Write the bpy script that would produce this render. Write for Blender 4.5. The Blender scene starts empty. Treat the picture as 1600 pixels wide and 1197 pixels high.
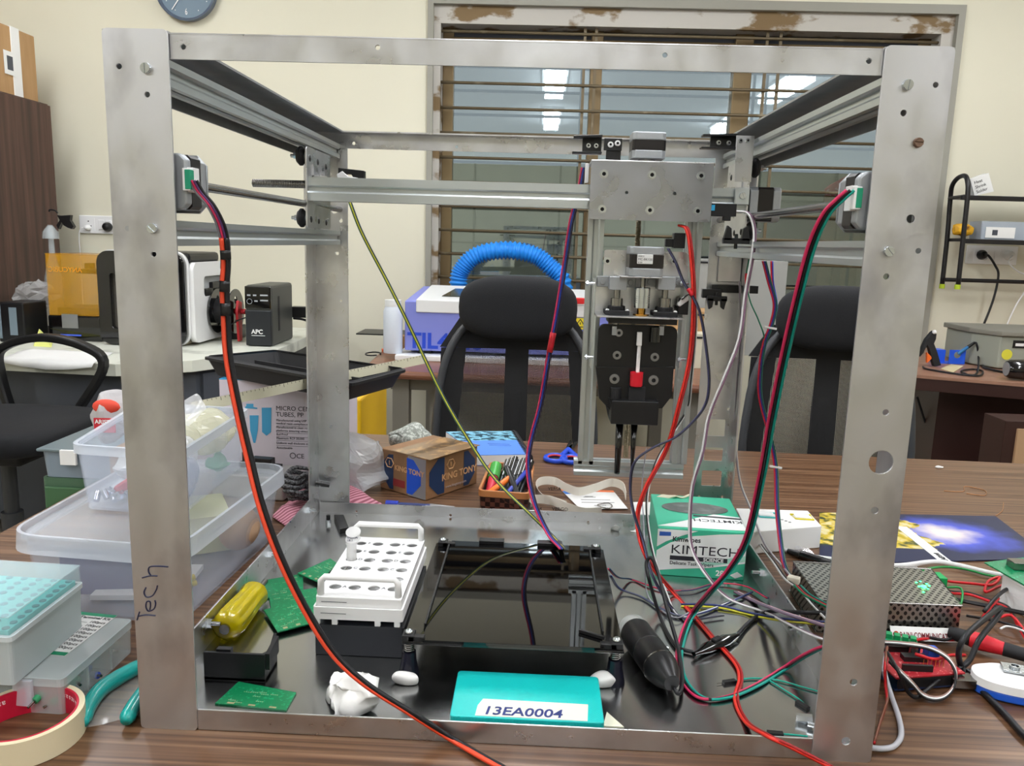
import bpy, bmesh, math, random
from mathutils import Vector, Matrix, noise
random.seed(7)
PI = math.pi
S = bpy.context.scene
COL = S.collection
TZ = 0.75            # height of the table top; everything is modelled with the table top at z = 0, then lifted

# ---------------------------------------------------------------- camera
F_PX = 1243.1
CP = Vector((.3341, -.6230, .4274))
def _basis(yaw, pitch, roll):
    cy, sy, cp, sp = math.cos(yaw), math.sin(yaw), math.cos(pitch), math.sin(pitch)
    f = Vector((sy*cp, cy*cp, -sp)); r = Vector((cy, -sy, 0)); u = r.cross(f)
    return (math.cos(roll)*r+math.sin(roll)*u, -math.sin(roll)*r+math.cos(roll)*u, f)
RX, UY, FZ = _basis(-.0297, .1746, .0297)
cam_d = bpy.data.cameras.new('camera'); cam = bpy.data.objects.new('camera', cam_d); COL.objects.link(cam)
m = Matrix((RX, UY, -FZ)).transposed().to_4x4(); m.translation = CP + Vector((0, 0, TZ)); cam.matrix_world = m
cam_d.sensor_width = 36; cam_d.lens = 36*F_PX/1600; cam_d.clip_start = .02; cam_d.clip_end = 60
S.camera = cam
S.view_settings.view_transform = 'Standard'; S.view_settings.look = 'None'
S.view_settings.exposure = 0.0; S.view_settings.gamma = 1; S.view_settings.use_curve_mapping = False
S.cycles.max_bounces = 10; S.cycles.transparent_max_bounces = 24; S.cycles.glossy_bounces = 5
S.cycles.transmission_bounces = 6; S.cycles.diffuse_bounces = 4; S.cycles.sample_clamp_indirect = 6
S.cycles.caustics_reflective = False; S.cycles.caustics_refractive = False
S.cycles.use_denoising = True
w = bpy.data.worlds.new('world'); S.world = w; w.use_nodes = True
w.node_tree.nodes['Background'].inputs[0].default_value = (.34, .36, .38, 1)
w.node_tree.nodes['Background'].inputs[1].default_value = 1.9
LAMP = 32.0         # strength of the ceiling lights

def _ray(u, v): return RX*((u-800)/F_PX) + UY*((598.5-v)/F_PX) + FZ
def G(u, v, z=0.): d = _ray(u, v); return CP + d*((z-CP.z)/d.z)
def at(u, v, y): d = _ray(u, v); return CP + d*((y-CP.y)/d.y)
def atx(u, v, x): d = _ray(u, v); return CP + d*((x-CP.x)/d.x)
V = lambda *a: Vector(a)

# ---------------------------------------------------------------- materials
def lin(c):
    return tuple(((x/255)/12.92 if x/255 <= .04045 else ((x/255+.055)/1.055)**2.4) for x in c[:3]) + (1,)
_M = {}
def mat(name, rgb, rough=.5, metal=0., spec=.5, alpha=1., emit=0., trans=0., noise_=None, bump=None, coat=0., ior=1.45):
    """noise_=(scale xyz, rgb2, lo, hi); bump=(scale, strength)"""
    if name in _M: return _M[name]
    mt = bpy.data.materials.new(name); mt.use_nodes = True; nt = mt.node_tree; N = nt.nodes; L = nt.links
    b = N['Principled BSDF']; b.inputs['Base Color'].default_value = lin(rgb)
    b.inputs['Roughness'].default_value = rough; b.inputs['Metallic'].default_value = metal
    b.inputs['Specular IOR Level'].default_value = spec; b.inputs['Alpha'].default_value = alpha
    b.inputs['Transmission Weight'].default_value = trans; b.inputs['Coat Weight'].default_value = coat; b.inputs['IOR'].default_value = ior
    if emit: b.inputs['Emission Color'].default_value = lin(rgb); b.inputs['Emission Strength'].default_value = emit
    def coords(sc):
        tc = N.new('ShaderNodeTexCoord'); mp = N.new('ShaderNodeMapping'); L.new(tc.outputs['Object'], mp.inputs[0])
        mp.inputs['Scale'].default_value = sc; return mp.outputs[0]
    if noise_:
        sc, c2, lo, hi = noise_
        tx = N.new('ShaderNodeTexNoise'); tx.inputs['Scale'].default_value = 1; tx.inputs['Detail'].default_value = 5
        L.new(coords(sc), tx.inputs['Vector'])
        rp = N.new('ShaderNodeValToRGB'); rp.color_ramp.elements[0].position = lo; rp.color_ramp.elements[1].position = hi
        rp.color_ramp.elements[0].color = lin(rgb); rp.color_ramp.elements[1].color = lin(c2)
        L.new(tx.outputs['Fac'], rp.inputs[0]); L.new(rp.outputs[0], b.inputs['Base Color'])
    if bump:
        tx = N.new('ShaderNodeTexNoise'); tx.inputs['Scale'].default_value = 1
        sc = bump[0] if isinstance(bump[0], tuple) else (bump[0],)*3
        L.new(coords(sc), tx.inputs['Vector']); bp = N.new('ShaderNodeBump'); bp.inputs['Strength'].default_value = bump[1]
        bp.inputs['Distance'].default_value = .002
        L.new(tx.outputs['Fac'], bp.inputs['Height']); L.new(bp.outputs[0], b.inputs['Normal'])
    _M[name] = mt; return mt
def alum(name, rgb, r0, r1, sc=(14, 14, 14), dirt=(186, 185, 187), lo=.3, hi=.75):
    """brushed, worn aluminium: roughness and tint vary with a noise"""
    if name in _M: return _M[name]
    mt = mat(name, rgb, r0, 1., noise_=(sc, dirt, lo, hi)); nt = mt.node_tree; N = nt.nodes; L = nt.links
    b = N['Principled BSDF']
    tx = N.new('ShaderNodeTexNoise'); tx.inputs['Scale'].default_value = 1; tx.inputs['Detail'].default_value = 8
    tc = N.new('ShaderNodeTexCoord'); mp = N.new('ShaderNodeMapping'); mp.inputs['Scale'].default_value = tuple(3*s for s in sc)
    L.new(tc.outputs['Object'], mp.inputs[0]); L.new(mp.outputs[0], tx.inputs['Vector'])
    mr = N.new('ShaderNodeMapRange'); mr.inputs[1].default_value = .3; mr.inputs[2].default_value = .7
    mr.inputs[3].default_value = r0; mr.inputs[4].default_value = r1
    L.new(tx.outputs['Fac'], mr.inputs[0]); L.new(mr.outputs[0], b.inputs['Roughness'])
    return mt
def wood(name, c1, c2, c3, sc, rough=.3):
    if name in _M: return _M[name]
    mt = mat(name, c1, rough); nt = mt.node_tree; N = nt.nodes; L = nt.links; b = N['Principled BSDF']
    tc = N.new('ShaderNodeTexCoord'); mp = N.new('ShaderNodeMapping'); mp.inputs['Scale'].default_value = sc
    L.new(tc.outputs['Object'], mp.inputs[0])
    tx = N.new('ShaderNodeTexNoise'); tx.inputs['Scale'].default_value = 1; tx.inputs['Detail'].default_value = 6; tx.inputs['Distortion'].default_value = .25
    L.new(mp.outputs[0], tx.inputs['Vector'])
    rp = N.new('ShaderNodeValToRGB'); e = rp.color_ramp.elements
    e[0].position = .36; e[0].color = lin(c1); e[1].position = .66; e[1].color = lin(c3)
    k = e.new(.5); k.color = lin(c2)
    L.new(tx.outputs['Fac'], rp.inputs[0]); L.new(rp.outputs[0], b.inputs['Base Color'])
    return mt
def film(name, rgb, alpha, rough=.3):
    """thin translucent plastic"""
    return mat(name, rgb, rough, alpha=alpha, spec=.6)

# ---------------------------------------------------------------- mesh collector
def rotz(a): return Matrix.Rotation(a, 3, 'Z')
class MB:
    def __init__(s): s.b = bmesh.new(); s.mi = 0
    def _f(s, vs):
        try:
            f = s.b.faces.new(vs); f.material_index = s.mi; return f
        except ValueError: return None
    def poly(s, pts):
        return s._f([s.b.verts.new(p) for p in pts])
    def hexa(s, P):
        v = [s.b.verts.new(p) for p in P]
        for q in ((3, 2, 1, 0), (4, 5, 6, 7), (0, 1, 5, 4), (1, 2, 6, 5), (2, 3, 7, 6), (3, 0, 4, 7)): s._f([v[i] for i in q])
        return s
    def box(s, a, b):
        x0, x1 = sorted((a[0], b[0])); y0, y1 = sorted((a[1], b[1])); z0, z1 = sorted((a[2], b[2]))
        return s.hexa([(x0, y0, z0), (x1, y0, z0), (x1, y1, z0), (x0, y1, z0), (x0, y0, z1), (x1, y0, z1), (x1, y1, z1), (x0, y1, z1)])
    def obox(s, c, size, R=None):
        R = R or Matrix.Identity(3); c = Vector(c); h = Vector(size)/2
        return s.hexa([c + R @ Vector((h.x*i, h.y*j, h.z*k)) for i, j, k in ((-1, -1, -1), (1, -1, -1), (1, 1, -1), (-1, 1, -1), (-1, -1, 1), (1, -1, 1), (1, 1, 1), (-1, 1, 1))])
    def slab(s, quad, z0, z1):
        """four ground points, extruded from z0 to z1"""
        q = [Vector(p) for p in quad]
        if (q[1]-q[0]).xy.cross((q[2]-q[0]).xy) < 0: q.reverse()
        return s.hexa([(p.x, p.y, z0) for p in q] + [(p.x, p.y, z1) for p in q])
    def prism(s, pts, h):
        """planar outline, extruded by vector h"""
        h = Vector(h); a = [s.b.verts.new(p) for p in pts]; b = [s.b.verts.new(Vector(p)+h) for p in pts]
        s._f(a[::-1]); s._f(b); n = len(a)
        for i in range(n): s._f((a[i], a[(i+1) % n], b[(i+1) % n], b[i]))
        return s
    def ring(s, c, ax, r, seg, ph=0, sq=1.):
        ax = Vector(ax).normalized(); t = Vector((0, 0, 1)) if abs(ax.z) < .9 else Vector((1, 0, 0))
        u = ax.cross(t).normalized(); v = ax.cross(u)
        return [s.b.verts.new(Vector(c) + (u*math.cos(ph+2*PI*i/seg) + v*math.sin(ph+2*PI*i/seg)*sq)*r) for i in range(seg)]
    def lathe(s, p0, ax, prof, seg=24, sq=1., cap=(1, 1), ph=0):
        """prof = [(distance along axis, radius)...]"""
        ax = Vector(ax).normalized(); rs = [s.ring(Vector(p0)+ax*d, ax, max(r, 1e-5), seg, ph, sq) for d, r in prof]
        for a, b in zip(rs, rs[1:]):
            for i in range(seg): s._f((a[i], a[(i+1) % seg], b[(i+1) % seg], b[i]))
        if cap[0]: s._f(rs[0][::-1])
        if cap[1]: s._f(rs[-1])
        return s
    def cyl(s, p0, p1, r, r2=None, seg=16, ph=0):
        d = Vector(p1)-Vector(p0); return s.lathe(p0, d, [(0, r), (d.length, r if r2 is None else r2)], seg, ph=ph)
    def tube(s, pts, r, seg=8, closed=False, flat=None):
        """round tube; flat=(width vector, half width) makes a strap instead"""
        P = [Vector(p) for p in pts]; n = len(P); rs = []; u = None
        for i in range(n):
            t = (P[(i+1) % n]-P[i-1]) if (closed or 0 < i < n-1) else (P[1]-P[0] if i == 0 else P[-1]-P[-2])
            t = t.normalized() if t.length > 1e-9 else Vector((0, 0, 1))
            if u is None: u = t.cross(Vector((0, 0, 1)) if abs(t.z) < .9 else Vector((1, 0, 0))).normalized()
            u = (u - t*u.dot(t)).normalized(); v = t.cross(u)
            rr = r[i] if isinstance(r, (list, tuple)) else r
            rs.append([s.b.verts.new(P[i] + (u*math.cos(2*PI*k/seg)+v*math.sin(2*PI*k/seg))*rr) for k in range(seg)])
        for j in range(n if closed else n-1):
            a, b = rs[j], rs[(j+1) % n]
            for k in range(seg): s._f((a[k], a[(k+1) % seg], b[(k+1) % seg], b[k]))
        if not closed: s._f(rs[0][::-1]); s._f(rs[-1])
        return s
    def strap(s, pts, wv, th):
        """ribbon with width vectors wv (one or per point) and thickness th"""
        P = [Vector(p) for p in pts]; n = len(P); rows = []
        for i in range(n):
            W = Vector(wv[i] if isinstance(wv, list) else wv); t = (P[min(i+1, n-1)]-P[max(i-1, 0)]).normalized()
            nn = W.cross(t).normalized()*th/2
            rows.append([s.b.verts.new(q) for q in (P[i]-W/2-nn, P[i]+W/2-nn, P[i]+W/2+nn, P[i]-W/2+nn)])
        for a, b in zip(rows, rows[1:]):
            for k in range(4): s._f((a[k], a[(k+1) % 4], b[(k+1) % 4], b[k]))
        s._f(rows[0][::-1]); s._f(rows[-1]); return s
    def sphere(s, c, r, seg=16, rings=10, sc=(1, 1, 1), R=None, e=1.):
        c = Vector(c); R = R or Matrix.Identity(3); sg = lambda x: math.copysign(abs(x)**e, x)
        rows = []
        for j in range(1, rings):
            th = PI*j/rings
            rows.append([s.b.verts.new(c + R @ Vector((r*sc[0]*sg(math.sin(th))*sg(math.cos(2*PI*i/seg)), r*sc[1]*sg(math.sin(th))*sg(math.sin(2*PI*i/seg)), r*sc[2]*sg(math.cos(th))))) for i in range(seg)])
        t = s.b.verts.new(c+R @ Vector((0, 0, r*sc[2]))); bt = s.b.verts.new(c-R @ Vector((0, 0, r*sc[2])))
        for a, b in zip(rows, rows[1:]):
            for i in range(seg): s._f((a[i], b[i], b[(i+1) % seg], a[(i+1) % seg]))
        for i in range(seg): s._f((t, rows[0][i], rows[0][(i+1) % seg])); s._f((bt, rows[-1][(i+1) % seg], rows[-1][i]))
        return s
    def shell(s, quad, z0, z1, th, taper=0., floor=True, r=.0, seg=4):
        """open-topped box with rounded corners: outer and inner walls"""
        q = [Vector(p) for p in quad]
        if (q[1]-q[0]).xy.cross((q[2]-q[0]).xy) < 0: q.reverse()
        c = sum(q, Vector())/4
        def loop(z, k, off):
            out = []
            for i in range(4):
                p = c+(q[i]-c)*k; a = (c+(q[i-1]-c)*k-p); b = (c+(q[(i+1) % 4]-c)*k-p); a.z = b.z = 0; an, bn = a.normalized(), b.normalized()
                p = p + (an+bn)*off; rr = max(r-off, .0005)
                for j in range(seg+1):
                    t = j/seg; p0 = p+an*rr; p2 = p+bn*rr
                    w_ = (1-t)**2*p0 + 2*t*(1-t)*p + t*t*p2; out.append(s.b.verts.new((w_.x, w_.y, z)))
            return out
        o0, o1 = loop(z0, 1-taper, 0), loop(z1, 1, 0); i1, i0 = loop(z1, 1, th), loop(z0+th, 1-taper, th); n = len(o0)
        for a, b in ((o0, o1), (o1, i1), (i1, i0)):
            for i in range(n): s._f((a[i], a[(i+1) % n], b[(i+1) % n], b[i]))
        if floor: s._f(o0[::-1]); s._f(i0)
        else:
            for i in range(n): s._f((i0[i], i0[(i+1) % n], o0[(i+1) % n], o0[i]))
        return s
    def build(s, name, mats, parent=None, smooth=False, bevel=0., sub=0, wn=None):
        me = bpy.data.meshes.new(name); bmesh.ops.recalc_face_normals(s.b, faces=s.b.faces); s.b.to_mesh(me); s.b.free()
        o = bpy.data.objects.new(name, me); COL.objects.link(o)
        for k in (mats if isinstance(mats, (list, tuple)) else [mats]): me.materials.append(k)
        if smooth:
            for p in me.polygons: p.use_smooth = True
            if smooth == 'a':
                md = o.modifiers.new('es', 'EDGE_SPLIT'); md.split_angle = math.radians(38)
        if bevel:
            md = o.modifiers.new('bv', 'BEVEL'); md.width = bevel; md.segments = 2; md.limit_method = 'ANGLE'; md.angle_limit = math.radians(40)
        if sub:
            md = o.modifiers.new('ss', 'SUBSURF'); md.levels = md.render_levels = sub
        if parent is not None: adopt(o, parent)
        return o
def adopt(o, parent):
    o.parent = parent
    p = parent; off = Vector()
    while p is not None: off += p.location; p = p.parent
    o.location = o.location - off
def tag(o, label=None, cat=None, group=None, kind=None):
    if label: o['label'] = label
    if cat: o['category'] = cat
    if group: o['group'] = group
    if kind: o['kind'] = kind
    return o
def thing(name, loc, label, cat, group=None):
    o = bpy.data.objects.new(name, None); o.empty_display_size = .02; COL.objects.link(o); o.location = loc
    return tag(o, label, cat, group)
def copy_tree(o, parent=None):
    c = o.copy(); COL.objects.link(c); c.parent = parent
    for ch in list(o.children): copy_tree(ch, c)
    return c
def cat_rom(P, n=8):
    P = [Vector(p) for p in P]; out = []
    Q = [2*P[0]-P[1]] + P + [2*P[-1]-P[-2]]
    for i in range(1, len(Q)-2):
        a, b, c, d = Q[i-1], Q[i], Q[i+1], Q[i+2]
        for k in range(n):
            t = k/n; out.append(.5*((2*b)+(c-a)*t+(2*a-5*b+4*c-d)*t*t+(3*b-a-3*c+d)*t**3))
    out.append(P[-1]); return out
def text(s, size, origin, xdir, ydir, m, parent=None, name='lettering', depth=.0003, align='LEFT', sx=1., bold=0., shear=0.):
    """flat letters standing on a surface: xdir runs along the line, ydir towards the letter tops"""
    c = bpy.data.curves.new('t', 'FONT'); c.body = s; c.size = size; c.extrude = depth; c.align_x = align; c.offset = bold; c.shear = shear
    c.resolution_u = 3
    o = bpy.data.objects.new('t', c); COL.objects.link(o); bpy.context.view_layer.update()
    me = bpy.data.meshes.new_from_object(o.evaluated_get(bpy.context.evaluated_depsgraph_get()))
    bpy.data.objects.remove(o); bpy.data.curves.remove(c)
    x = Vector(xdir).normalized(); y = Vector(ydir); y = (y - x*y.dot(x)).normalized(); z = x.cross(y)
    M4 = Matrix((x*sx, y, z)).transposed().to_4x4(); M4.translation = Vector(origin); me.transform(M4)
    me.materials.clear(); me.materials.append(m)
    o = bpy.data.objects.new(name, me); COL.objects.link(o)
    if parent is not None: adopt(o, parent)
    return o
_wm = {}
def wcol(rgb): 
    if rgb not in _wm: _wm[rgb] = mat('wire_%d_%d_%d' % rgb, rgb, .42, spec=.4)
    return _wm[rgb]
RED, BLK, GRN, BLU, WHT, YEL, ORG, PUR, GRY, TEA, PNK, BRN = (190, 25, 35), (22, 22, 26), (10, 120, 85), (40, 60, 150), (215, 215, 215), (205, 200, 60), (225, 75, 40), (90, 60, 110), (110, 110, 118), (20, 150, 135), (200, 45, 90), (120, 70, 50)
def wires(name, label, pts, cols, r=.0013, cat='cable', off=(1, 0, 0), n=8, twist=0., extra=None, base=None):
    """a bundle of strands that run side by side through world points"""
    P = cat_rom(pts, n); t = thing(name, base or P[-1], label, cat); off = Vector(off).normalized()
    for k, c in enumerate(cols):
        mb = MB(); d = (k-(len(cols)-1)/2)*2*r*.95; Q = []
        for i, p in enumerate(P):
            tg = (P[min(i+1, len(P)-1)]-P[max(i-1, 0)]).normalized(); o2 = tg.cross(off).normalized() if twist else off
            a = twist*i; Q.append(p + (off*math.cos(a)+o2*math.sin(a))*d)
        mb.tube(Q, r, 6).build('strand', wcol(c), t, smooth=True)
    if extra: extra(t, P)
    return t
def cable(name, label, pts, col, r, cat='cable', n=8):
    mb = MB(); mb.tube(cat_rom(pts, n), r, 8); o = mb.build(name, wcol(col), smooth=True); return tag(o, label, cat)
def quadz(pts, z): return [G(u, v, z) for u, v in pts]

# common materials
M_al = alum('worn_aluminium', (222, 223, 226), .24, .42)
M_alp = alum('post_aluminium', (206, 206, 208), .30, .52, (13, 13, 8), (134, 131, 137), .5, .78)
M_plt = alum('plate_aluminium', (176, 178, 183), .22, .42, (10, 10, 10), (156, 158, 164))
M_ald = alum('dull_aluminium', (165, 168, 170), .35, .5)
M_tray = alum('tray_sheet', (206, 208, 208), .15, .25, (9, 2.2, 9), (190, 192, 192))
M_ext = mat('extrusion_aluminium', (196, 202, 203), .34, .85)
M_steel = mat('steel', (150, 148, 145), .22, 1.)
M_zinc = mat('zinc', (205, 210, 214), .22, 1.)
M_cap = mat('cast_grey', (168, 172, 176), .42, .55, bump=(300, .1))
M_blk = mat('black_plastic', (18, 18, 20), .38)
M_blk2 = mat('matt_black', (26, 26, 29), .65)
M_blkg = mat('gloss_black', (8, 8, 10), .08, coat=.5)
M_mot = mat('motor_black', (30, 26, 26), .3)
M_white = mat('white_plastic', (238, 238, 238), .4)
M_hole = mat('dark_hole', (20, 20, 22), .8)
M_paper = mat('paper', (232, 232, 230), .7)
M_clear = film('clear_plastic', (225, 232, 245), .26, .18)
M_ink = mat('ink', (30, 35, 70), .5)
M_inkk = mat('black_ink', (25, 25, 28), .6)
# ---------------------------------------------------------------- the room
M_wall = mat('cream_wall', (226, 222, 202), .75, noise_=((.8, .8, .8), (220, 216, 196), .3, .75))
M_ceil = mat('ceiling_white', (226, 227, 228), .8)
M_floor = mat('floor_tile', (150, 142, 130), .35, noise_=((6, 6, 6), (135, 128, 118), .3, .7))
FZ0, CZ, WY = -TZ, 2.0, 3.5
def struct(mb, name, m_, **k): return tag(mb.build(name, m_, **k), kind='structure')
struct(MB().box((-3.4, -4.6, FZ0-.1), (5.2, 3.8, FZ0)), 'floor', M_floor)
struct(MB().box((-3.4, -4.6, CZ), (5.2, 3.8, CZ+.1)), 'ceiling', M_ceil)
struct(MB().box((-3.5, -4.6, FZ0), (-3.4, 3.8, CZ)), 'wall_left', M_wall)
struct(MB().box((5.2, -4.6, FZ0), (5.3, 3.8, CZ)), 'wall_right', M_wall)
struct(MB().box((-3.4, -4.7, FZ0), (5.2, -4.6, CZ)), 'wall_front', M_wall)
wx0, wx1, wz0, wz1 = -.235, 2.30, -.02, 1.572      # window opening in the back wall
mb = MB()
mb.box((-3.4, WY, FZ0), (wx0, WY+.25, CZ)); mb.box((wx1, WY, FZ0), (5.2, WY+.25, CZ))
mb.box((wx0, WY, FZ0), (wx1, WY+.25, wz0)); mb.box((wx0, WY, wz1), (wx1, WY+.25, CZ))
struct(mb, 'wall_back', M_wall)
# window: grey trim, chipped reveal, bronze frame, mullions, tinted panes, grille bars
M_trim = mat('window_trim', (150, 148, 138), .6)
M_chip = mat('chipped_paint', (188, 184, 176), .7, noise_=((5, 5, 9), (120, 98, 66), .52, .58))
M_brz = mat('bronze_frame', (128, 110, 78), .42, .45, noise_=((4, 4, 1.5), (96, 78, 52), .3, .7))
M_bar = mat('grille_bar', (104, 92, 70), .5, .3, noise_=((8, 8, 8), (140, 130, 108), .6, .7))
M_dark = mat('dark_frame', (22, 24, 34), .5)
win = tag(bpy.data.objects.new('window_1', None), kind='structure'); COL.objects.link(win); win.location = (wx0, WY, wz0)
mb = MB()
for a, b in (((wx0-.015, wz0), (wx0+.012, wz1-.012)), ((wx1-.012, wz0), (wx1+.02, wz1-.012)), ((wx0-.015, wz1-.012), (wx1+.02, wz1+.03)), ((wx0-.03, wz0-.03), (wx1+.03, wz0))):
    mb.box((a[0], WY-.02, a[1]), (b[0], WY+.01, b[1]))
mb.build('window_trim', M_trim, win)
mb = MB()
mb.box((wx0, WY+.01, wz1-.095), (wx1, WY+.12, wz1)); mb.box((wx0, WY+.011, wz0+.03), (wx0+.045, WY+.12, wz1-.095)); mb.box((wx1-.07, WY+.011, wz0+.03), (wx1, WY+.12, wz1-.095))
mb.box((wx0, WY+.01, wz0), (wx1, WY+.12, wz0+.03))
mb.build('window_reveal', M_chip, win)
mb = MB(); mb.mi = 0
GY = WY+.14
cols = [wx0+.075, .545, 1.245, 1.90, wx1-.08]
mb.box((wx0+.045, GY-.03, wz0), (wx0+.10, GY+.03, wz1-.085)); mb.box((wx1-.13, GY-.03, wz0), (wx1-.06, GY+.03, wz1-.085))
mb.box((.555, GY-.045, wz0), (.615, GY+.03, wz1-.085)); mb.box((1.27, GY-.045, wz0), (1.36, GY+.03, wz1-.085))
mb.box((wx0+.045, GY-.04, wz1-.175), (wx1-.06, GY+.03, wz1-.135)); mb.box((wx0+.045, GY-.04, wz0), (wx1-.06, GY+.03, wz0+.05))
mb.build('window_frame', M_brz, win, bevel=.004)
mb = MB(); mb.box((wx0+.08, GY-.02, wz1-.135), (1.27, GY+.02, wz1-.093)); mb.box((1.36, GY-.02, wz1-.135), (wx1-.1, GY+.02, wz1-.093)); mb.build('top_channel', M_dark, win)
# tinted, half-mirrored panes
gm = bpy.data.materials.new('tinted_glass'); gm.use_nodes = True; nt = gm.node_tree; nt.nodes.clear()
o_ = nt.nodes.new('ShaderNodeOutputMaterial'); mx = nt.nodes.new('ShaderNodeMixShader'); gl = nt.nodes.new('ShaderNodeBsdfGlossy'); tr = nt.nodes.new('ShaderNodeBsdfTransparent')
gl.inputs['Roughness'].default_value = .015; gl.inputs['Color'].default_value = (.72, .82, .86, 1); tr.inputs['Color'].default_value = (.74, .79, .80, 1)
mx.inputs[0].default_value = .25
nt.links.new(tr.outputs[0], mx.inputs[1]); nt.links.new(gl.outputs[0], mx.inputs[2]); nt.links.new(mx.outputs[0], o_.inputs[0])
for a, b in ((wx0+.10, .555), (.615, 1.27), (1.36, wx1-.13)):
    MB().box((a, GY-.003, wz0+.05), (b, GY+.003, wz1-.175)).build('window_pane', gm, win)
for i in range(14):
    z = wz1-.125 - i*.1205
    if z > wz0+.02: MB().cyl((wx0+.01, WY+.035, z), (wx1-.012, WY+.035, z-.004), .0075, seg=8).build('grille_bar', M_bar, win, smooth=True)
for x in (.52, .575, 1.41, 1.475):
    MB().box((x-.007, WY+.04, wz0), (x+.007, WY+.05, wz1)).build('grille_upright', M_bar, win)
# outside the window: a shaft wall of pale blockwork, and a screen of blue netting
M_conc = mat('blockwork', (196, 192, 170), .9, noise_=((2, 2, 3), (158, 156, 142), .35, .75))
mb = MB(); mb.box((-1.6, 4.65, FZ0), (4.2, 4.75, .92)); tag(mb.build('wall_outside', M_conc), kind='structure')
mb = MB()
for x in (-.1, .45, 1.0, 1.6, 2.2): mb.box((x-.006, 4.63, FZ0), (x+.006, 4.65, .92))
for z in (.1, .42, .74): mb.box((-1.6, 4.63, z-.006), (4.2, 4.65, z+.006))
tag(mb.build('trim_1', mat('joint_grey', (120, 120, 108), .9)), kind='structure')
# blue netting stretched outside, low down
M_net = mat('netting_blue', (70, 120, 150), .7); mb = MB()
for x0 in (.62, 1.02):
    for k in range(9):
        mb.tube([(x0+.04*k, 4.644, -.2), (x0+.04*k+.34, 4.644, .40)], .003, 4); mb.tube([(x0+.04*k+.34, 4.644, -.2), (x0+.04*k, 4.644, .40)], .003, 4)
tag(mb.build('netting', M_net), 'blue criss-cross netting hanging outside the window behind the tool head', 'netting', kind='stuff')
# ceiling lights (long panels, split by a bar)
M_lamp = mat('lamp_diffuser', (250, 252, 255), .5, emit=LAMP)
def ceiling_light(x, y, lab, first=[None]):
    if first[0] is None:
        t = thing('ceiling_light', (0, 0, CZ), lab, 'ceiling light', 'ceiling light panels')
        mb = MB(); mb.box((-.12, -.62, CZ-.03), (.12, -.60, CZ)); mb.box((-.12, .60, CZ-.03), (.12, .62, CZ)); mb.box((-.12, -.6, CZ-.03), (-.10, .6, CZ)); mb.box((.10, -.6, CZ-.03), (.12, .6, CZ)); mb.box((-.1, .10, CZ-.10), (.1, .14, CZ)); mb.box((-.1, -.6, CZ-.031), (.1, .6, CZ-.012))
        mb.box((-.1, -.6, CZ-.012), (.1, .6, CZ)); mb.build('frame', M_white, t)
        MB().box((-.09, -.59, CZ-.10), (.09, .10, CZ-.032)).build('diffuser', M_lamp, t); MB().box((-.09, .14, CZ-.10), (.09, .59, CZ-.032)).build('diffuser', M_lamp, t)
        first[0] = t
    else: t = copy_tree(first[0]); tag(t, lab)
    t.location.x = x; t.location.y = y
for i, x in enumerate((-1.7, .42, 2.6)):
    for j, y in enumerate((2.0, -.1, -2.4)):
        ceiling_light(x, y, 'white ceiling light panel %s, %s' % (('nearest the window', 'above the table', 'over the back of the room')[j], ('towards the wardrobe', 'in the middle row', 'towards the wall shelf')[i]))

# ---------------------------------------------------------------- main table
M_tab = wood('table_laminate', (70, 46, 30), (97, 68, 46), (126, 96, 72), (1.8, 150, 150), .32)
tb = thing('work_table', (.5, .35, FZ0), 'large brown wood-grain work table under the aluminium machine', 'table')
TX0, TX1, TY0, TY1 = -.42, 1.95, -.38, 1.10
MB().hexa([(TX0, TY0, -.04), (TX1, TY0, -.04), (TX1, 1.02, -.04), (TX0, TY1, -.04), (TX0, TY0, 0), (TX1, TY0, 0), (TX1, 1.02, 0), (TX0, TY1, 0)]).build('table_top', M_tab, tb, bevel=.003)
for x in (TX0+.06, TX1-.06):
    for y in (TY0+.06, TY1-.14): MB().box((x-.03, y-.03, FZ0), (x+.03, y+.03, -.04)).build('leg', M_ald, tb)
MB().box((TX0+.09, .92, -.10), (TX1-.09, .94, -.04)).build('apron', M_ald, tb)
# ---------------------------------------------------------------- shared builders
def plate(name, outer, holes, th, O, xd, yd, m_, parent=None, bevel=0.):
    """flat sheet with real holes. outer: 2D outline; holes: (cx, cy, r) or [(x, y)...]"""
    c = bpy.data.curves.new('p', 'CURVE'); c.dimensions = '2D'; c.fill_mode = 'BOTH'; c.extrude = th/2
    for h in [outer]+list(holes):
        if isinstance(h, tuple) and len(h) == 3: h = [(h[0]+h[2]*math.cos(2*PI*i/20), h[1]+h[2]*math.sin(2*PI*i/20)) for i in range(20)]
        sp = c.splines.new('POLY'); sp.points.add(len(h)-1); sp.use_cyclic_u = True
        for i, q in enumerate(h): sp.points[i].co = (q[0], q[1], 0, 1)
    o = bpy.data.objects.new('p', c); COL.objects.link(o); bpy.context.view_layer.update()
    me = bpy.data.meshes.new_from_object(o.evaluated_get(bpy.context.evaluated_depsgraph_get()))
    bpy.data.objects.remove(o); bpy.data.curves.remove(c); me.name = name
    x = Vector(xd).normalized(); y = Vector(yd).normalized(); z = x.cross(y)
    M4 = Matrix((x, y, z)).transposed().to_4x4(); M4.translation = Vector(O); me.transform(M4)
    bm_ = bmesh.new(); bm_.from_mesh(me); bmesh.ops.remove_doubles(bm_, verts=bm_.verts, dist=1e-6); bmesh.ops.recalc_face_normals(bm_, faces=bm_.faces); bm_.to_mesh(me); bm_.free()
    me.materials.clear(); me.materials.append(m_)
    o = bpy.data.objects.new(name, me); COL.objects.link(o)
    if parent is not None: adopt(o, parent)
    return o
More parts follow.
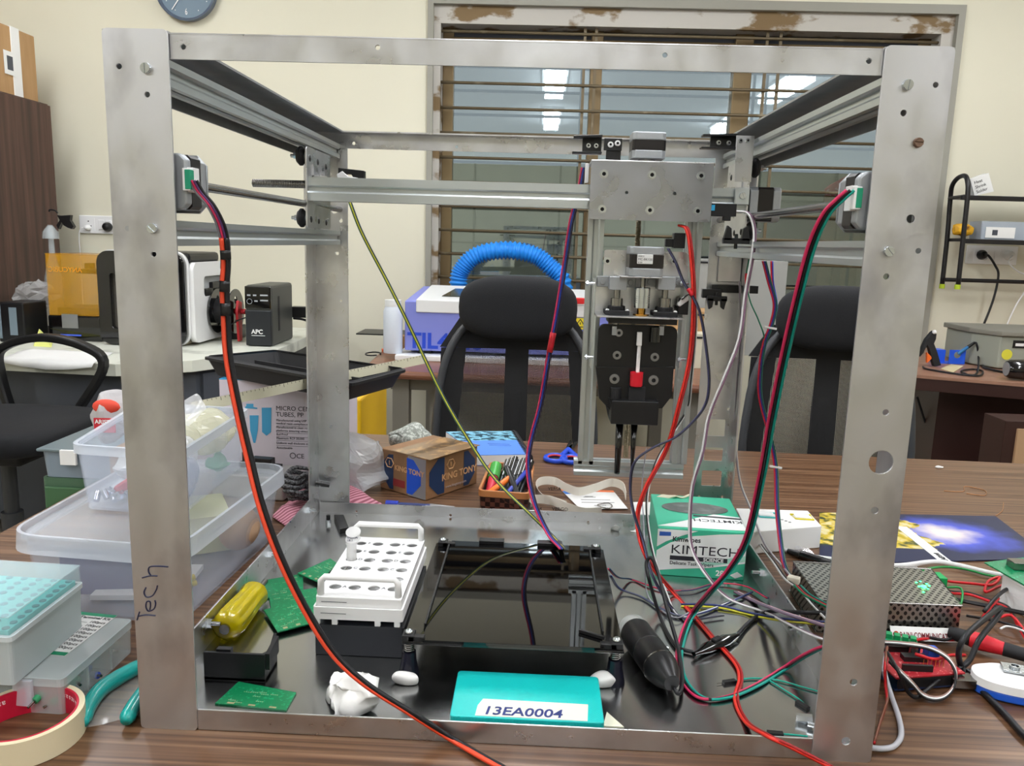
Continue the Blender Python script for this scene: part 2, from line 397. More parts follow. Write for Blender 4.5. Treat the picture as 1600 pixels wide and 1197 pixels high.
def rrect(x0, y0, x1, y1, r, n=5, corners=(1, 1, 1, 1)):
    out = []
    for i, (cx, cy, a) in enumerate(((x0+r, y0+r, PI), (x1-r, y0+r, 1.5*PI), (x1-r, y1-r, 0), (x0+r, y1-r, .5*PI))):
        if corners[i]: out += [(cx+r*math.cos(a+PI/2*k/n), cy+r*math.sin(a+PI/2*k/n)) for k in range(n+1)]
        else: out.append(((x0, x1, x1, x0)[i], (y0, y0, y1, y1)[i]))
    return out
def pxr(u0, v0, u1, v1, Y):
    um, vm = (u0+u1)/2, (v0+v1)/2
    return at(u0, vm, Y).x, at(u1, vm, Y).x, at(um, v1, Y).z, at(um, v0, Y).z
def pbox(mb, u0, v0, u1, v1, Y, th):
    x0, x1, z0, z1 = pxr(u0, v0, u1, v1, Y); mb.box((x0, Y, z0), (x1, Y+th, z1)); return mb
def extrusion(mb, p0, p1, sx, sy, up=(0, 0, 1)):
    """slotted aluminium profile from p0 to p1, sx across by sy along 'up'; one slot per 20 mm of side"""
    p0, p1 = Vector(p0), Vector(p1); d = (p1-p0).normalized(); up = Vector(up); up = (up-d*up.dot(d)).normalized(); rt = d.cross(up)
    g, dp, out = .0034, .0045, []
    def side(a, b, n):      # walk from corner a to corner b (2D) with n slots
        L = math.hypot(b[0]-a[0], b[1]-a[1]); t = ((b[0]-a[0])/L, (b[1]-a[1])/L); nr = (-t[1], t[0])
        out.append(a)
        for k in range(n):
            c = L*(k+.5)/n
            for s_, e in ((c-g*1.35, 0), (c-g*.75, .0016), (c-g*.75, dp), (c+g*.75, dp), (c+g*.75, .0016), (c+g*1.35, 0)):
                out.append((a[0]+t[0]*s_+nr[0]*e, a[1]+t[1]*s_+nr[1]*e))
    hx, hy = sx/2, sy/2; nx, ny = max(1, round(sx/.02)), max(1, round(sy/.02))
    side((-hx, -hy), (hx, -hy), nx); side((hx, -hy), (hx, hy), ny); side((hx, hy), (-hx, hy), nx); side((-hx, hy), (-hx, -hy), ny)
    mb.prism([p0+rt*a+up*b for a, b in out], p1-p0); return mb
def slot_screw(p, n, r, parent, ang=0., m_=None, name='slotted_screw'):
    """cheese-head screw on a surface at p with outward normal n"""
    n = Vector(n).normalized(); t = Vector((0, 0, 1)) if abs(n.z) < .9 else Vector((1, 0, 0)); u = t.cross(n).normalized(); v = n.cross(u)
    a = u*math.cos(ang)+v*math.sin(ang); b = n.cross(a); p = Vector(p); mb = MB(); h = r*.75
    mb.lathe(p-n*.001, n, [(0, r), (.001+h*.6, r), (.001+h*.75, r*.93)], 20)
    R = Matrix((a, b, n)).transposed()
    for s in (-1, 1):
        pts = [p+n*h*.7+a*(s*r*.16)+b*(-r*.9), p+n*h*.7+a*(s*r*.16)+b*(r*.9)] + [p+n*h*.7+a*(s*(r*.92*math.cos(t_)))+b*(r*.92*math.sin(t_)) for t_ in (1.1, .5, 0, -.5, -1.1)]
        mb.prism(pts, n*r*.25)
    return mb.build(name, m_ or M_zinc, parent)
def cap_screw(p, n, r, parent, m_=None, hole=True, name='cap_screw', h=.003):
    n = Vector(n).normalized(); p = Vector(p); mb = MB()
    mb.lathe(p, n, [(0, r*1.25), (.0008, r*1.25), (.0008, r), (h, r), (h, r*.55), (h*.45, r*.55)], 18, cap=(1, 0)); 
    mb.mi = 1; mb.lathe(p+n*h*.45, n, [(0, r*.56), (.0001, r*.56)], 12)
    return mb.build(name, [m_ or M_zinc, M_hole], parent, smooth='a')
def stepper(parent, c, ax, up, L=.040, s=.042, name='stepper_motor', label=None):
    """square motor: cast end caps, black laminated body, shaft boss. c = centre of the mounting face; ax points to the back of the motor"""
    ax = Vector(ax).normalized(); up = Vector(up).normalized(); rt = ax.cross(up); c = Vector(c); h = s/2
    def oct_(k, q): return [c+rt*a*h*k+up*b*h*k for a, b in ((-1, -q), (-1, q), (-q, 1), (q, 1), (1, q), (1, -q), (q, -1), (-q, -1))]
    mb = MB(); mb.prism([p+ax*.010 for p in oct_(.985, .88)], ax*(L-.020)); o = mb.build(name, M_mot, parent)
    MB().prism(oct_(1, .78), ax*.010).build('end_cap', M_cap, o, bevel=.001)
    MB().prism([p+ax*(L-.010) for p in oct_(1, .78)], ax*.010).build('end_cap', M_cap, o, bevel=.0015)
    mb = MB(); mb.cyl(c-ax*.002, c, .011, seg=24); mb.cyl(c-ax*.018, c, .0025, seg=12); mb.build('shaft', M_steel, o, smooth='a')
    return o
def wheel(parent, c, ax=(1, 0, 0), r=.0118, w=.0095, bolt=.014):
    c = Vector(c); ax = Vector(ax).normalized(); a = c-ax*w/2
    o = MB().lathe(a, ax, [(0, r*.72), (w*.12, r*.8), (w*.35, r), (w*.65, r), (w*.88, r*.8), (w, r*.72)], 28).build('wheel', M_blk2, parent, smooth='a')
    mb = MB(); mb.lathe(a-ax*.001, ax, [(0, r*.42), (w+.002, r*.42)], 20); mb.lathe(a-ax*.0045, ax, [(0, r*.33), (.004, r*.33)], 6); mb.cyl(a-ax*bolt*.6, a+ax*(w+.006), .0022, seg=10); mb.lathe(a+ax*w, ax, [(0, r*.36), (.003, r*.36)], 6)
    mb.build('axle_nut', M_zinc, o, smooth='a'); return o

# ---------------------------------------------------------------- the aluminium machine
W, D, H, PW = .6307, .5632, .577, .050
mc = thing('gantry_machine', (W/2, D/2, 0), 'open aluminium frame machine with sliding gantry and black pipetting head, standing on the work table', 'machine')
def L2(u, v, Y=0.): p = at(u, v, Y); return (p.x, p.z)
def hol(l, Y=0.): return [(L2(u, v, Y)[0], L2(u, v, Y)[1], r) for u, v, r in l]
# front posts: a front leaf and a side leaf joined by a rounded corner
def post(side, holes, back=False):
    x0, x1 = (0, PW) if side < 0 else (W-PW, W)
    y = D if back else 0.; s = -1 if back else 1
    o = plate('corner_post', rrect(x0, 0, x1, H, .004, corners=(1, 1, 1, 1)), holes, .0022, (0, y, 0), (1, 0, 0), (0, 0, 1), M_alp if not back else M_al, mc)
    xo = 0 if side < 0 else W; xi = .0022 if side < 0 else W-.0022
    mb = MB()
    if not back:    # bulging rounded outer corner
        n = 6; pts = [(xo-side*(-.0005), -.0011)] + []
        R = .004; cx = xo - side*R*1; 
        arc = [(xo + side*0 - side*R + side*R*math.sin(k*PI/2/n), R-.0011 - R*math.cos(k*PI/2/n)) for k in range(n+1)]
        arc = [(a+side*.0012, b) for a, b in arc]
        poly = arc + [(xo+side*.0012, PW), (xo-side*.001, PW), (xo-side*.001, .002), (xo-side*R, .001)]
        mb.prism([(a, b, .0005) for a, b in poly], (0, 0, H-.001))
    else: mb.box((xo, y-PW, 0), (xi, y, H))
    mb.build('side_leaf', M_alp if not back else M_al, o, bevel=0)
    return o
fl = post(-1, hol([(187, 104, .0022), (231, 148, .0022), (241, 397, .0022)]))
fr = post(1, hol([(1461, 133, .0021), (1411, 177, .0024), (1422, 342, .0032), (1434, 392, .0022), (1384, 432, .0024), (1383, 644, .0025), (1366, 797, .003), (1333, 1065, .0032), (1321, 1157, .0038)]) + [hol([(1376, 722, .0098)])[0]])
for (u, v, a, p_, m_) in ((229, 107, 0, fl, None), (239, 357, .8, fl, None), (1417, 133, -.1, fr, None), (1388, 393, .7, fr, None)):
    slot_screw(at(u, v, -.001), (0, -1, 0), .0040, p_, a, m_)
slot_screw(at(1434, 223, -.001), (0, -1, 0), .0036, fr, 1.5, mat('rusty_screw', (120, 96, 80), .6, .5))
for u, v in ((200, 357),): MB().cyl(at(u, v, -.0013), at(u, v, -.0009), .0022, seg=14).build('filled_hole', M_ald, fl)
bl = post(-1, hol([(523, 328, .0052), (533, 345, .0026), (527, 396, .0026), (533, 470, .0018)], D), True)
hr = hol([(1100, 638, .0022), (1138, 639, .0022), (1092, 776, .0022), (1128, 776, .0022), (1128, 414, .0026)], D)
for a in ((1102, 655, 1133, 681), (1100, 699, 1129, 720), (1096, 735, 1127, 759)):
    x0, x1, z0, z1 = pxr(*a, D); hr.append(rrect(x0, z0, x1, z1, .002))
br = post(1, hr, True)
# handwriting on the front left post
mb = MB()
for st in (((214, 969), (216, 962), (218, 956)), ((215, 963), (228, 961), (243, 962)), ((234, 953), (235, 946), (234, 940), (229, 941), (228, 949), (232, 955), (240, 952), (243, 944), (242, 938)), ((228, 918), (225, 926), (229, 933), (238, 931), (244, 922), (246, 915)), ((222, 903), (234, 900), (246, 900)), ((236, 900), (232, 893), (234, 886), (248, 885), (263, 886))): mb.tube(cat_rom([at(u, v, -.0014) for u, v in st], 6), .0006, 5)
mb.build('handwriting', M_ink, fl)
# base: tray with front and rear lips, taller side lips
MB().box((.001, .001, .0008), (W-.001, D-.001, .003)).build('base_tray', M_tray, mc)
mb = MB(); mb.box((PW, 0, 0), (W-PW, .0018, .0195)); mb.build('front_lip', M_al, mc, bevel=.0006)
plate('rear_lip', [(.004, 0), (W-.004, 0), (W-.004, .0195), (.004, .0195)], hol([(557, 799, .0018), (704, 805, .0022), (919, 816, .0022)], D-.004), .002, (0, D-.004, 0), (1, 0, 0), (0, 0, 1), M_al, mc)
for x in (.0, W-.002): MB().box((x, .05, 0), (x+.002, D-.045, .038)).build('side_lip', M_al, mc, bevel=.0004)
for x, s in ((.002, 1), (W-.002, -1)):      # nuts and bolt ends standing out of the side lips
    for y in (.14, .33, .5) if s > 0 else (.185, .335):
        mb = MB(); mb.lathe((x, y, .027), (s, 0, 0), [(0, .0045), (.004, .0045)], 6); mb.cyl((x, y, .027), (x+s*.013, y, .027), .0022, seg=10); mb.build('lip_bolt', M_zinc, mc, smooth='a')
# top rails
plate('top_front_rail', [(PW-.001, .5565), (W-PW+.001, .5565), (W-PW+.001, .5745), (PW-.001, .5745)], hol([(286, 73, .0021), (590, 74, .0019), (1039, 86, .0019), (1358, 95, .0022)], .002), .0018, (0, .003, 0), (1, 0, 0), (0, 0, 1), M_al, mc, 0)
MB().box((PW-.001, .002, .5735), (W-PW+.001, .022, .5755)).build('top_front_flange', M_al, mc, bevel=.0008)
plate('top_rear_rail', [(.0, .5545), (W, .5545), (W, H), (.0, H)], hol([(553.6, 224.5, .0024), (714, 230, .0022)], D), .002, (0, D-.003, 0), (1, 0, 0), (0, 0, 1), M_al, mc)
MB().box((0, D-.022, H-.0022), (W, D+.001, H-.0002)).build('top_rear_flange', M_al, mc)
for s in (-1, 1):
    xo = 0 if s < 0 else W; q = lambda a: xo - s*a
    o = MB().box((q(0), .0, H-.003), (q(.05), D-.022, H-.001)).build('top_side_angle', M_ald, mc)
    MB().box((q(0), .0, .5365), (q(.002), D, H-.003)).build('angle_leaf', M_ald, o)
    mb = MB(); extrusion(mb, (q(.030), .004, .550), (q(.030), D-.004, .550), .02, .02); mb.build('upper_extrusion', M_ext, mc)
    mb = MB(); extrusion(mb, (q(.030), .004, .427), (q(.030), D-.004, .427), .02, .02); mb.build('middle_extrusion', M_ext, mc)
    mb = MB(); mb.box((q(.003), .004, .416), (q(.019), D-.004, .4185)); mb.build('middle_ledge', M_ald, mc)
    # motor at the front post and the rod that runs to the rear post
    rx = q(.0345)
    mo = stepper(mc, (rx, .046, .467), (0, -1, 0), (0, 0, 1), .038, .043)
    plate('mount_plate', [(rx+a*.0215, .467+b*.0235) for a, b in ((-1, -.65), (-.65, -1), (.65, -1), (1, -.65), (1, .65), (.65, 1), (-.65, 1), (-1, .65))], [], .003, (0, .048, 0), (1, 0, 0), (0, 0, 1), M_cap, mo)
    cx = rx - s*.0225
    mb = MB(); mb.box((cx-.0035, .010, .459), (cx+.0035, .022, .478)); mb.mi = 1; mb.box((cx-.003, .005, .460), (cx+.003, .010, .477)); mb.mi = 2; mb.box((cx-.001, .0046, .461), (cx+.0036, .012, .476))
    mb.build('connector', [M_white, M_white, mat('connector_green', (20, 140, 105), .5)], mo, bevel=.0005)
    MB().cyl((rx, .05, .468), (rx-s*.004, D+.002, .468), .0042, seg=18).build('drive_rod', M_steel, mc, smooth='a')
# X beam and the threaded rod that pokes out on the left
mb = MB(); extrusion(mb, (.041, .402, .4865), (W-.045, .402, .4865), .02, .029); mb.build('cross_beam', M_ext, mc)
def threaded(p0, p1, r, name, parent, m_=None, pitch=.0022):
    p0, p1 = Vector(p0), Vector(p1); L = (p1-p0).length; n = int(L/pitch); prof = []
    for i in range(n): prof += [(i*pitch, r*.82), (i*pitch+pitch*.3, r), (i*pitch+pitch*.6, r)]
    return MB().lathe(p0, p1-p0, prof+[(L, r*.8)], 14).build(name, m_ or M_steel, parent, smooth='a')
pr_ = at(395, 286, .425); threaded((pr_.x, .425, pr_.z), (.10, .425, pr_.z), .0052, 'threaded_rod', mc)
# left gantry plate (runs along the depth)
def gantry_plate(X, s):
    o = plate('gantry_plate', rrect(.386, .4385, .497, .5375, .004), [], .0022, (X, 0, 0), (0, 1, 0), (0, 0, 1), M_al, mc)
    for y, z in ((.400, .524), (.436, .523), (.476, .521), (.402, .449), (.437, .448), (.474, .447)):
        MB().sphere((X-s*.001, y, z), .0042, 14, 8, (.35, 1, 1)).build('rivet', M_blk, o, smooth=True)
    b = MB(); b.box((X-s*.001, .41, .502), (X-s*.020, .46, .504)); b.box((X-s*.001, .41, .502), (X-s*.003, .46, .518)); b.build('bracket', M_al, o)
    for p in ((.398, .5265), (.398, .4505), (.485, .5265), (.485, .4505)): wheel(o, (X+s*.0095, p[0], p[1]), (-s, 0, 0))
    return o
gantry_plate(.0405, -1); gp = gantry_plate(W-.0445, 1)
# right end: motor on the outside of the plate, screw block, front bracket
stepper(gp, (W-.040, .412, .483), (1, 0, 0), (0, 0, 1), .038, .042, 'beam_motor')
mb = MB(); pbox(mb, 1149, 293, 1171, 320, .383, .006); o = mb.build('end_block', M_ext, gp, bevel=.0008)
slot_screw(at(1160, 306, .383), (0, -1, 0), .0042, gp, .4, M_zinc, 'end_screw')
x0, x1, z0, z1 = pxr(1148, 212, 1176, 284, .381); plate('flag_bracket', [(x0+.002, z0), (x1, z0), (x1, z1), (x0, z1)], [], .002, (0, .381, 0), (1, 0, 0), (0, 0, 1), M_al, gp)
for u in (1157, 1168): cap_screw(at(u, 220, .380), (0, -1, 0), .0022, gp)

# ---------------------------------------------------------------- sensors and end stops (part of the machine)
def fork(parent, u, v, Y, w_=.016, h_=.018, name='optical_stop'):
    p = at(u, v, Y); mb = MB()
    mb.box((p.x-w_, Y-.004, p.z-.004), (p.x+w_, Y+.004, p.z+.003))
    for s in (-1, 1): mb.prism([(p.x+s*w_*1.0, Y-.004, p.z), (p.x+s*w_*.35, Y-.004, p.z), (p.x+s*w_*.45, Y-.004, p.z+h_*.8), (p.x+s*w_*.75, Y-.004, p.z+h_)], (0, .008, 0))
    mb.cyl((p.x, Y, p.z-.010), (p.x, Y, p.z+.008), .0022, seg=8)
    return mb.build(name, M_blk, parent, bevel=.0004)
fork(mc, 1150, 376, .375)
mb = MB(); pbox(mb, 1111, 318, 1151, 338, .372, .012); pbox(mb, 1131, 337, 1142, 345, .372, .010); es = mb.build('limit_switch', M_blk, mc, bevel=.0005)
mb = MB(); pbox(mb, 1111, 320, 1117, 329, .3715, .002); mb.build('switch_tab', mat('switch_blue', (50, 165, 215), .5), es)
mb = MB(); pbox(mb, 1112, 446, 1185, 458, .545, .010); pbox(mb, 1098, 452, 1128, 466, .535, .010); mb.build('sensor_arm', M_blk, mc, bevel=.0005)
o = fork(mc, 1120, 466, .53, .014, -.016)
x0, x1, z0, z1 = pxr(1122, 398, 1158, 441, .558); MB().box((x0, .557, z0), (x1, .560, z1)).build('sensor_plate', M_al, mc, bevel=.001)
# black U-shaped clips behind the beam
for (u0, v0, u1, v1, Y, lip) in ((910, 213, 940, 240, .44, -1), (1110, 211, 1150, 233, .44, -1)):
    x0, x1, z0, z1 = pxr(u0, v0, u1, v1, Y); mb = MB(); mb.box((x0, Y, z0), (x1, Y+.004, z1))
    mb.prism([(x0-.012, Y-.012, z1-.001), (x1, Y-.012, z1+.001), (x1, Y-.012, z1-.002), (x0-.012, Y-.012, z1-.0035)], (0, .014, 0))
    mb.prism([(x0-.013, Y-.012, z0+.001), (x1, Y-.012, z0+.0015), (x1, Y-.012, z0-.001), (x0-.013, Y-.012, z0-.001)], (0, .014, 0))
    c = mb.build('clip', M_blk, mc, bevel=.0004)
    for k in (.32, .72): cap_screw((x0+(x1-x0)*k, Y, (z0+z1)/2-.001), (0, -1, 0), .0024, c)
mb = MB(); pbox(mb, 944, 216, 972, 235, .43, .004); pbox(mb, 947, 233, 970, 250, .432, .004); c = mb.build('clip_bracket', M_blk, mc, bevel=.0005)
for u, v in ((954, 226), (965, 224)): cap_screw(at(u, v, .43), (0, -1, 0), .0030, c, M_white)
# small black switch with white glue on the left plate
mb = MB(); mb.prism([(.052, .50, .522), (.088, .50, .519), (.088, .50, .508), (.075, .50, .506), (.070, .50, .514), (.052, .50, .514)], (0, .012, 0)); ls = mb.build('limit_switch', M_blk, mc, bevel=.0005)
mb = MB(); mb.prism([(.050, .499, .513), (.058, .499, .518), (.066, .499, .511), (.080, .499, .509), (.072, .499, .506), (.051, .499, .507)], (0, .004, 0)); mb.build('glue', M_white, ls, bevel=.001)

# ---------------------------------------------------------------- the Z head
YP = .372
x0, x1, z0, z1 = pxr(922, 253, 1113, 345, YP)
hs = [(L2(u, v, YP)[0], L2(u, v, YP)[1], .0021) for u, v in ((979, 301), (1054, 302.6))]
cp = plate('carriage_plate', rrect(x0, z0, x1, z1, .003, corners=(1, 1, 0, 0)), hs, .0024, (0, YP, 0), (1, 0, 0), (0, 0, 1), M_plt, mc)
MB().box((x0, YP-.0012, z1-.0015), (x1, YP+.070, z1+.001)).build('top_flange', M_al, cp, bevel=.0008)
for u, v in ((943.5, 272), (1018.4, 273.5), (1095, 275), (940.7, 327), (1015, 328.6), (1089.6, 330)): cap_screw(at(u, v, YP-.001), (0, -1, 0), .0042, cp, h=.0035)
stepper(mc, at(1010, 250, .425), (0, 0, 1), (0, 1, 0), .032, .042, 'top_motor')
YU = .428
def up_(u0, u1, w_=.020):
    a, b = at(u0, 335, YU), at(u1, 722, YU); mb = MB(); extrusion(mb, (b.x, YU, b.z), (b.x, YU, a.z+.02), w_, w_, (0, 1, 0)); return mb.build('z_upright', M_ext, mc)
up_(924, 914); up_(1085, 1059)
a, b = at(897, 722, YU-.006), at(1067, 735, YU-.006); mb = MB(); extrusion(mb, (a.x, YU, (a.z+b.z)/2-.004), (b.x, YU, (a.z+b.z)/2-.004), .020, .020); mb.build('z_crossbar', M_ext, mc)
p = at(1003, 345, YU); q = at(988, 715, YU); threaded((p.x-.004, YU, q.z), (p.x-.004, YU, p.z+.03), .0036, 'z_lead_screw', mc, mat('screw_brassy', (130, 120, 100), .3, 1.))
# lower motor bracket: back plate, flange, motor with label
YB = .398
x0, x1, z0, z1 = pxr(943, 392, 1075, 440, YB); bp_ = plate('motor_bracket', rrect(x0, z0, x1, z1, .003, corners=(0, 0, 1, 1)), [], .002, (0, YB, 0), (1, 0, 0), (0, 0, 1), M_al, mc)
for u in (949, 1053): cap_screw(at(u, 408, YB-.001), (0, -1, 0), .0040, bp_)
zf = at(1008, 432, .36).z
MB().box((at(968, 432, .36).x, .352, zf-.002), (at(1033, 432, .36).x, YB, zf)).build('shelf', M_al, bp_, bevel=.0006)
lm = stepper(mc, (at(1006, 430, .376).x, .376, zf), (0, 0, 1), (0, 1, 0), .036, .042, 'pump_motor')
lp = at(1008, 405, .3545); lab = MB().box((lp.x-.0095, .3543, lp.z-.0058), (lp.x+.0095, .3556, lp.z+.0058)).build('label_plate', M_paper, lm, bevel=.001)
for k, s_ in enumerate(('IIIIIIII II', 'MC-BK1203', 'III IIIII')): text(s_, (.0026, .0038, .0024)[k], (lp.x-.0085, .3542, lp.z+(.0025, -.0015, -.0048)[k]), (1, 0, 0), (0, 0, 1), M_inkk, lm, 'printing', .00005)
# box of plates holding the syringe drive
YA = .402
x0, x1, z0, z1 = pxr(930, 436, 1072, 496, YA); plate('drive_back_plate', [(x0, z0), (x1, z0), (x1, z1), (x0, z1)], [], .002, (0, YA, 0), (1, 0, 0), (0, 0, 1), M_al, mc)
zc = at(1000, 495, .35).z
MB().box((at(932, 495, .345).x, .340, zc-.0015), (at(1068, 495, .345).x, YA, zc+.0005)).build('drive_shelf', M_al, mc, bevel=.0006)
for u0, u1 in ((928, 931), (1069, 1074)):
    a, b = at(u0, 436, .38), at(u0, 575, .38); MB().box((a.x, .375, b.z), (a.x+.002, .402, a.z)).build('side_bar', M_ext, mc)
for u, v in ((924, 443), (922, 558), (1067, 562), (1071, 443)):
    p = at(u, v, .376); mb = MB(); mb.cyl((p.x-.007, .376, p.z), (p.x+.004, .376, p.z), .002, seg=10); mb.lathe((p.x-.006, .376, p.z), (1, 0, 0), [(0, .0035), (.002, .0035)], 6); mb.build('side_bolt', M_zinc, mc, smooth='a')
for u in (965, 1040):       # rod clamps, rods, linear bearings
    p = at(u, 443, .372); mb = MB(); mb.box((p.x-.0105, .362, p.z-.0075), (p.x+.0105, .385, p.z+.0085)); mb.box((p.x-.024, .385, p.z-.005), (p.x+.024, .395, p.z+.008)); o = mb.build('rod_clamp', M_cap, mc, bevel=.0006)
    for d in (-.0175, .0175): slot_screw((p.x+d, .385, p.z+.001), (0, -1, 0), .0035, o, .8, M_cap)
    mb = MB(); mb.cyl((p.x, .372, zc-.04), (p.x, .372, p.z), .0040, seg=16); mb.build('guide_rod', M_steel, mc, smooth='a')
    z2 = at(u, 466, .372).z; MB().lathe((p.x, .372, zc), (0, 0, 1), [(0, .0075), (.010, .0075), (.010, .0068), (.0108, .0068), (.0108, .0075), (z2-zc, .0075), (z2-zc, .005)], 24).build('bearing', M_steel, mc, smooth='a')
    mb = MB(); mb.box((p.x-.015, .357, zc+.0005), (p.x+.015, .387, zc+.006)); mb.lathe((p.x, .372, zc+.004), (0, 0, 1), [(0, .011), (.007, .011)], 20); o = mb.build('bearing_flange', M_blk2, mc, bevel=.0008)
    for d in (-.012, .012): MB().sphere((p.x+d, .360, zc+.0065), .0024, 10, 6, (1, 1, .6)).build('screw_head', M_white, o, smooth=True)
p = at(1002, 480, .366); ct, cb = at(1002, 449, .366).z, at(1002, 481, .366).z
mb = MB(); Lc = ct-cb; prof = [(0, .0098), (Lc*.24, .0098)]
for k in range(4): z_ = Lc*(.26+k*.1); prof += [(z_, .0098), (z_, .0084), (z_+.0006, .0084), (z_+.0006, .0098)]
mb.lathe((p.x, .366, cb), (0, 0, 1), prof+[(Lc*.97, .0098), (Lc, .009)], 28).build('shaft_coupling', M_zinc, mc, smooth='a')
mb = MB(); mb.cyl((p.x, .366, ct), (p.x, .366, zf), .0026, seg=12); mb.build('coupling_shaft', M_steel, mc, smooth='a')
mb = MB(); mb.lathe((p.x, .366, zc), (0, 0, 1), [(0, .010), (.002, .010), (.002, .0052), (cb-zc, .0052)], 20); mb.build('brass_nut', mat('brass', (200, 150, 70), .25, 1.), mc, smooth='a')
# black printed body
YK = .372
def outl(pts, Y): return [L2(u, v, Y) for u, v in pts]
x0, x1, z0, z1 = pxr(934, 508, 1056, 574, YK); body = plate('tool_body', rrect(x0, z0, x1, z1, .008, corners=(0, 0, 1, 1)), [], .010, (0, YK, 0), (1, 0, 0), (0, 0, 1), M_blk, mc)
MB().box((at(950, 505, .36).x, .350, zc-.009), (at(1056, 505, .36).x, .392, zc-.0018)).build('upper_block', M_blk, body, bevel=.0005)
o_ = outl([(931, 573), (1052, 573), (1049, 618), (1034, 637), (953, 640), (936, 622)][::-1], YK-.006); plate('lower_body', o_, [], .012, (0, YK-.004, 0), (1, 0, 0), (0, 0, 1), M_blk, body)
x0, x1, z0, z1 = pxr(955, 627, 1029, 664, .345); MB().box((x0, .345, z0), (x1, .385, z1)).build('tip_block', M_blk, body, bevel=.001)
mb = MB(); mb.prism([(x0, .352, z1), (x0, .384, z1), (x0-.008, .376, z1+.002), (x0, .384, z0)], (.002, 0, 0)); x0, x1, z0, z1 = pxr(982, 605, 1008, 640, .350); mb.box((x0, .350, z0), (x1, .372, z1)); mb.cyl((at(962, 615, .36).x, .360, z0), (at(962, 615, .36).x, .360, z1-.003), .007, seg=16); mb.build('tip_collar', M_blk2, body, bevel=.0006)
for u, v, r in ((967, 520, .0045), (964, 555, .0050), (1023, 558, .0050), (960, 592, .0058), (1021, 594, .0058)):
    Yq = .3665 if v < 580 else .3615; cap_screw(at(u, v, Yq), (0, -1, 0), r*.86, body, mat('washer_grey', (150, 150, 152), .3, .9), h=.003)
for u in (960, 1034): 
    a, b = at(u-3, 510, .356), at(u+3, 524, .356); MB().box((a.x, .356, b.z), (b.x, .362, a.z)).build('rod_end', M_cap, body)
mb = MB(); p = at(1030, 512, .36); mb.cyl((p.x-.004, .362, p.z-.018), (p.x-.004, .362, p.z), .007, seg=18); mb.build('rod_guide', M_blkg, body, smooth='a')
a, b = at(999.5, 519, .352), at(999.5, 540, .352); mb = MB(); mb.lathe((a.x, .352, b.z), (0, 0, 1), [(0, .0045), (a.z-b.z, .0040)], 4, ph=PI/4); mb.build('syringe_cap', M_white, body, bevel=.0005)
a2, b2 = at(999, 540, .352), at(996, 583, .352); threaded((b2.x, .352, b2.z), (a2.x, .352, a2.z), .0024, 'syringe_rod', body, M_white, .0011)
a3, b3 = at(994.5, 582, .348), at(994, 604, .348); mb = MB(); Lr = a3.z-b3.z; mb.lathe((b3.x, .350, b3.z), (0, 0, 1), [(0, .0070), (.001, .0078), (Lr*.35, .0078), (Lr, .0080)], 24); mb.build('red_collar', mat('red_plastic', (205, 20, 40), .35), body, smooth='a')
for (u0, v0, u1, v1, r0, r1) in ((964, 662, 964, 740, .0048, .0034), (988.5, 662, 986.5, 745, .0042, .0012)):
    a, b = at(u0, v0, .362), at(u1, v1, .362); MB().lathe((b.x, .362, b.z), (0, 0, 1), [(0, r1), (.002, r1*1.05), ((a.z-b.z)*.5, r1+(r0-r1)*.6), (a.z-b.z, r0)], 18).build('tip', M_blkg, body, smooth=True)
# small cooling / relay bits beside the head, wrapped in tape
mb = MB(); pbox(mb, 1053, 364, 1071, 388, .385, .016); pbox(mb, 1040, 373, 1055, 386, .388, .010); mb.build('cable_connector', M_blk, mc, bevel=.001)
mb = MB(); pbox(mb, 1060, 466, 1076, 492, .372, .014); rl = mb.build('micro_switch', M_blk, mc, bevel=.0008)
mb = MB(); pp = [at(*q, .371) for q in ((1058, 476), (1065, 466), (1074, 462), (1077, 469), (1070, 474), (1062, 480))]; mb.prism(pp, (0, .006, 0)); mb.build('white_tape', M_white, rl, bevel=.0012)
for u0, v0, u1, v1 in ((914, 255, 920, 286),): mb = MB(); pbox(mb, u0, v0, u1, v1, .40, .003); mb.build('cable_tie', M_white, mc, bevel=.0008)
# ---------------------------------------------------------------- back of the room, left
CT = -.04      # height of the side counters
M_ward = wood('wardrobe_wood', (52, 32, 26), (68, 44, 36), (86, 58, 48), (34, 34, 1.6), .45)
M_stone = mat('stained_top', (214, 216, 204), .45, noise_=((9, 9, 9), (150, 152, 140), .52, .74))
M_grey = mat('dark_grey_laminate', (66, 70, 78), .5)
M_card = mat('cardboard', (176, 140, 98), .8, noise_=((20, 20, 3), (158, 122, 80), .35, .7))
t = thing('wardrobe', (-2.4, 2.4, FZ0), 'tall dark brown wardrobe standing against the left end of the back wall', 'wardrobe')
MB().box((-2.85, 2.05, FZ0+.08), (-2.02, 3.24, 1.008)).build('body', M_ward, t, bevel=.002)
MB().box((-2.019, 2.06, FZ0+.1), (-2.005, 2.64, 1.0)).build('door', M_ward, t, bevel=.002); MB().box((-2.019, 2.646, FZ0+.1), (-2.005, 3.235, 1.0)).build('door', M_ward, t, bevel=.002)
MB().box((-2.80, 2.07, FZ0), (-2.05, 3.22, FZ0+.08)).build('plinth', M_blk2, t)
a = atx(58, 140, -2.06)
t = thing('cardboard_box', (-2.3, 2.7, 1.01), 'large brown cardboard box with white tape on top of the wardrobe', 'box')
MB().box((-2.7, 2.35, 1.009), (-2.06, atx(57, 110, -2.06).y, 1.31)).build('carton', M_card, t, bevel=.004)
mb = MB(); ty = atx(27, 110, -2.058).y; mb.box((-2.0600, ty-.03, 1.010), (-2.057, ty+.03, 1.311)); mb.box((-2.7, ty-.03, 1.3105), (-2.057, ty+.03, 1.3125)); mb.build('white_tape', M_paper, t)
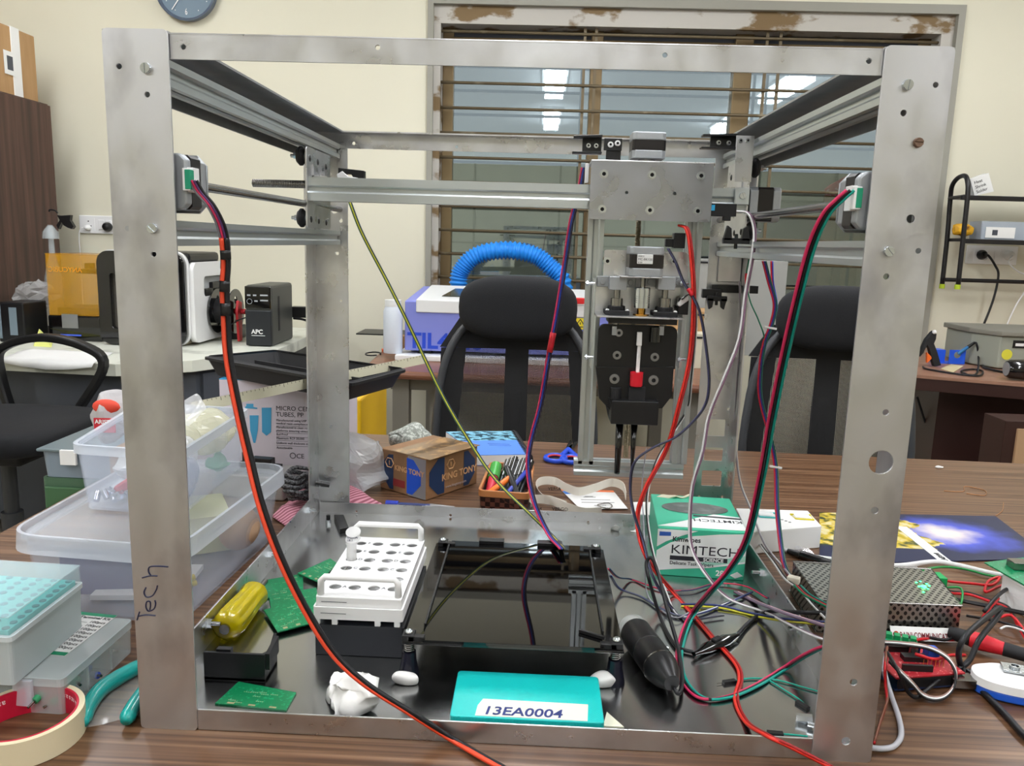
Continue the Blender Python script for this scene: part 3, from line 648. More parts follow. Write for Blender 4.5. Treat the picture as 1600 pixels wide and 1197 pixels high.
MB().box((-2.057, ty-.09, 1.10), (-2.056, ty-.01, 1.20)).build('shipping_label', M_paper, t); MB().box((-2.056, ty-.07, 1.12), (-2.0555, ty-.03, 1.18)).build('label_print', M_grey, t)
# counter along the back wall
pf = [G(-40, 553, CT), G(180, 569, CT), G(300, 563, CT), G(432, 547, CT), G(474, 529, CT)]
c = thing('side_counter', (-1.3, 2.8, FZ0), 'long counter with stained white top and grey cupboards below, along the back wall', 'counter')
top = [(-2.0, 2.2)] + [(p.x, p.y) for p in pf[1:]] + [(-.78, 3.46), (-2.0, 3.46)]
MB().prism([(x, y, CT-.045) for x, y in top], (0, 0, .045)).build('counter_top', M_stone, c, bevel=.002)
lo = [(-1.98, 2.26), (pf[1].x-.02, pf[1].y+.06), (pf[2].x-.01, pf[2].y+.05), (pf[3].x-.03, pf[3].y+.05), (pf[4].x-.05, pf[4].y+.02), (-.84, 3.44), (-1.98, 3.44)]
MB().prism([(x, y, FZ0+.07) for x, y in lo], (0, 0, CT-.045-FZ0-.07)).build('cupboard', M_grey, c)
for k, (a, b) in enumerate(((lo[2], lo[3]),)):
    A, B = Vector((*a, 0)), Vector((*b, 0)); d = (B-A).normalized(); n = Vector((d.y, -d.x, 0))
    for j, (z0, z1) in enumerate(((-.33, -.10), (-.66, -.345))):
        P = A+d*.02+n*.001; Q = B-d*.02+n*.001; dr = MB().prism([(P.x, P.y, z0), (Q.x, Q.y, z0), (Q.x, Q.y, z1), (P.x, P.y, z1)], n*.016).build('drawer', M_grey, c, bevel=.001)
        m1 = (P+Q)/2-d*.02 + n*.018; zc_ = z1-.06 if j == 0 else z1-.1
        mb = MB(); mb.tube([m1-d*.05+Vector((0, 0, zc_-.004)), m1-d*.055+n*.022+Vector((0, 0, zc_)), m1+d*.055+n*.022+Vector((0, 0, zc_)), m1+d*.05+Vector((0, 0, zc_+.003))], .005, 8); mb.build('handle', M_steel, dr, smooth=True)
# crumpled paper sheet over the counter edge
mb = MB(); pa = [G(0, 553, CT), G(60, 545, CT), G(140, 547, CT), G(146, 562, CT), G(132, 573, CT-.012), G(90, 566, CT-.004), G(0, 560, CT)]
q = [(-1.66, 2.40), (-1.30, 2.38), (-1.235, 2.118), (-1.60, 2.165)]
n_ = 12; rows = []
for i in range(n_+1):
    row = []
    for j in range(n_+1):
        u, v_ = i/n_, j/n_; A = Vector(q[0]).lerp(Vector(q[1]), u); B = Vector(q[3]).lerp(Vector(q[2]), u); p = A.lerp(B, v_)
        row.append(mb.b.verts.new((p.x, p.y, CT+.0015+.006*abs(noise.noise((u*4, v_*4, 0))))))
    rows.append(row)
for i in range(n_):
    for j in range(n_): mb._f((rows[i][j], rows[i+1][j], rows[i+1][j+1], rows[i][j+1]))
rr_ = rows
edge = [mb.b.verts.new(rows[i][n_].co + Vector((0, -.014, -.012-.018*math.sin(PI*i/n_)))) for i in range(n_+1)]
for i in range(n_): mb._f((rows[i][n_], rows[i+1][n_], edge[i+1], edge[i]))
o = mb.build('paper_sheet', M_paper, smooth=True); md = o.modifiers.new('s', 'SOLIDIFY'); md.thickness = .0006; md.offset = 1
tag(o, 'white paper sheet drooping over the counter edge behind the black armrest', 'paper')
# small items on the counter, left to right; base points lie on the counter
def place(u, v, z=CT): p = G(u, v, z); return Vector((p.x, p.y, z))
def topz(u, v, y): return at(u, v, y).z
b = place(22, 535); zt = topz(20, 473, b.y); wd = at(40, 500, b.y).x-at(3, 500, b.y).x
t = thing('black_case', b, 'small black box with a grey window at the far left of the counter', 'box')
MB().box((b.x-wd*.62, b.y, CT), (b.x+wd/2, b.y+.16, zt)).build('case_body', M_blk, t, bevel=.006)
MB().box((b.x-wd*.12, b.y-.001, CT+.03), (b.x+wd*.2, b.y+.002, zt-.02)).build('window', mat('frosted_grey', (120, 135, 145), .35), t); MB().box((b.x-wd*.6, b.y-.001, CT+.015), (b.x-wd*.46, b.y+.002, zt-.01)).build('window', mat('frosted_grey', (120, 135, 145), .35), t)
b = place(62, 524); zt = topz(62, 468, b.y); r = (at(76, 490, b.y).x-at(46, 490, b.y).x)/2*1.05
t = thing('resin_bottle', b, 'dark bottle with a white label and a clear bag over its neck', 'bottle')
MB().lathe(b, (0, 0, 1), [(0, r*.95), (.004, r), (.75*(zt-CT), r), (.9*(zt-CT), r*.75), (zt-CT, r*.45)], 24).build('bottle_body', mat('brown_bottle', (60, 56, 54), .3), t, smooth='a')
h = zt-CT; MB().lathe(b+V(0, 0, h*.28), (0, 0, 1), [(0, r*1.02), (h*.58, r*1.02)], 24, cap=(0, 0)).build('paper_label', M_paper, t, smooth=True)
for k, w_ in enumerate((.030, .046)): MB().box((b.x-w_/2, b.y-r*1.06, b.z+h*(.74-.09*k)), (b.x+w_/2, b.y-r*1.01, b.z+h*(.77-.09*k))).build('label_print', M_inkk, t)
mb = MB(); mb.sphere(b+V(0, 0, h*1.12), .075, 18, 12, (1.15, .8, .75)); o = mb.build('plastic_bag', film('bag_film', (205, 205, 205), .42, .25), t, smooth=False)
for v_ in o.data.vertices: v_.co += Vector((noise.noise(v_.co*40), noise.noise(v_.co*40+V(9, 0, 0)), noise.noise(v_.co*40+V(0, 7, 0))))*.03
# resin printer
b = place(84, 532); X1 = at(158, 500, b.y).x; x0 = b.x-.02; dx = X1-x0; zb = topz(110, 493, b.y); zt = topz(110, 397, b.y)
t = thing('resin_printer', (x0+dx/2, b.y+.1, CT), 'resin printer with an amber see-through cover over a black base', 'printer')
o = MB().box((x0, b.y, CT), (X1, b.y+.26, zb)).build('base', M_blkg, t, bevel=.008)
mx_ = x0+dx*.42; MB().box((mx_-.035, b.y-.003, CT+.055), (mx_+.035, b.y, CT+.115)).build('screen', mat('silver_screen', (150, 152, 155), .3, .6), t, bevel=.002)
MB().box((mx_-.045, b.y-.002, CT+.022), (mx_+.045, b.y-.0002, CT+.029)).build('blue_print', mat('blue_print', (70, 100, 220), .5), t)
M_amb = film('amber_acrylic', (226, 166, 14), .32, .08)
MB().shell([(x0+.004, b.y+.004, 0), (X1-.004, b.y+.004, 0), (X1-.004, b.y+.25, 0), (x0+.004, b.y+.25, 0)], zb, zt, .003, 0, False, .004).build('cover', M_amb, t)
MB().box((x0+.004, b.y+.004, zt-.003), (X1-.004, b.y+.25, zt)).build('cover_top', M_amb, t)
text('ANYCUBIC', .029, (x0+.160, b.y+.003, zt-.075), (1, 0, 0), (0, 0, 1), mat('pale_amber', (224, 160, 50), .4), t, 'lettering', .0003, sx=-1)
mb = MB(); mb.box((x0+dx*.60, b.y+.19, zb), (x0+dx*.78, b.y+.24, zt-.03)); mb.box((x0+dx*.35, b.y+.09, zt-.085), (x0+dx*.72, b.y+.2, zt-.065)); mb.box((x0+dx*.45, b.y+.12, zt-.065), (x0+dx*.56, b.y+.16, zt-.04)); mb.build('lift_arm', M_blk, t, bevel=.002)
mb = MB(); mb.box((x0+.02, b.y+.04, zb), (X1-.02, b.y+.2, zb+.03)); mb.build('resin_tank', M_grey, t, bevel=.003)
# glass spray bottle behind it
b = place(90, 520); zt = topz(90, 352, b.y); t = thing('trigger_sprayer', b, 'clear bottle with a black trigger sprayer standing behind the amber printer', 'bottle')
MB().lathe(b, (0, 0, 1), [(0, .035), (.004, .037), (.25, .037), (.36, .013), (zt-CT, .011)], 20).build('bottle_body', film('pale_glass', (210, 220, 225), .35, .1), t, smooth='a')
MB().lathe(V(b.x, b.y, zt-.06), (0, 0, 1), [(0, .035), (.03, .032), (.055, .014)], 20).build('collar', film('pale_glass', (210, 220, 225), .35, .1), t, smooth='a')
P = lambda u, v_: at(u, v_, b.y); mb = MB(); mb.prism([P(89, 336), P(93, 344), P(88, 352), P(91, 358), P(96, 347), P(99, 352), P(106, 356), P(112, 358), P(115, 354), P(109, 344), P(110, 336), P(94, 337)], (0, .02, 0)); mb.tube(cat_rom([P(77, 331), P(78, 328), P(86, 329), P(90, 333)], 5), .004, 8); mb.build('trigger', M_blk, t, bevel=.001)
mb = MB(); q_ = [P(x_, y_) for x_, y_ in ((50, 533), (60, 521), (70, 524), (83, 531), (72, 535), (52, 536))]
o = MB(); bb = [place(52, 541), place(60, 533), place(82, 538), place(80, 543)]; o.prism([bb[0], bb[3], bb[2]+V(0, 0, .004), bb[1]+V(0, .01, .05)], (0, .002, .0015)); o = o.build('sticky_note', mat('note_yellow', (222, 226, 130), .7), bevel=.0004)
tag(o, 'folded pale yellow note in front of the labelled bottle on the counter', 'note')
# filament printer: white shell, black door frame
b = place(163, 537); yb = b.y-.02; X0, X1 = at(157, 470, yb).x, at(290, 470, yb).x; zt = topz(220, 393, yb)
t = thing('filament_printer', ((X0+X1)/2, yb+.2, CT), 'white and black desktop printer with rounded corners, a black spool hanging on its side', 'printer')
zt2 = zt
plate('front_shell', rrect(X0, CT+.003, X1, zt2, .05, 8), [rrect(X0+.05, CT+.07, X1-.05, zt2-.09, .01)], .03, (0, yb, 0), (1, 0, 0), (0, 0, 1), M_blkg, t)
plate('white_rim', rrect(X0-.008, CT+.0005, X1+.004, zt2+.004, .052, 8), [rrect(X0+.03, CT+.04, X1-.03, zt2-.04, .03)], .02, (0, yb+.026, 0), (1, 0, 0), (0, 0, 1), M_white, t)
MB().box((X0+.03, yb+.04, CT+.002), (X1-.02, yb+.40, zt2-.05)).build('inner_body', mat('warm_panel', (190, 176, 150), .5), t, bevel=.01)
MB().box((X0+.04, yb+.018, CT+.03), (X1-.04, yb+.024, zt2-.03)).build('door_pane', film('dim_pane', (90, 95, 100), .35, .05), t)
MB().prism([(X0, yb+.04, zt2-.045), (X1+.003, yb+.04, zt2-.045), (X1+.003, yb+.36, zt2-.045), (X0, yb+.40, zt2-.045)], (0, 0, .045)).build('lid', M_blk, t, bevel=.015)
# side panel seen at the right, white with a recess
ys0, ys1 = yb+.03, yb+.42; sp_out = rrect(ys0, CT+.012, ys1, zt2-.04, .035, 6); rec = rrect(ys0+.10, CT+.20, ys1-.05, zt2-.10, .02, 5)
plate('side_panel', sp_out, [rec], .024, (X1+.012, 0, 0), (0, 1, 0), (0, 0, 1), M_white, t, 0)
mb = MB(); mb.box((X1-.03, ys0+.06, CT+.16), (X1-.005, ys1-.04, zt2-.06)); mb.mi = 1; mb.box((X1-.004, ys0+.14, zt2-.20), (X1+.012, ys1-.08, zt2-.155)); mb.box((X1-.004, ys0+.22, zt2-.17), (X1+.012, ys1-.07, zt2-.13)); mb.build('feed_recess', [mat('pale_recess', (190, 194, 196), .5), M_blk], t, bevel=.003)
cy, cz = yb+.24, topz(328, 485, yb+.24)
sp = thing('filament_spool', (X1+.10, cy, cz), 'black filament spool with a red holder on the side of the white and black printer', 'spool')
for k, x in enumerate((X1+.035, X1+.115)):
    plate('flange', [(cy+.098*math.cos(i*PI/18), cz+.098*math.sin(i*PI/18)) for i in range(36)], [(cy+.05*math.cos(a_), cz+.05*math.sin(a_), .017) for a_ in (0, PI/2, PI, 1.5*PI)]+[(cy, cz, .02)], .004, (x, 0, 0), (0, 1, 0), (0, 0, 1), M_blkg, sp)
MB().cyl((X1+.037, cy, cz), (X1+.113, cy, cz), .055, seg=32).build('wound_filament', M_blk2, sp, smooth='a')
mb = MB(); mb.cyl((X1+.028, cy, cz), (X1+.16, cy, cz), .012, seg=14); mb.prism([(X1+.13, cy-.03, cz+.05), (X1+.13, cy-.045, cz-.0), (X1+.13, cy-.03, cz-.13), (X1+.13, cy+.0, cz-.13), (X1+.13, cy+.01, cz+.04)], (.012, 0, 0)); mb.build('red_holder', mat('holder_red', (190, 30, 40), .4), sp, bevel=.002)
MB().box((X1+.02, yb+.30, CT), (X1+.10, yb+.40, CT+.06)).build('side_foot', M_blk, t, bevel=.004)
# uninterruptible supply
b = place(384, 541); X0, X1 = b.x, at(424, 500, b.y).x; zt = topz(405, 446, b.y); yb = b.y; dep = .30
t = thing('backup_power_unit', ((X0+X1)/2, yb+.1, CT), 'black upright backup power unit with a button panel, right end of the counter', 'power unit')
MB().box((X0, yb+.004, CT), (X1, yb+dep, zt)).build('casing', mat('charcoal', (62, 64, 60), .45), t, bevel=.012)
MB().box((X0+.001, yb, CT+.004), (X1-.001, yb+.012, zt-.105)).build('front_panel', mat('panel_black', (30, 33, 38), .4), t, bevel=.004)
f_ = MB().box((X0+.001, yb-.001, zt-.10), (X1-.001, yb+.012, zt-.004)).build('button_panel', M_blkg, t, bevel=.004)
text('APC', .026, ((X0+X1)/2-.03, yb-.0012, CT+.055), (1, 0, 0), (0, 0, 1), M_white, t, 'lettering', .0004, bold=.0006); MB().box(((X0+X1)/2-.03, yb-.001, CT+.046), ((X0+X1)/2+.028, yb, CT+.048)).build('underline', M_white, t)
mb = MB()
for k in (0, 1): mb.box((X1-.045, yb-.003, zt-.044-.022*k), (X1-.012, yb-.0015, zt-.038-.022*k))
for x, z in ((.02, .042), (.045, .042), (.05, .066)): mb.box((X0+x-.007, yb-.003, zt-z-.003), (X0+x+.007, yb-.0015, zt-z+.003))
mb.tube([(X0+.022+.011*math.cos(i*PI/8), yb-.002, zt-.068+.011*math.sin(i*PI/8)) for i in range(16)], .001, 5, True); mb.build('buttons', mat('button_grey', (170, 175, 180), .4), f_)
MB().box((X1-.001, yb+.09, CT+.06), (X1+.0012, yb+.11, zt-.05)).build('side_vent', M_blk2, t)
a = thing('power_adapter', (X1+.05, yb+dep-.03, topz(460, 488, yb+dep)), 'black power adapter plugged into the back of the backup power unit', 'adapter')
zz = a.location.z; MB().box((X1-.012, yb+dep+.002, zz-.025), (X1+.078, yb+dep+.05, zz+.025)).build('adapter_body', M_blk, a, bevel=.003)
mb = MB(); mb.tube(cat_rom([(X1+.078, yb+dep+.02, zz+.006), (X1+.10, yb+dep+.02, zz+.004), (X1+.118, yb+dep+.02, zz-.03), (X1+.105, yb+dep+.02, zz-.09), (X1+.125, yb+dep+.02, zz-.20), (X1+.125, yb+dep+.02, zz-.24)], 6), .0035, 6); mb.build('cord', M_blk, a, smooth=True)
tag(cable('power_cable', 'black cord leaving the lower back of the backup power unit', [(X1+.0, yb+dep+.004, CT+.095), (X1+.05, yb+dep, CT+.09), (X1+.10, yb+dep, CT+.07), (X1+.16, yb+dep-.02, CT+.04)], BLK, .0055), cat='cable')
tag(cable('thin_cord', 'thin black cord between the red spool holder and the backup power unit', [place(362, 538)+V(0, 0, .085), place(372, 536)+V(0, .02, .1), (X0+.01, yb+.1, CT+.125)], BLK, .003), cat='cable')
# wall fittings
def wall_clock():
    c = at(292, -17, WY-.02); t = thing('wall_clock', (c.x, WY-.02, c.z), 'round blue-grey wall clock high on the back wall, cut off by the picture top', 'clock')
    n = (0, -1, 0); R_ = .150
    MB().lathe((c.x, WY-.001, c.z), n, [(0, R_*.97), (.03, R_), (.042, R_), (.046, R_*.95), (.030, R_*.90)], 48, cap=(1, 0)).build('rim', mat('clock_rim', (92, 104, 122), .35), t, smooth='a')
    MB().lathe((c.x, WY-.027, c.z), n, [(0, R_*.92), (.003, R_*.92)], 48).build('face', mat('clock_face', (104, 124, 140), .5), t, smooth='a')
    text('6', .042, (c.x-.003, WY-.0312, c.z-.120), (1, 0, 0), (0, 0, 1), M_white, t, 'numeral', .0005, 'CENTER', sx=.6)
    mb = MB(); mb.prism([(c.x-.004, WY-.034, c.z), (c.x-.074, WY-.034, c.z-.098), (c.x-.071, WY-.034, c.z-.100), (c.x+.003, WY-.034, c.z-.002)], (0, -.001, 0)); mb.build('hand', M_white, t)
    mb = MB()
    for k in range(12):
        a_ = k*PI/6; mb.box((c.x+.115*math.sin(a_)-.002, WY-.031, c.z+.115*math.cos(a_)-.002), (c.x+.115*math.sin(a_)+.002, WY-.030, c.z+.115*math.cos(a_)+.002))
    mb.build('minute_dots', M_white, t)
wall_clock()
def switchboard(u0, v0, u1, v1, lab, kinds):
    x0, x1, z0, z1 = pxr(u0, v0, u1, v1, WY-.01); z0 = z1-.092; t = thing('switchboard', ((x0+x1)/2, WY, (z0+z1)/2), lab, 'switchboard')
    MB().box((x0, WY-.012, z0), (x1, WY, z1)).build('cover_plate', M_white, t, bevel=.004)
    for k, (fx, kd) in enumerate(kinds):
        x = x0+(x1-x0)*fx
        if kd == 's':
            for d in (-.019, .019): MB().box((x+d-.015, WY-.017, z0+.022), (x+d+.015, WY-.012, z1-.022)).build('rocker', M_white, t, bevel=.002)
        else:
            mb = MB(); mb.box((x-.032, WY-.0135, z0+.014), (x+.032, WY-.012, z1-.014)); mb.mi = 1
            for dx_, dz in ((0, .016), (-.012, -.008), (.012, -.008)): mb.cyl((x+dx_, WY-.0139, (z0+z1)/2+dz), (x+dx_, WY-.0135, (z0+z1)/2+dz), .0035, seg=10)
            mb.build('socket', [M_white, M_hole], t)
    return t, x0, x1, z0, z1
sb, x0, x1, z0, z1 = switchboard(124, 337, 192, 365, 'white switchboard on the back wall above the amber printer', ((.22, 'p'), (.60, 's'), (.86, 'p')))
def plug(x, z, m_, lab, name='plug', r=.024):
    t = thing(name, (x, WY-.03, z), lab, 'plug'); MB().lathe((x, WY-.015, z), (0, -1, 0), [(0, r), (.012, r), (.028, r*.7), (.032, r*.35)], 20).build('plug_body', m_, t, smooth='a'); return t
p = plug(x0+.05, z0+.03, M_white, 'white plug with thin white cord in the switchboard above the amber printer', r=.014)
mb = MB(); mb.tube(cat_rom([(x0+.045, WY-.035, z0+.03), (x0+.02, WY-.04, z0+.02), (x0+.005, WY-.03, z0-.03), (x0+.0, WY-.02, z0-.15), (x0-.005, WY-.02, z0-.5)], 6), .0025, 6); mb.build('cord', M_white, p, smooth=True)
plug(at(171, 350, WY).x, (z0+z1)/2-.01, M_blk, 'black plug in the switchboard beside the front left post')
# things on the floor under the counter
t = thing('drawer_tower', (-.77, 1.45, FZ0), 'green-tinted plastic drawer tower on the floor between the left chair and the clear boxes', 'drawers')
bx0, bx1 = -.92, -.62
MB().shell([(bx0, 1.3, 0), (bx1, 1.3, 0), (bx1, 1.6, 0), (bx0, 1.6, 0)], FZ0+.001, -.20, .006, 0, True, .01).build('tower_body', film('green_bin', (76, 108, 84), .85), t)
for k in range(4):
    z0 = -.75+.012+.132*k; d_ = MB().box((bx0+.008, 1.292, z0), (bx1-.008, 1.299, z0+.12)).build('drawer', mat('drawer_green', (62, 98, 66), .45), t, bevel=.004)
    MB().box((bx0+.11, 1.282, z0+.095), (bx1-.11, 1.292, z0+.105)).build('pull', mat('drawer_green', (62, 98, 66), .45), d_)
t = thing('storage_bin', (-.77, 1.45, -.2), 'pale grey clear bin with a white latch on top of the green-tinted drawer tower', 'bin')
MB().shell([(bx0, 1.3, 0), (bx1, 1.3, 0), (bx1, 1.6, 0), (bx0, 1.6, 0)], -.199, -.13, .003, .03, True, .02).build('bin_body', film('grey_bin', (150, 165, 180), .7), t)
MB().box((bx0-.006, 1.292, -.13), (bx1+.006, 1.608, -.122)).build('lid', film('bin_lid', (120, 135, 140), .8), t, bevel=.003)
MB().box((-.86, 1.284, -.16), (-.82, 1.292, -.122)).build('latch', M_white, t)
pq = [at(*q, 1.25) for q in ((150, 655), (146, 630), (152, 608), (162, 612), (168, 624), (188, 622), (200, 640), (200, 668))]
mb = MB(); mb.sphere(at(180, 650, 1.22), .06, 20, 14, (1., .6, 1.1)); o = mb.build('bag_body', film('grey_bag', (190, 188, 190), .85, .5))
for v_ in o.data.vertices: v_.co += Vector((noise.noise(v_.co*18), noise.noise(v_.co*18+V(9, 0, 0)), noise.noise(v_.co*18+V(0, 7, 0))))*.018
c = at(180, 650, 1.22); g = thing('shopping_bag', (c.x, c.y, c.z-.06), 'pale plastic shopping bag with red printing between left chair and clear box', 'bag'); adopt(o, g)
MB().sphere(c+V(-.005, -.028, .028), .034, 14, 8, (1, .35, .55)).build('red_print', mat('bag_red', (215, 70, 50), .6), g, smooth=True)
MB().obox(c+V(-.0, -.048, -.012), (.05, .004, .034)).build('red_panel', mat('label_red', (190, 35, 50), .6), g)
text('ARISTO', .014, c+V(-.022, -.0505, -.008), (1, 0, 0), (0, 0, 1), M_white, g, 'lettering', .0002, bold=.0003)
mb = MB(); mb.box((c.x-.02, c.y+.0, FZ0), (c.x+.16, c.y+.10, c.z-.085)); tag(mb.build('carton', M_card), 'plain brown carton on the floor under the pale shopping bag', 'box')

# ---------------------------------------------------------------- office chairs
mf = bpy.data.materials.new('mesh_fabric'); mf.use_nodes = True; nt = mf.node_tree; N = nt.nodes; L = nt.links
bs = N['Principled BSDF']; bs.inputs['Base Color'].default_value = lin((24, 24, 26)); bs.inputs['Roughness'].default_value = .7
tc = N.new('ShaderNodeTexCoord'); sx_ = N.new('ShaderNodeSeparateXYZ'); L.new(tc.outputs['Object'], sx_.inputs[0])
def mth(op, a, b=None):
    n = N.new('ShaderNodeMath'); n.operation = op
    for i, x in enumerate((a, b)):
        if x is None: continue
        if isinstance(x, (int, float)): n.inputs[i].default_value = x
        else: L.new(x, n.inputs[i])
    return n.outputs[0]
k1 = 2*PI/.0068; X_, Z_ = mth('MULTIPLY', sx_.outputs['X'], k1), mth('MULTIPLY', sx_.outputs['Z'], k1)
sm = mth('MULTIPLY', mth('SINE', mth('ADD', X_, Z_)), mth('SINE', mth('SUBTRACT', X_, Z_)))
L.new(mth('LESS_THAN', sm, .22), bs.inputs['Alpha'])
M_mesh = mf; M_frame = mat('chair_frame', (58, 60, 64), .45); M_fab = mat('black_fabric', (17, 18, 22), .85, bump=(420, .35)); M_padn = mat('dark_knit', (26, 27, 30), .9, bump=((700, 700, 700), .6))
def superprof(w_, h_, n, e=2.6):
    out = []
    for i in range(n):
        a = 2*PI*i/n; c_, s_ = math.cos(a), math.sin(a)
        out.append((w_*math.copysign(abs(c_)**(2/e), c_), h_*math.copysign(abs(s_)**(2/e), s_)))
    return out
def make_chair(lab, head=True):
    t = thing('office_chair', (0, 0, FZ0), lab, 'chair', 'black office chairs')
    z = lambda h: FZ0+h
    # back frame: rounded loop, wider low down, slightly curved in plan
    loop = []
    for u, v_ in superprof(1, 1, 48, 2.9):
        w_ = .205 + .022*(-v_); loop.append((u*w_, .25+.03*abs(u)**2*-1+.02*v_, z(.74+.26*v_)))
    MB().tube(loop, .011, 8, True).build('back_frame', M_frame, t, smooth=True)
    mb = MB(); n = 18; rows = []
    for i in range(n+1):
        v_ = -1+2*i/n; e = 2.9; hw = max(0., 1-abs(v_)**e)**(1/e); row = []
        for j in range(n+1):
            u = (-1+2*j/n)*hw; w_ = .205+.022*(-v_); row.append(mb.b.verts.new((u*w_, .25-.03*u*u+.02*v_, z(.74+.26*v_))))
        rows.append(row)
    for i in range(n):
        for j in range(n): mb._f((rows[i][j], rows[i][j+1], rows[i+1][j+1], rows[i+1][j]))
    mb.build('back_mesh', M_mesh, t, smooth=True)
    mb = MB(); mb.hexa([(-.205, .262, z(.90)), (.205, .262, z(.90)), (.205, .268, z(.90)), (-.205, .268, z(.90)), (-.15, .268, z(.985)), (.15, .268, z(.985)), (.15, .274, z(.985)), (-.15, .274, z(.985))])
    mb.hexa([(-.032, .262, z(.50)), (.032, .262, z(.50)), (.032, .275, z(.50)), (-.032, .275, z(.50)), (-.03, .268, z(.92)), (.03, .268, z(.92)), (.03, .278, z(.92)), (-.03, .278, z(.92))])
    for s in (-1, 1): mb.hexa([(s*.21, .235, z(.55)), (s*.165, .245, z(.55)), (s*.165, .25, z(.55)), (s*.21, .24, z(.55)), (s*.20, .25, z(.90)), (s*.135, .258, z(.90)), (s*.135, .263, z(.90)), (s*.20, .255, z(.90))])
    mb.build('lumbar_support', M_blk2, t)
    if head:
        MB().sphere((0, .215, z(1.012)), 1, 36, 20, (.152, .05, .083), e=.72).build('headrest', M_padn, t, smooth=True)
    o = MB().sphere((0, -.0, z(.475)), 1, 32, 12, (.25, .25, .042), e=.55).build('seat', M_fab, t, smooth=True)
    MB().box((-.12, -.12, z(.40)), (.12, .14, z(.44))).build('tilt_mechanism', M_blk2, t, bevel=.01)
    mb = MB(); mb.tube(cat_rom([(0, .05, z(.42)), (0, .24, z(.42)), (0, .30, z(.48)), (0, .285, z(.62)), (0, .28, z(.8))], 6), .022, 8); mb.build('back_bracket', M_blk2, t, smooth=True)
    MB().lathe((0, 0, z(.08)), (0, 0, 1), [(0, .032), (.16, .032), (.16, .022), (.32, .022)], 20).build('gas_column', M_frame, t, smooth='a')
    for k in range(5):
        a = 2*PI*k/5+.3; d = Vector((math.cos(a), math.sin(a), 0)); mb = MB(); mb.tube([d*.02+V(0, 0, z(.13)), d*.15+V(0, 0, z(.115)), d*.30+V(0, 0, z(.075))], [.026, .022, .015], 8); leg = mb.build('leg', M_blk2, t, smooth=True)
        e_ = Vector((-d.y, d.x, 0)); mb = MB()
        for s in (-1, 1): mb.cyl(d*.30+e_*s*.008+V(0, 0, z(.027)), d*.30+e_*s*.024+V(0, 0, z(.027)), .026, seg=16)
        mb.cyl(d*.30-e_*.01+V(0, 0, z(.05)), d*.30+e_*.01+V(0, 0, z(.05)), .02, seg=12); mb.build('caster', M_blk, leg, smooth='a')
    for s in (-1, 1):
        P_ = cat_rom([(s*.27, .16, z(.46)), (s*.285, .20, z(.58)), (s*.285, .19, z(.66)), (s*.285, .05, z(.70)), (s*.285, -.10, z(.68)), (s*.285, -.17, z(.62)), (s*.27, -.06, z(.46))], 7)
        mb = MB(); mb.strap(P_, (.04, 0, 0), .024); mb.build('armrest', M_blk, t, bevel=.006)
    return t
ch = make_chair('black mesh office chair with headrest behind the table, left of the black tool head')
ch.location = (.283, 1.20, FZ0)
c2 = copy_tree(ch); tag(c2, 'black mesh office chair with headrest partly hidden by the front right post'); c2.location = (1.068, 1.20, FZ0); c2.rotation_euler.z = -.12
for o in ch.children:
    if o.name.startswith('armrest'): o.location.z -= .05
for o in c2.children:
    if o.name.startswith('armrest'): o.location.z -= .05
c3 = copy_tree(ch); tag(c3, 'black office chair turned sideways at the picture edge, in front of the side counter')
for o in list(c3.children):
    if o.name.startswith('headrest'): bpy.data.objects.remove(o)
c3.location = (-1.34, 1.78, FZ0); c3.rotation_euler.z = PI/2; c3.scale = (1, 1, 1.15)
for o in c3.children:
    if o.name.startswith('armrest'): o.location.z += .05
# ---------------------------------------------------------------- engraver on its desk, seen through the machine
M_desk = mat('reddish_desk', (128, 84, 62), .35, noise_=((3, 30, 30), (104, 64, 46), .35, .7))
t = thing('side_desk', (.4, 2.6, FZ0), 'reddish brown desk with grey metal legs in front of the window', 'desk')
da, db = G(560, 578, CT), G(905, 600, CT)
MB().prism([(-.30, 2.19, CT-.03), (.98, 2.10, CT-.03), (1.04, 3.40, CT-.03), (-.36, 3.40, CT-.03)], (0, 0, .03)).build('desk_top', M_desk, t, bevel=.012)
M_leg = mat('grey_leg', (128, 124, 116), .45, .3)
for x, y in ((-.16, 2.27), (.90, 2.20), (-.18, 3.3), (.94, 3.3)): MB().box((x-.03, y-.03, FZ0), (x+.03, y+.03, CT-.03)).build('leg', M_leg, t)
MB().box((-.06, 2.30, FZ0), (-.01, 2.33, CT-.03)).build('leg', M_leg, t); MB().box((-.2, 2.26, CT-.08), (.92, 2.29, CT-.03)).build('apron', M_leg, t)
eb = G(632, 553, CT+.02); ex0 = eb.x; ey = eb.y; ex1 = ex0+.80; ez = CT+.035; f = ey
zt_ = at(650, 470, ey).z; zb_ = at(700, 448, ey+.55).z
M_eng = mat('engraver_blue', (124, 132, 206), .45); M_engw = mat('engraver_white', (226, 228, 228), .35)
b_ = MB().box((ex0-.03, ey-.05, CT+.0005), (ex1+.02, ey+.40, CT+.022)); 
sl = b_.build('white_board', M_engw, bevel=.003); tag(sl, 'thin white board on the desk under the blue and white engraver', 'board')
t = thing('laser_engraver', ((ex0+ex1)/2, ey+.2, CT+.03), 'blue and white laser engraver machine on the desk by the window', 'engraver')
top_z = zt_+.012; bk = ey+.5
MB().hexa([(ex0, f, ez), (ex1, f, ez), (ex1, bk, ez), (ex0, bk, ez), (ex0, f, zt_), (ex1, f, zt_), (ex1, bk, zt_+.03), (ex0, bk, zt_+.03)]).build('cabinet', M_eng, t, bevel=.006)
lx = ex0+.045
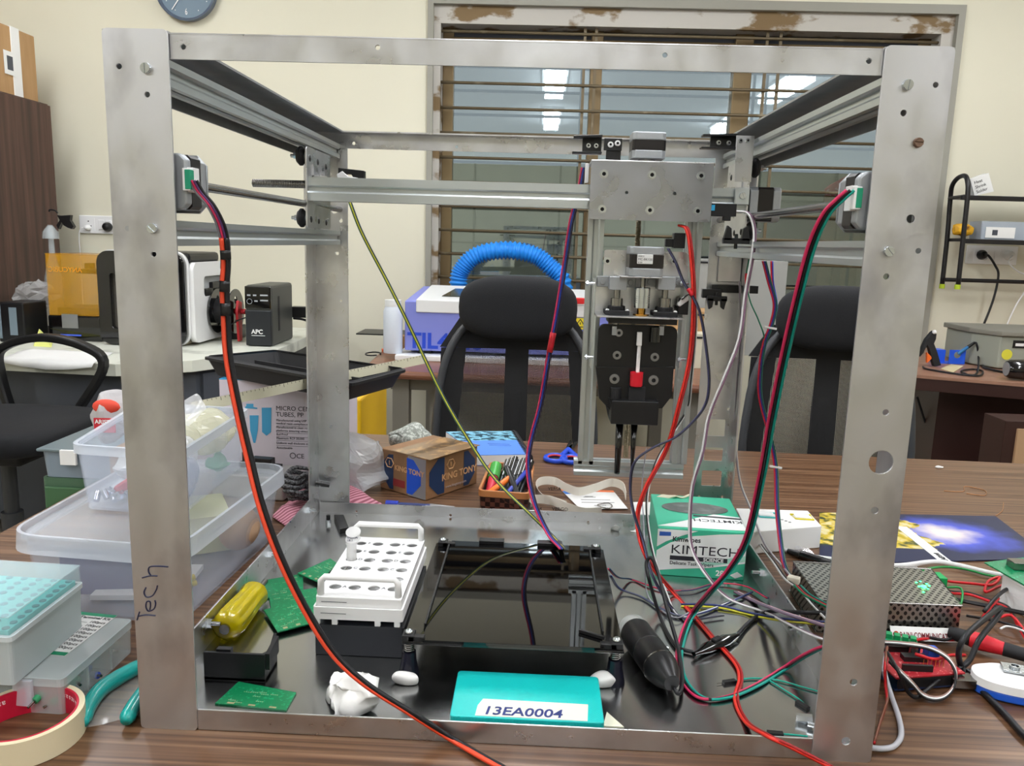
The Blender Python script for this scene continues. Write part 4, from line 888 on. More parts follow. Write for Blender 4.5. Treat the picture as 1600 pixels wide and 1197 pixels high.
MB().hexa([(lx, f-.006, zt_-.045), (ex1-.03, f-.006, zt_-.045), (ex1-.03, bk-.06, zt_+.0), (lx, bk-.06, zt_+.0), (lx, f-.006, zt_+.006), (ex1-.03, f-.006, zt_+.006), (ex1-.03, bk-.06, zt_+.040), (lx, bk-.06, zt_+.040)]).build('lid', M_engw, t, bevel=.004)
zz = lambda y: zt_+.007+(y-f)*(.034/(bk-.06-f))
MB().poly([(lx+.09, f+.09, zz(f+.09)+.001), (ex1-.35, f+.09, zz(f+.09)+.001), (ex1-.35, f+.32, zz(f+.32)+.001), (lx+.12, f+.32, zz(f+.32)+.001)])
w_ = MB(); w_.prism([(lx+.09, f+.09, zz(f+.09)+.0005), (ex1-.42, f+.09, zz(f+.09)+.0005), (ex1-.42, f+.32, zz(f+.32)+.0005), (lx+.12, f+.32, zz(f+.32)+.0005)], (0, 0, .002)); w_.build('lid_window', mat('smoked_pane', (62, 66, 60), .1), t)
text('TIL4040', .085, (ex0+.012, f-.001, ez+.012), (1, 0, 0), (0, 0, 1), mat('engraver_lettering', (34, 70, 190), .5), t, 'lettering', .0006, bold=.0025, sx=1.05)
q0, q1 = at(893, 497, f-.007), at(908, 515, f-.007)
MB().box((q0.x, f-.002, q1.z), (q0.x+.075, f-.0005, q0.z)).build('warning_label', mat('warning_yellow', (232, 214, 50), .5), t)
c_ = V(q0.x+.035, f-.003, (q0.z+q1.z)/2); mb = MB()
for a, b in (((-.020, -.012), (.020, -.012)), ((.020, -.012), (0, .018)), ((0, .018), (-.020, -.012)), ((0, -.003), (0, .006))): mb.tube([c_+V(a[0], 0, a[1]), c_+V(b[0], 0, b[1])], .0016, 4)
mb.build('warning_triangle', M_blk, t)
q0 = at(893, 468, f-.006); mb = MB(); mb.box((q0.x, f-.02, q0.z-.016), (q0.x+.05, f-.006, q0.z+.008)); mb.build('stop_button', mat('stop_red', (205, 40, 40), .4), t, bevel=.003)
q0 = at(898, 458, f); MB().box((q0.x-.03, f+.02, zt_+.008), (q0.x+.10, f+.10, zt_+.014)).build('control_panel', M_blk, t)
for x in (ex0+.05, ex1-.07): MB().box((x, f+.02, CT+.022), (x+.05, f+.4, ez)).build('foot', M_blk, t)
# blue exhaust hose arching behind the engraver
hp = [at(u, v, 3.22) for u, v in ((716, 446), (724, 418), (748, 398), (790, 391), (832, 398), (858, 416), (880, 446))]
hp = [V(hp[0].x+.02, 3.22, CT+.004)] + hp + [V(hp[-1].x+.02, 3.22, CT+.004)]
H_ = cat_rom(hp, 26); rr_ = [.041 + (.005, -.001, -.006, -.001)[k % 4] for k in range(len(H_))]
mb = MB(); mb.tube(H_, rr_, 16); tag(mb.build('exhaust_hose', mat('hose_blue', (30, 135, 225), .4), smooth=True), 'corrugated bright blue exhaust hose arching up behind the engraver', 'hose')
b = G(614, 552, CT); r = .038; b = V(ex0-.048, ey+.01, CT+.022); zt = at(636, 474, b.y).z
t = thing('white_canister', b, 'translucent white canister standing against the left side of the engraver', 'canister')
MB().lathe(b, (0, 0, 1), [(0, r*.96), (.004, r), (.165, r), (.185, r*.8)], 24).build('canister_body', mat('milky_plastic', (208, 216, 226), .4), t, smooth='a'); MB().lathe(b+V(0, 0, .185), (0, 0, 1), [(0, r*.85), (.025, r*.85)], 24).build('cap', M_engw, t, smooth='a')
b = G(601, 545, CT); MB().box((b.x-.0, b.y, CT), (b.x+.12, b.y+.08, CT+.055)).build('brick', M_card, None, bevel=.002)['label'] = 'small brown cardboard block on the left of the desk beside the canister'
bpy.data.objects['brick']['category'] = 'box'
b = G(583, 554, CT); mb = MB(); mb.tube([(b.x+.030*math.cos(k*PI/8), b.y+.05*math.sin(k*PI/8), CT+.003) for k in range(15)], .003, 6); tag(mb.build('cable_loop', M_blk, smooth=True), 'small black loop of cable lying at the corner of the desk', 'cable')
b = G(608, 548, CT); MB().obox((b.x, b.y-.03, CT+.006), (.05, .03, .012), rotz(.3)).build('orange_eraser', mat('eraser_orange', (215, 100, 60), .6), None, bevel=.002)['label'] = 'small orange block in front of the brown cardboard block'
bpy.data.objects['orange_eraser']['category'] = 'block'
p0, p1 = at(560, 519, 3.1), at(626, 520, 3.1); MB().box((p0.x, 3.05, p0.z-.006), (p1.x+.02, 3.25, p0.z)).build('dark_shelf_board', M_blk, None)
tag(bpy.data.objects['dark_shelf_board'], 'thin dark board seen edge-on above the left of the desk', 'board')
MB().box((p1.x-.02, 3.1, CT), (p1.x+.02, 3.22, p0.z-.006)).build('support_block', mat('white_block', (215, 215, 210), .6), None)
tag(bpy.data.objects['support_block'], 'white block holding up the thin dark board on the desk', 'block')
# yellow crate and grey knit cloth behind the table
a, b = at(520, 622, 1.35), at(564, 690, 1.35); MB().box((a.x, 1.35, FZ0), (b.x, 1.7, a.z)).build('yellow_crate', mat('crate_yellow', (222, 176, 20), .5), None, bevel=.006)
tag(bpy.data.objects['yellow_crate'], 'yellow crate standing on the floor behind the rear left post', 'crate')
# grey machines on the desk right of the engraver
for nm, (u0, v0, u1, v1), y, d, m_, lab in (
    ('grey_casing', (1075, 405, 1140, 465), 2.95, .2, mat('machine_grey', (150, 150, 146), .5), 'grey machine casing behind the tool frame, below the window'),
    ('wooden_box', (1078, 488, 1112, 522), 2.6, .2, M_card, 'small wooden box stacked on the pale tray behind the rear right post'),
    ('pale_tray', (1078, 522, 1112, 562), 2.5, .3, mat('cream_plastic', (200, 196, 176), .5), 'cream plastic tray on the desk behind the rear right post')):
    x0, x1, z0, z1 = pxr(u0, v0, u1, v1, y); mb = MB(); mb.box((x0-.14, y, CT if nm != 'wooden_box' else z0), (x1+(.05 if nm[0] != 'g' else .25), y+d, z1)); mb.mi = 1; mb.box((x0-.13, y-.004, z1-.018), (x1+.02, y, z1-.010)); tag(mb.build(nm, [m_, M_blk2], bevel=.003), lab, 'box')
bpy.data.objects['wooden_box'].location.z += .003
# things behind the window grille
MB().box((1.22, 3.665, -.3), (3.6, 3.70, .60)).build('scuffed_partition', mat('dark_board', (44, 36, 48), .25, noise_=((6, 6, 6), (74, 66, 74), .5, .8)), None)
tag(bpy.data.objects['scuffed_partition'], 'dark scuffed panel leaning outside the window', 'panel')
bpy.data.objects['scuffed_partition'].location.y += .25
for k, (u0, v0, u1, v1, c_) in enumerate(((1282, 306, 1326, 440, (150, 112, 74)), (1300, 350, 1312, 440, (120, 86, 54)), (1326, 312, 1480, 440, (140, 100, 62)))):
    x0, x1, z0, z1 = pxr(u0, v0, u1, v1, 3.85); tag(MB().box((x0, 3.84-.03*k, -.3), (x1, 3.86-.03*k, z1)).build('wooden_plank', mat('plank_%d' % k, c_, .7, noise_=((3, 3, 30), tuple(int(q*.8) for q in c_), .4, .7))), ('brown wooden plank standing outside the window', 'narrow dark wooden strip outside the window, in front of a wider plank', 'wide brown board standing outside the window at its right end')[k], 'plank')
c_ = at(1330, 300, 4.0); mb = MB(); mb.sphere((c_.x+.1, 4.0, c_.z-.02), .19, 18, 12, (1.3, .3, .62)); o = mb.build('red_net_bag', mat('net_red', (205, 70, 80), .7, noise_=((30, 30, 30), (235, 200, 200), .5, .6)), None)
for v_ in o.data.vertices: v_.co += Vector((noise.noise(v_.co*12), 0, noise.noise(v_.co*12+V(0, 7, 0))))*.03
tag(o, 'red and white printed sack outside the window above the wooden planks', 'sack')
# ---------------------------------------------------------------- right desk and what stands on it
M_rd = mat('right_desk_top', (150, 112, 92), .4, noise_=((4, 20, 20), (128, 92, 74), .4, .7)); M_mah = mat('mahogany', (50, 26, 22), .4)
t = thing('right_desk', (2.3, 2.9, FZ0), 'reddish desk with dark mahogany sides below the wall rack', 'desk')
y0 = 2.42; xl = at(1436, 575, 2.5).x
MB().hexa([(xl, 2.53, CT-.012), (3.4, 1.9, CT-.012), (3.4, 3.46, CT-.012), (xl+.1, 3.46, CT-.012), (xl, 2.53, CT), (3.4, 1.9, CT), (3.4, 3.46, CT), (xl+.1, 3.46, CT)]).build('desk_top', M_rd, t)
d = (V(3.4, 1.9, 0)-V(xl, 2.53, 0)).normalized(); n = V(-d.y, d.x, 0)
A = V(xl, 2.53, 0)+n*.004; B = V(3.4, 1.9, 0)+n*.004
MB().hexa([(A.x, A.y, CT-.06), (B.x, B.y, CT-.06), (B.x+n.x*.02, B.y+n.y*.02, CT-.06), (A.x+n.x*.02, A.y+n.y*.02, CT-.06), (A.x, A.y, CT-.0125), (B.x, B.y, CT-.0125), (B.x+n.x*.02, B.y+n.y*.02, CT-.0125), (A.x+n.x*.02, A.y+n.y*.02, CT-.0125)]).build('edge_rail', M_mah, t)
P0 = A+d*.12+n*.3; 
MB().prism([(P0.x, P0.y, FZ0), (3.3, 2.3, FZ0), (3.3, 3.4, FZ0), (P0.x+.1, 3.4, FZ0)], (0, 0, CT-.012-FZ0)).build('modesty_panel', M_mah, t)
t = thing('drawer_unit', (2.2, 2.3, FZ0), 'dark mahogany drawer unit with pale drawer fronts under the right desk', 'drawers')
p = at(1576, 625, 2.05); x0 = p.x
MB().box((x0, 2.05, FZ0), (x0+.5, 2.18, -.115)).build('unit_body', M_mah, t, bevel=.002)
for k in range(3): MB().box((x0+.04, 2.04, -.33-.21*k+.0), (x0+.46, 2.05, -.14-.21*k)).build('drawer_front', mat('pale_ply', (176, 142, 108), .6), t)
# hot glue gun
Yg = G(1462, 573, CT).y; Q = lambda pts: [at(u, v, Yg) for u, v in pts]
t = thing('glue_gun', V(at(1465, 572, Yg).x, Yg, CT), 'black glue gun with an orange trigger standing on its nose at the right desk', 'glue gun')
def ext_px(mb, pts, Y, th): mb.prism([at(u, v, Y) for u, v in pts], (0, th, 0)); return mb
ext_px(MB(), [(1456, 520), (1460, 517), (1464, 522), (1463, 530), (1460, 537), (1465, 550), (1471, 571), (1460, 573), (1456, 560), (1452, 545), (1449, 540), (1443, 552), (1438, 558), (1441, 545), (1447, 531)], Yg, .025).build('gun_body', M_blk2, t, bevel=.003)
ext_px(MB(), [(1449, 551), (1457, 559), (1449, 567)], Yg+.002, .015).build('trigger', mat('orange_plastic', (240, 110, 40), .4), t)
MB().sphere(at(1460, 519, Yg+.0), .009).build('glue_stick', M_white, t, smooth=True)
# soldering iron stand
t = thing('soldering_stand', G(1490, 569, CT), 'blue metal soldering iron stand on the right desk', 'stand'); Ys = G(1490, 569, CT).y; M_sb = mat('stand_blue', (40, 90, 215), .35)
x0, x1, z0, z1 = pxr(1483, 547, 1508, 568, Ys); o = plate('front_plate', [(x0, CT+.001), (x1, CT+.001), (x1, z1), (x0, z1)], [((x0+x1)/2-.0, (CT+z1)/2+.01, .015)], .004, (0, Ys, 0), (1, 0, 0), (0, 0, 1), M_sb, t)
MB().box((x0-.04, Ys+.002, CT), (x1, Ys+.08, CT+.004)).build('base_plate', M_sb, t); MB().box((x0-.045, Ys+.03, CT+.004), (x0-.002, Ys+.09, z1-.005)).build('sponge_tray', M_sb, t)
a, b = at(1497, 553, Ys), at(1523, 535, Ys-.01); tt = thing('soldering_iron', b, 'blue and black soldering iron resting in the blue stand', 'soldering iron')
MB().cyl(a, a.lerp(b, .6), .008, .007).build('grip', mat('grip_blue', (40, 110, 165), .4), tt, smooth='a'); MB().cyl(a.lerp(b, .6), b, .0075, .005).build('handle_end', M_blk, tt, smooth='a')
b = G(1487, 576, CT); mb = MB(); o = MB().slab([G(1470, 577, CT), G(1486, 570, CT), G(1505, 573, CT), G(1489, 583, CT)], CT+.0005, CT+.003).build('sticky_note', mat('note_cream', (205, 190, 150), .7)); tag(o, 'cream note lying in front of the blue soldering stand', 'note')
# ultrasonic cleaner
Yc = G(1556, 577, CT).y; t = thing('ultrasonic_cleaner', G(1570, 577, CT), 'grey benchtop cleaner with faceted front, at the right end of the desk', 'machine')
fp = lambda u, v, Y=Yc: at(u, v, Y)
xa, xb, xc = fp(1517, 550, Yc+.12).x, fp(1560, 560).x, fp(1640, 560).x; ztc = fp(1560, 523).z
M_cl = mat('cleaner_grey', (150, 154, 142), .5)
MB().prism([(xa, Yc+.13, CT+.004), (xb, Yc, CT+.004), (xc+.1, Yc, CT+.004), (xc+.1, Yc+.35, CT+.004), (xa, Yc+.35, CT+.004)], (0, 0, ztc-CT-.01)).build('cleaner_body', M_cl, t, bevel=.006)
MB().prism([(xa-.012, Yc+.13, ztc-.006), (xb-.004, Yc-.012, ztc-.006), (xc+.1, Yc-.012, ztc-.006), (xc+.1, Yc+.36, ztc-.006), (xa-.012, Yc+.36, ztc-.006)], (0, 0, .022)).build('lid', mat('cleaner_lid', (128, 126, 116), .5), t, bevel=.004)
c_ = fp(1573, 554); MB().lathe((c_.x, Yc-.001, c_.z), (0, -1, 0), [(0, .022), (.001, .022)], 24).build('round_sticker', mat('sticker_yellow', (220, 215, 70), .5), t)
c_ = fp(1592, 538); MB().box((c_.x-.025, Yc-.002, c_.z-.016), (c_.x+.08, Yc, c_.z+.016)).build('name_plate', M_blk, t)
MB().box((c_.x-.015, Yc-.003, c_.z-.008), (c_.x+.02, Yc-.002, c_.z+.004)).build('printing', M_white, t)
a = G(1573, 592, CT); t = thing('heat_gun', V(a.x, a.y, CT), 'black cylindrical hot air gun lying in front of the grey cleaner', 'gun'); ya = a.y-.02; c0 = at(1574, 567, ya); 
MB().lathe(V(c0.x, ya, CT+.042), (1, -.08, .0), [(0, .030), (.012, .036), (.07, .040), (.08, .036), (.3, .036)], 28).build('barrel', M_blkg, t, smooth='a'); MB().lathe(V(c0.x-.002, ya, CT+.042), (1, -.08, 0), [(0, .027), (.001, .027)], 20).build('nozzle_disc', M_cap, t)
# wall rack of black tube with two shelves
t = thing('wall_rack', at(1500, 400, 3.4), 'black tubular wall rack with yellow-green end caps above the right desk', 'rack'); M_tub = mat('rack_black', (24, 22, 24), .35)
PX = lambda u, v, y: at(u, v, y)
fa = [PX(1472, 445, 3.42), PX(1480, 372, 3.42), PX(1485, 310, 3.42), PX(1488, 290, 3.40), PX(1497, 278, 3.36), PX(1508, 275, 3.3), PX(1512, 285, 3.27), PX(1512, 305, 3.26), PX(1505, 372, 3.26), PX(1497, 446, 3.26)]
MB().tube(cat_rom(fa, 6), .011, 10).build('end_loop', M_tub, t, smooth=True)
for (u, v, y) in ((1472, 447, 3.42), (1496, 448, 3.26)): p = PX(u, v, y); MB().cyl(p-V(0, 0, .012), p+V(0, 0, .010), .013).build('end_cap', mat('cap_lime', (170, 190, 40), .5), t, smooth='a')
for v_, nm in ((305, 'shelf'), (373, 'shelf')):
    p = PX(1510, v_, 3.26); q = PX(1484, v_, 3.42); z_ = p.z
    MB().box((p.x-.02, 3.255, z_-.022), (p.x+1.0, 3.275, z_+.0)).build('shelf_rail', M_tub, t, bevel=.003); MB().box((q.x, 3.27, z_-.012), (p.x+1.0, 3.42, z_-.006)).build('shelf', M_tub, t); MB().cyl((q.x-.0, 3.42, z_-.005), (p.x-.01, 3.26, z_-.005), .008).build('cross_tube', M_tub, t, smooth='a')
p = PX(1476, 437, 3.40); MB().cyl(p, p+V(1.1, 0, .0), .010, seg=10).build('lower_tube', M_tub, t, smooth='a')
p = PX(1510, 305, 3.26); zc_ = p.z
a, b, c_, d_ = PX(1517, 272, 3.30), PX(1546, 262, 3.30), PX(1554, 291, 3.30), PX(1524, 298, 3.30); 
cd = MB(); dz = zc_-d_.z+.0005; cd.hexa([d_+V(0, 0, dz), c_+V(0, 0, dz), c_+V(0, .05, dz), d_+V(0, .05, dz), a+V(0, 0, dz), b+V(0, 0, dz), b+V(0, .05, dz), a+V(0, .05, dz)]); cd = cd.build('folded_card', M_paper, None); tag(cd, 'folded white card with handwritten lines on top of the wall rack', 'card')
for k, s_ in enumerate(('Heat', 'Shrink', 'Solder')): 
    w_ = text(s_, .020, a+V(.022+.008*k, -.001, dz-.022-.021*k), b-a, (0, 0, 1), M_inkk, None, 'handwriting', .0003); w_.parent = cd
p = PX(1545, 368, 3.27); z_ = PX(1510, 373, 3.26).z; t = thing('clear_box', V(p.x+.1, 3.3, z_), 'clear plastic box with a paper label on the lower shelf of the wall rack', 'box')
x0, x1 = PX(1533, 365, 3.28).x, PX(1640, 365, 3.28).x; MB().shell([(x0, 3.285, 0), (x1, 3.285, 0), (x1, 3.40, 0), (x0, 3.40, 0)], z_+.0005, z_+.085, .003, .03, True, .01).build('box_body', film('shelf_box', (190, 200, 212), .5), t)
x0, x1 = PX(1541, 360, 3.28).x, PX(1587, 360, 3.28).x; MB().box((x0, 3.282, z_+.008), (x1, 3.284, z_+.058)).build('paper_label', M_paper, t); MB().box((x0+.03, 3.2812, z_+.02), (x0+.055, 3.2818, z_+.045)).build('label_print', M_grey, t)
p = PX(1510, 362, 3.3); t = tag(MB().sphere((p.x+.0, 3.33, z_+.038), .045, 12, 8, (1.1, .5, .8)).build('yellow_bag', mat('snack_yellow', (225, 170, 40), .4, noise_=((20, 20, 20), (120, 70, 20), .5, .6))), 'crumpled yellow packet on the lower shelf of the wall rack', 'packet')
for v_ in t.data.vertices: v_.co += Vector((noise.noise(v_.co*30), 0, noise.noise(v_.co*30+V(0, 7, 0))))*.015
t.location.z += .004
sb, x0, x1, z0, z1 = switchboard(1510, 384, 1590, 412, 'white switchboard on the back wall below the wall rack', ((.27, 'p'), (.53, 's'), (.80, 'p')))
xp = at(1531, 397, WY).x; zc_ = (z0+z1)/2; p = plug(xp, zc_, M_blk, 'black plug with long black cord in the switchboard below the wall rack')
c_ = [V(xp, WY-.05, zc_)] + [at(u, v, WY-.10) for u, v in ((1545, 400), (1555, 415), (1560, 430), (1553, 465), (1538, 505), (1526, 530))] + [G(1534, 570, CT), G(1546, 580, CT), G(1600, 590, CT)]
c_[-3:] = [q+V(0, 0, .008) for q in c_[-3:]]
mb = MB(); mb.tube(cat_rom(c_, 6), .0055, 8); mb.build('cord', M_blk, p, smooth=True)
xp = at(1574, 396, WY).x; p = plug(xp, zc_, M_white, 'white plug with thin white cord in the switchboard below the wall rack')
mb = MB(); mb.tube(cat_rom([V(xp, WY-.05, zc_)]+[at(u, v, WY-.06) for u, v in ((1576, 410), (1590, 424), (1606, 432), (1604, 450), (1586, 480), (1572, 511))], 6), .0035, 8); mb.build('cord', M_white, p, smooth=True)
cable('iron_cord', 'black looping cord from the soldering iron across the right desk', [at(1523, 535, Ys-.01), at(1526, 538, Ys-.03), at(1529, 560, Ys-.04), G(1527, 582, CT+.006), G(1515, 586, CT+.006), G(1502, 580, CT+.006), G(1520, 577, CT+.006), G(1535, 580, CT+.006), G(1530, 587, CT+.006), G(1500, 585, CT+.006), G(1450, 577, CT+.006), G(1442, 573, CT+.006)], BLK, .004)
p = [at(u, v, 2.9) for u, v in ((1433, 620), (1437, 633), (1446, 660), (1460, 692))]; cable('hanging_cord', 'black cord hanging under the right desk against the wall', p, BLK, .005)
mb = MB(); p0 = at(1436, 685, 3.2); mb.box((p0.x-.1, 3.2, FZ0), (p0.x+.03, 3.42, p0.z)); tag(mb.build('grey_carton', mat('grey_carton_m', (150, 148, 142), .6), bevel=.003), 'grey box on the floor below the right desk against the wall', 'box')
# ---------------------------------------------------------------- left of the machine, on the table
M_pp = film('milky_pp', (222, 230, 246), .24, .22); M_pp2 = film('milky_lid', (226, 232, 238), .2, .2); M_rim = mat('milky_rim', (224, 230, 240), .3, alpha=.45)
M_bag = film('crinkled_bag', (232, 236, 240), .32, .12)
def crinkle(o, k, a, seed=0):
    for v_ in o.data.vertices:
        c = v_.co; v_.co = c + Vector((noise.noise(c*k+V(seed, 0, 0)), noise.noise(c*k+V(9, seed, 0)), noise.noise(c*k+V(0, 7, seed))))*a
    return o
def bag(name, c, r, sc, lab, k=25, a=.02, m_=None, rot=0., seg=26, zmin=None):
    o = MB().sphere(c, r, seg, 18, sc, rotz(rot)).build(name, m_ or M_bag, None); crinkle(o, k, a)
    if zmin is not None:
        for v_ in o.data.vertices: v_.co.z = max(v_.co.z, zmin+.0008*(v_.index % 3))
    if lab: tag(o, lab, 'bag')
    return o
# large lidded container
t = thing('lidded_container', (-.14, .33, 0), 'large clear container with a snap-on lid, beneath the smaller open box', 'container')
q = [G(38, 836, .095), G(222, 862, .095), G(436, 742, .095)]; q.append(q[0]+q[2]-q[1]); q = [V(-.232, .185, 0), V(-.040, .168, 0), V(-.022, .475, 0), V(-.235, .49, 0)]
MB().shell(q, .001, .088, .0022, .10, True, .035, 7).build('container_body', M_pp, t, smooth=False)
qc = sum(q, Vector())/4; ql = [qc+(p-qc)*1.05 for p in q]
MB().shell(ql, .080, .101, .004, -.01, False, .04, 7).build('lid_rim', M_rim, t)
MB().shell([qc+(p-qc)*.99 for p in q], .094, .0955, .0008, 0, True, .035, 7).build('lid_panel', M_pp2, t)
# what is inside it: paper, tools
o = MB().obox((-.15, .24, .035), (.12, .002, .055), rotz(.15)).build('card_sheet', mat('grey_violet_card', (122, 120, 148), .6)); tag(o, 'grey violet card standing inside the large lidded container', 'card')
o = MB().obox((-.125, .27, .010), (.10, .09, .006), rotz(.1)).build('folded_sheet', M_paper); tag(o, 'white folded sheet on the bottom of the large lidded container', 'paper')
mb = MB(); mb.cyl((-.105, .215, .017), (-.06, .25, .028), .0035, seg=8); mb.cyl((-.10, .208, .017), (-.055, .243, .024), .0035, seg=8); tag(mb.build('yellow_tongs', mat('handle_yellow', (220, 200, 70), .4), smooth=True), 'pair of slim yellow handles inside the large lidded container', 'tool')
o = MB().sphere((-.055, .38, .04), .028, 18, 12, (.9, 1.3, 1)).build('brown_bobbin', mat('bobbin_tan', (196, 160, 130), .6), smooth=True); tag(o, 'tan rounded bobbin inside the large container near the machine', 'bobbin')
o = MB().obox((-.12, .42, .03), (.06, .1, .05), rotz(.5)).build('foam_block', mat('pale_yellow_foam', (222, 222, 170), .7)); tag(o, 'pale yellow foam block inside the large lidded container', 'block')
# open box on the lid
q = [V(-.196, .262, 0), V(-.072, .250, 0), V(-.080, .470, 0), V(-.232, .480, 0)]
t = thing('open_box', (-.14, .36, .102), 'open clear plastic box full of bags and hardware, on the large lidded container', 'box')
qc = sum(q, Vector())/4; qo = [qc+(p-qc)*1.07 for p in q]
MB().shell(qo, .1015, .182, .002, .08, True, .016, 5).build('box_wall', M_pp, t)
MB().shell([qc+(p-qc)*1.11 for p in q], .172, .183, .005, 0, False, .018, 5).build('rim', M_rim, t)
M_met = mat('bright_hardware', (200, 204, 215), .25, .9); random.seed(3)
nut = None
for k in range(42):     # loose nuts and spacers heaped in the front of the open box
    x, y = random.uniform(-.188, -.088), random.uniform(.272, .315); z = .106+random.uniform(0, .011)
    if k % 2 == 0 or nut is None:
        if nut is None:
            mb = MB(); mb.lathe((0, 0, -.003), (0, 0, 1), [(0, .0032), (0, .006), (.006, .006), (.006, .0032)], 6, cap=(0, 0)); mb.lathe((0, 0, -.003), (0, 0, 1), [(0, .0032), (.006, .0032)], 12, cap=(0, 0)); nut = tag(mb.build('hex_nut', M_met), 'small metal nut in the loose heap at the front of the open box', 'nut', 'loose nuts in the open box'); o = nut
        else: o = nut.copy(); COL.objects.link(o)
    else:
        if k == 1: sp0 = tag(MB().lathe((0, 0, -.006), (0, 0, 1), [(0, .0038), (.012, .0038)], 12).build('spacer', M_met, smooth='a'), 'small metal spacer in the loose heap at the front of the open box', 'spacer', 'loose spacers in the open box'); o = sp0
        else: o = sp0.copy(); COL.objects.link(o)
    o.location = (x, y, z); o.rotation_euler = (random.uniform(0, 3), random.uniform(0, 3), random.uniform(0, 3))
tag(MB().obox((-.155, .285, .126), (.030, .008, .012), Matrix.Rotation(-.6, 3, 'Y')).build('red_clip', mat('clip_red', (214, 96, 104), .5), bevel=.003), 'small pinkish red clip among the nuts in the open box', 'clip')
tag(MB().obox((-.128, .292, .133), (.032, .004, .020), Matrix.Rotation(-.4, 3, 'Y')).build('grey_card', mat('slate_card', (150, 158, 176), .6)), 'slate grey card among the nuts in the open box', 'card')
bag('clear_bag', V(-.150, .335, .152), .052, (1.0, .8, .5), 'clear bag of white parts at the front of the open box', 22, .028, film('white_bag', (236, 238, 240), .55, .15), seg=30)
bag('clear_bag', V(-.115, .42, .160), .05, (.85, 1.0, .55), 'crinkled clear bag of pale yellow parts at the back of the open box', 22, .024, film('cream_bag', (236, 234, 205), .6, .2), seg=30)
bag('clear_bag', V(-.098, .31, .128), .032, (.5, 1., .75), 'clear bag with grey printing low in the open box beside the post', 30, .012, film('blue_bag', (200, 208, 226), .5, .15))
bag('clear_bag', V(-.098, .415, .118), .024, (.5, 1., .6), 'small mint green bag low in the open box', 40, .016, film('mint_bag', (130, 200, 170), .6, .3))
a = V(-.10, .36, .20); mb = MB(); P = [at(296, 668, .34), at(262, 640, .36), at(308, 614, .38), at(322, 640, .36)]; rows = []
for i in range(9):
    row = []
    for j in range(9):
        p = P[0].lerp(P[3], i/8).lerp(P[1].lerp(P[2], i/8), j/8); row.append(mb.b.verts.new(p+V(0, noise.noise(p*50)*.012, noise.noise(p*60)*.004)))
    rows.append(row)
for i in range(8):
    for j in range(8): mb._f((rows[i][j], rows[i+1][j], rows[i+1][j+1], rows[i][j+1]))
tag(mb.build('zip_bag', film('zip_film', (235, 236, 238), .5, .12), smooth=True), 'small zip bag with its strip standing up over the rim of the open box', 'bag')
mb = MB(); mb.tube(cat_rom([(-.16, .30, .17), (-.155, .30, .19), (-.148, .305, .172), (-.14, .30, .20)], 5), .0012, 6); tag(mb.build('bent_wire', M_white, smooth=True), 'thin bent white wire sticking up in the open box', 'wire')
# micro tube carton
M_cart = mat('lilac_white_card', (214, 206, 216), .6); YM = .75
t = thing('tube_carton', (-.13, YM+.08, 0), 'white and blue carton of micro centrifuge tubes under the black tray', 'box')
a, b = at(342, 592, YM), at(524, 600, YM); zt = a.z
MB().box((a.x, YM, .0005), (b.x, YM+.17, zt-.001)).build('carton_body', M_cart, t, bevel=.001)
MB().box((a.x, YM, zt-.001), (b.x, YM+.17, zt)).build('blue_top', mat('carton_blue', (70, 170, 222), .5), t)
M_tb = mat('tube_blue', (70, 160, 205), .5); M_prn = mat('grey_print', (52, 50, 58), .6)
X1, Z1, D1 = (1, 0, 0), (0, 0, 1), .0002
def fp2(u, v): p = at(u, v, YM-.0002); return p
mb = MB()
for pts in ([(385, 634), (385, 631), (396, 631), (396, 636), (402, 637), (402, 639), (383, 638), (383, 636)], [(390, 649), (404, 649), (403, 672), (399, 692), (396, 692), (391, 672)], [(409, 637), (424, 637), (423.5, 675), (416.5, 681), (409.5, 675)]): mb.prism([fp2(*p) for p in pts], (0, -.0004, 0))
mb.build('printed_tubes', M_tb, t)
for k, (s_, u, v, sz) in enumerate((('MICRO CENTRIFUGE', 431, 641, .0115), ('TUBES, PP', 431, 650.5, .0115), ('Manufactured using USP class VI', 431.5, 658, .0056), ('medical resin compliance with', 431.5, 663, .0056), ('Manufactured in clean room', 431.5, 669, .0056), ('platforms ensuring utmost purity', 431.5, 674, .0056), ('Boil Proof', 432, 680, .0050), ('Maximum RCF 20,000', 432, 686, .0056), ('Uniform wall thickness ensures', 432, 693.5, .0056), ('Autoclavable', 432, 701, .0056), ('CE', 463, 716, .012))): text(s_, sz, fp2(u, v), X1, Z1, M_prn, t, 'printing', D1, bold=0)
mb = MB()
for v in (665, 676, 682, 688, 696): mb.box((fp2(432, v).x, YM-.0006, fp2(432, v).z-.0003), (b.x-.02, YM-.0001, fp2(432, v).z))
c = fp2(457.5, 712); mb.tube([(c.x+.005*math.cos(i*PI/8), YM-.0004, c.z+.005*math.sin(i*PI/8)) for i in range(16)], .0006, 4, True); mb.build('ruled_lines', M_prn, t)
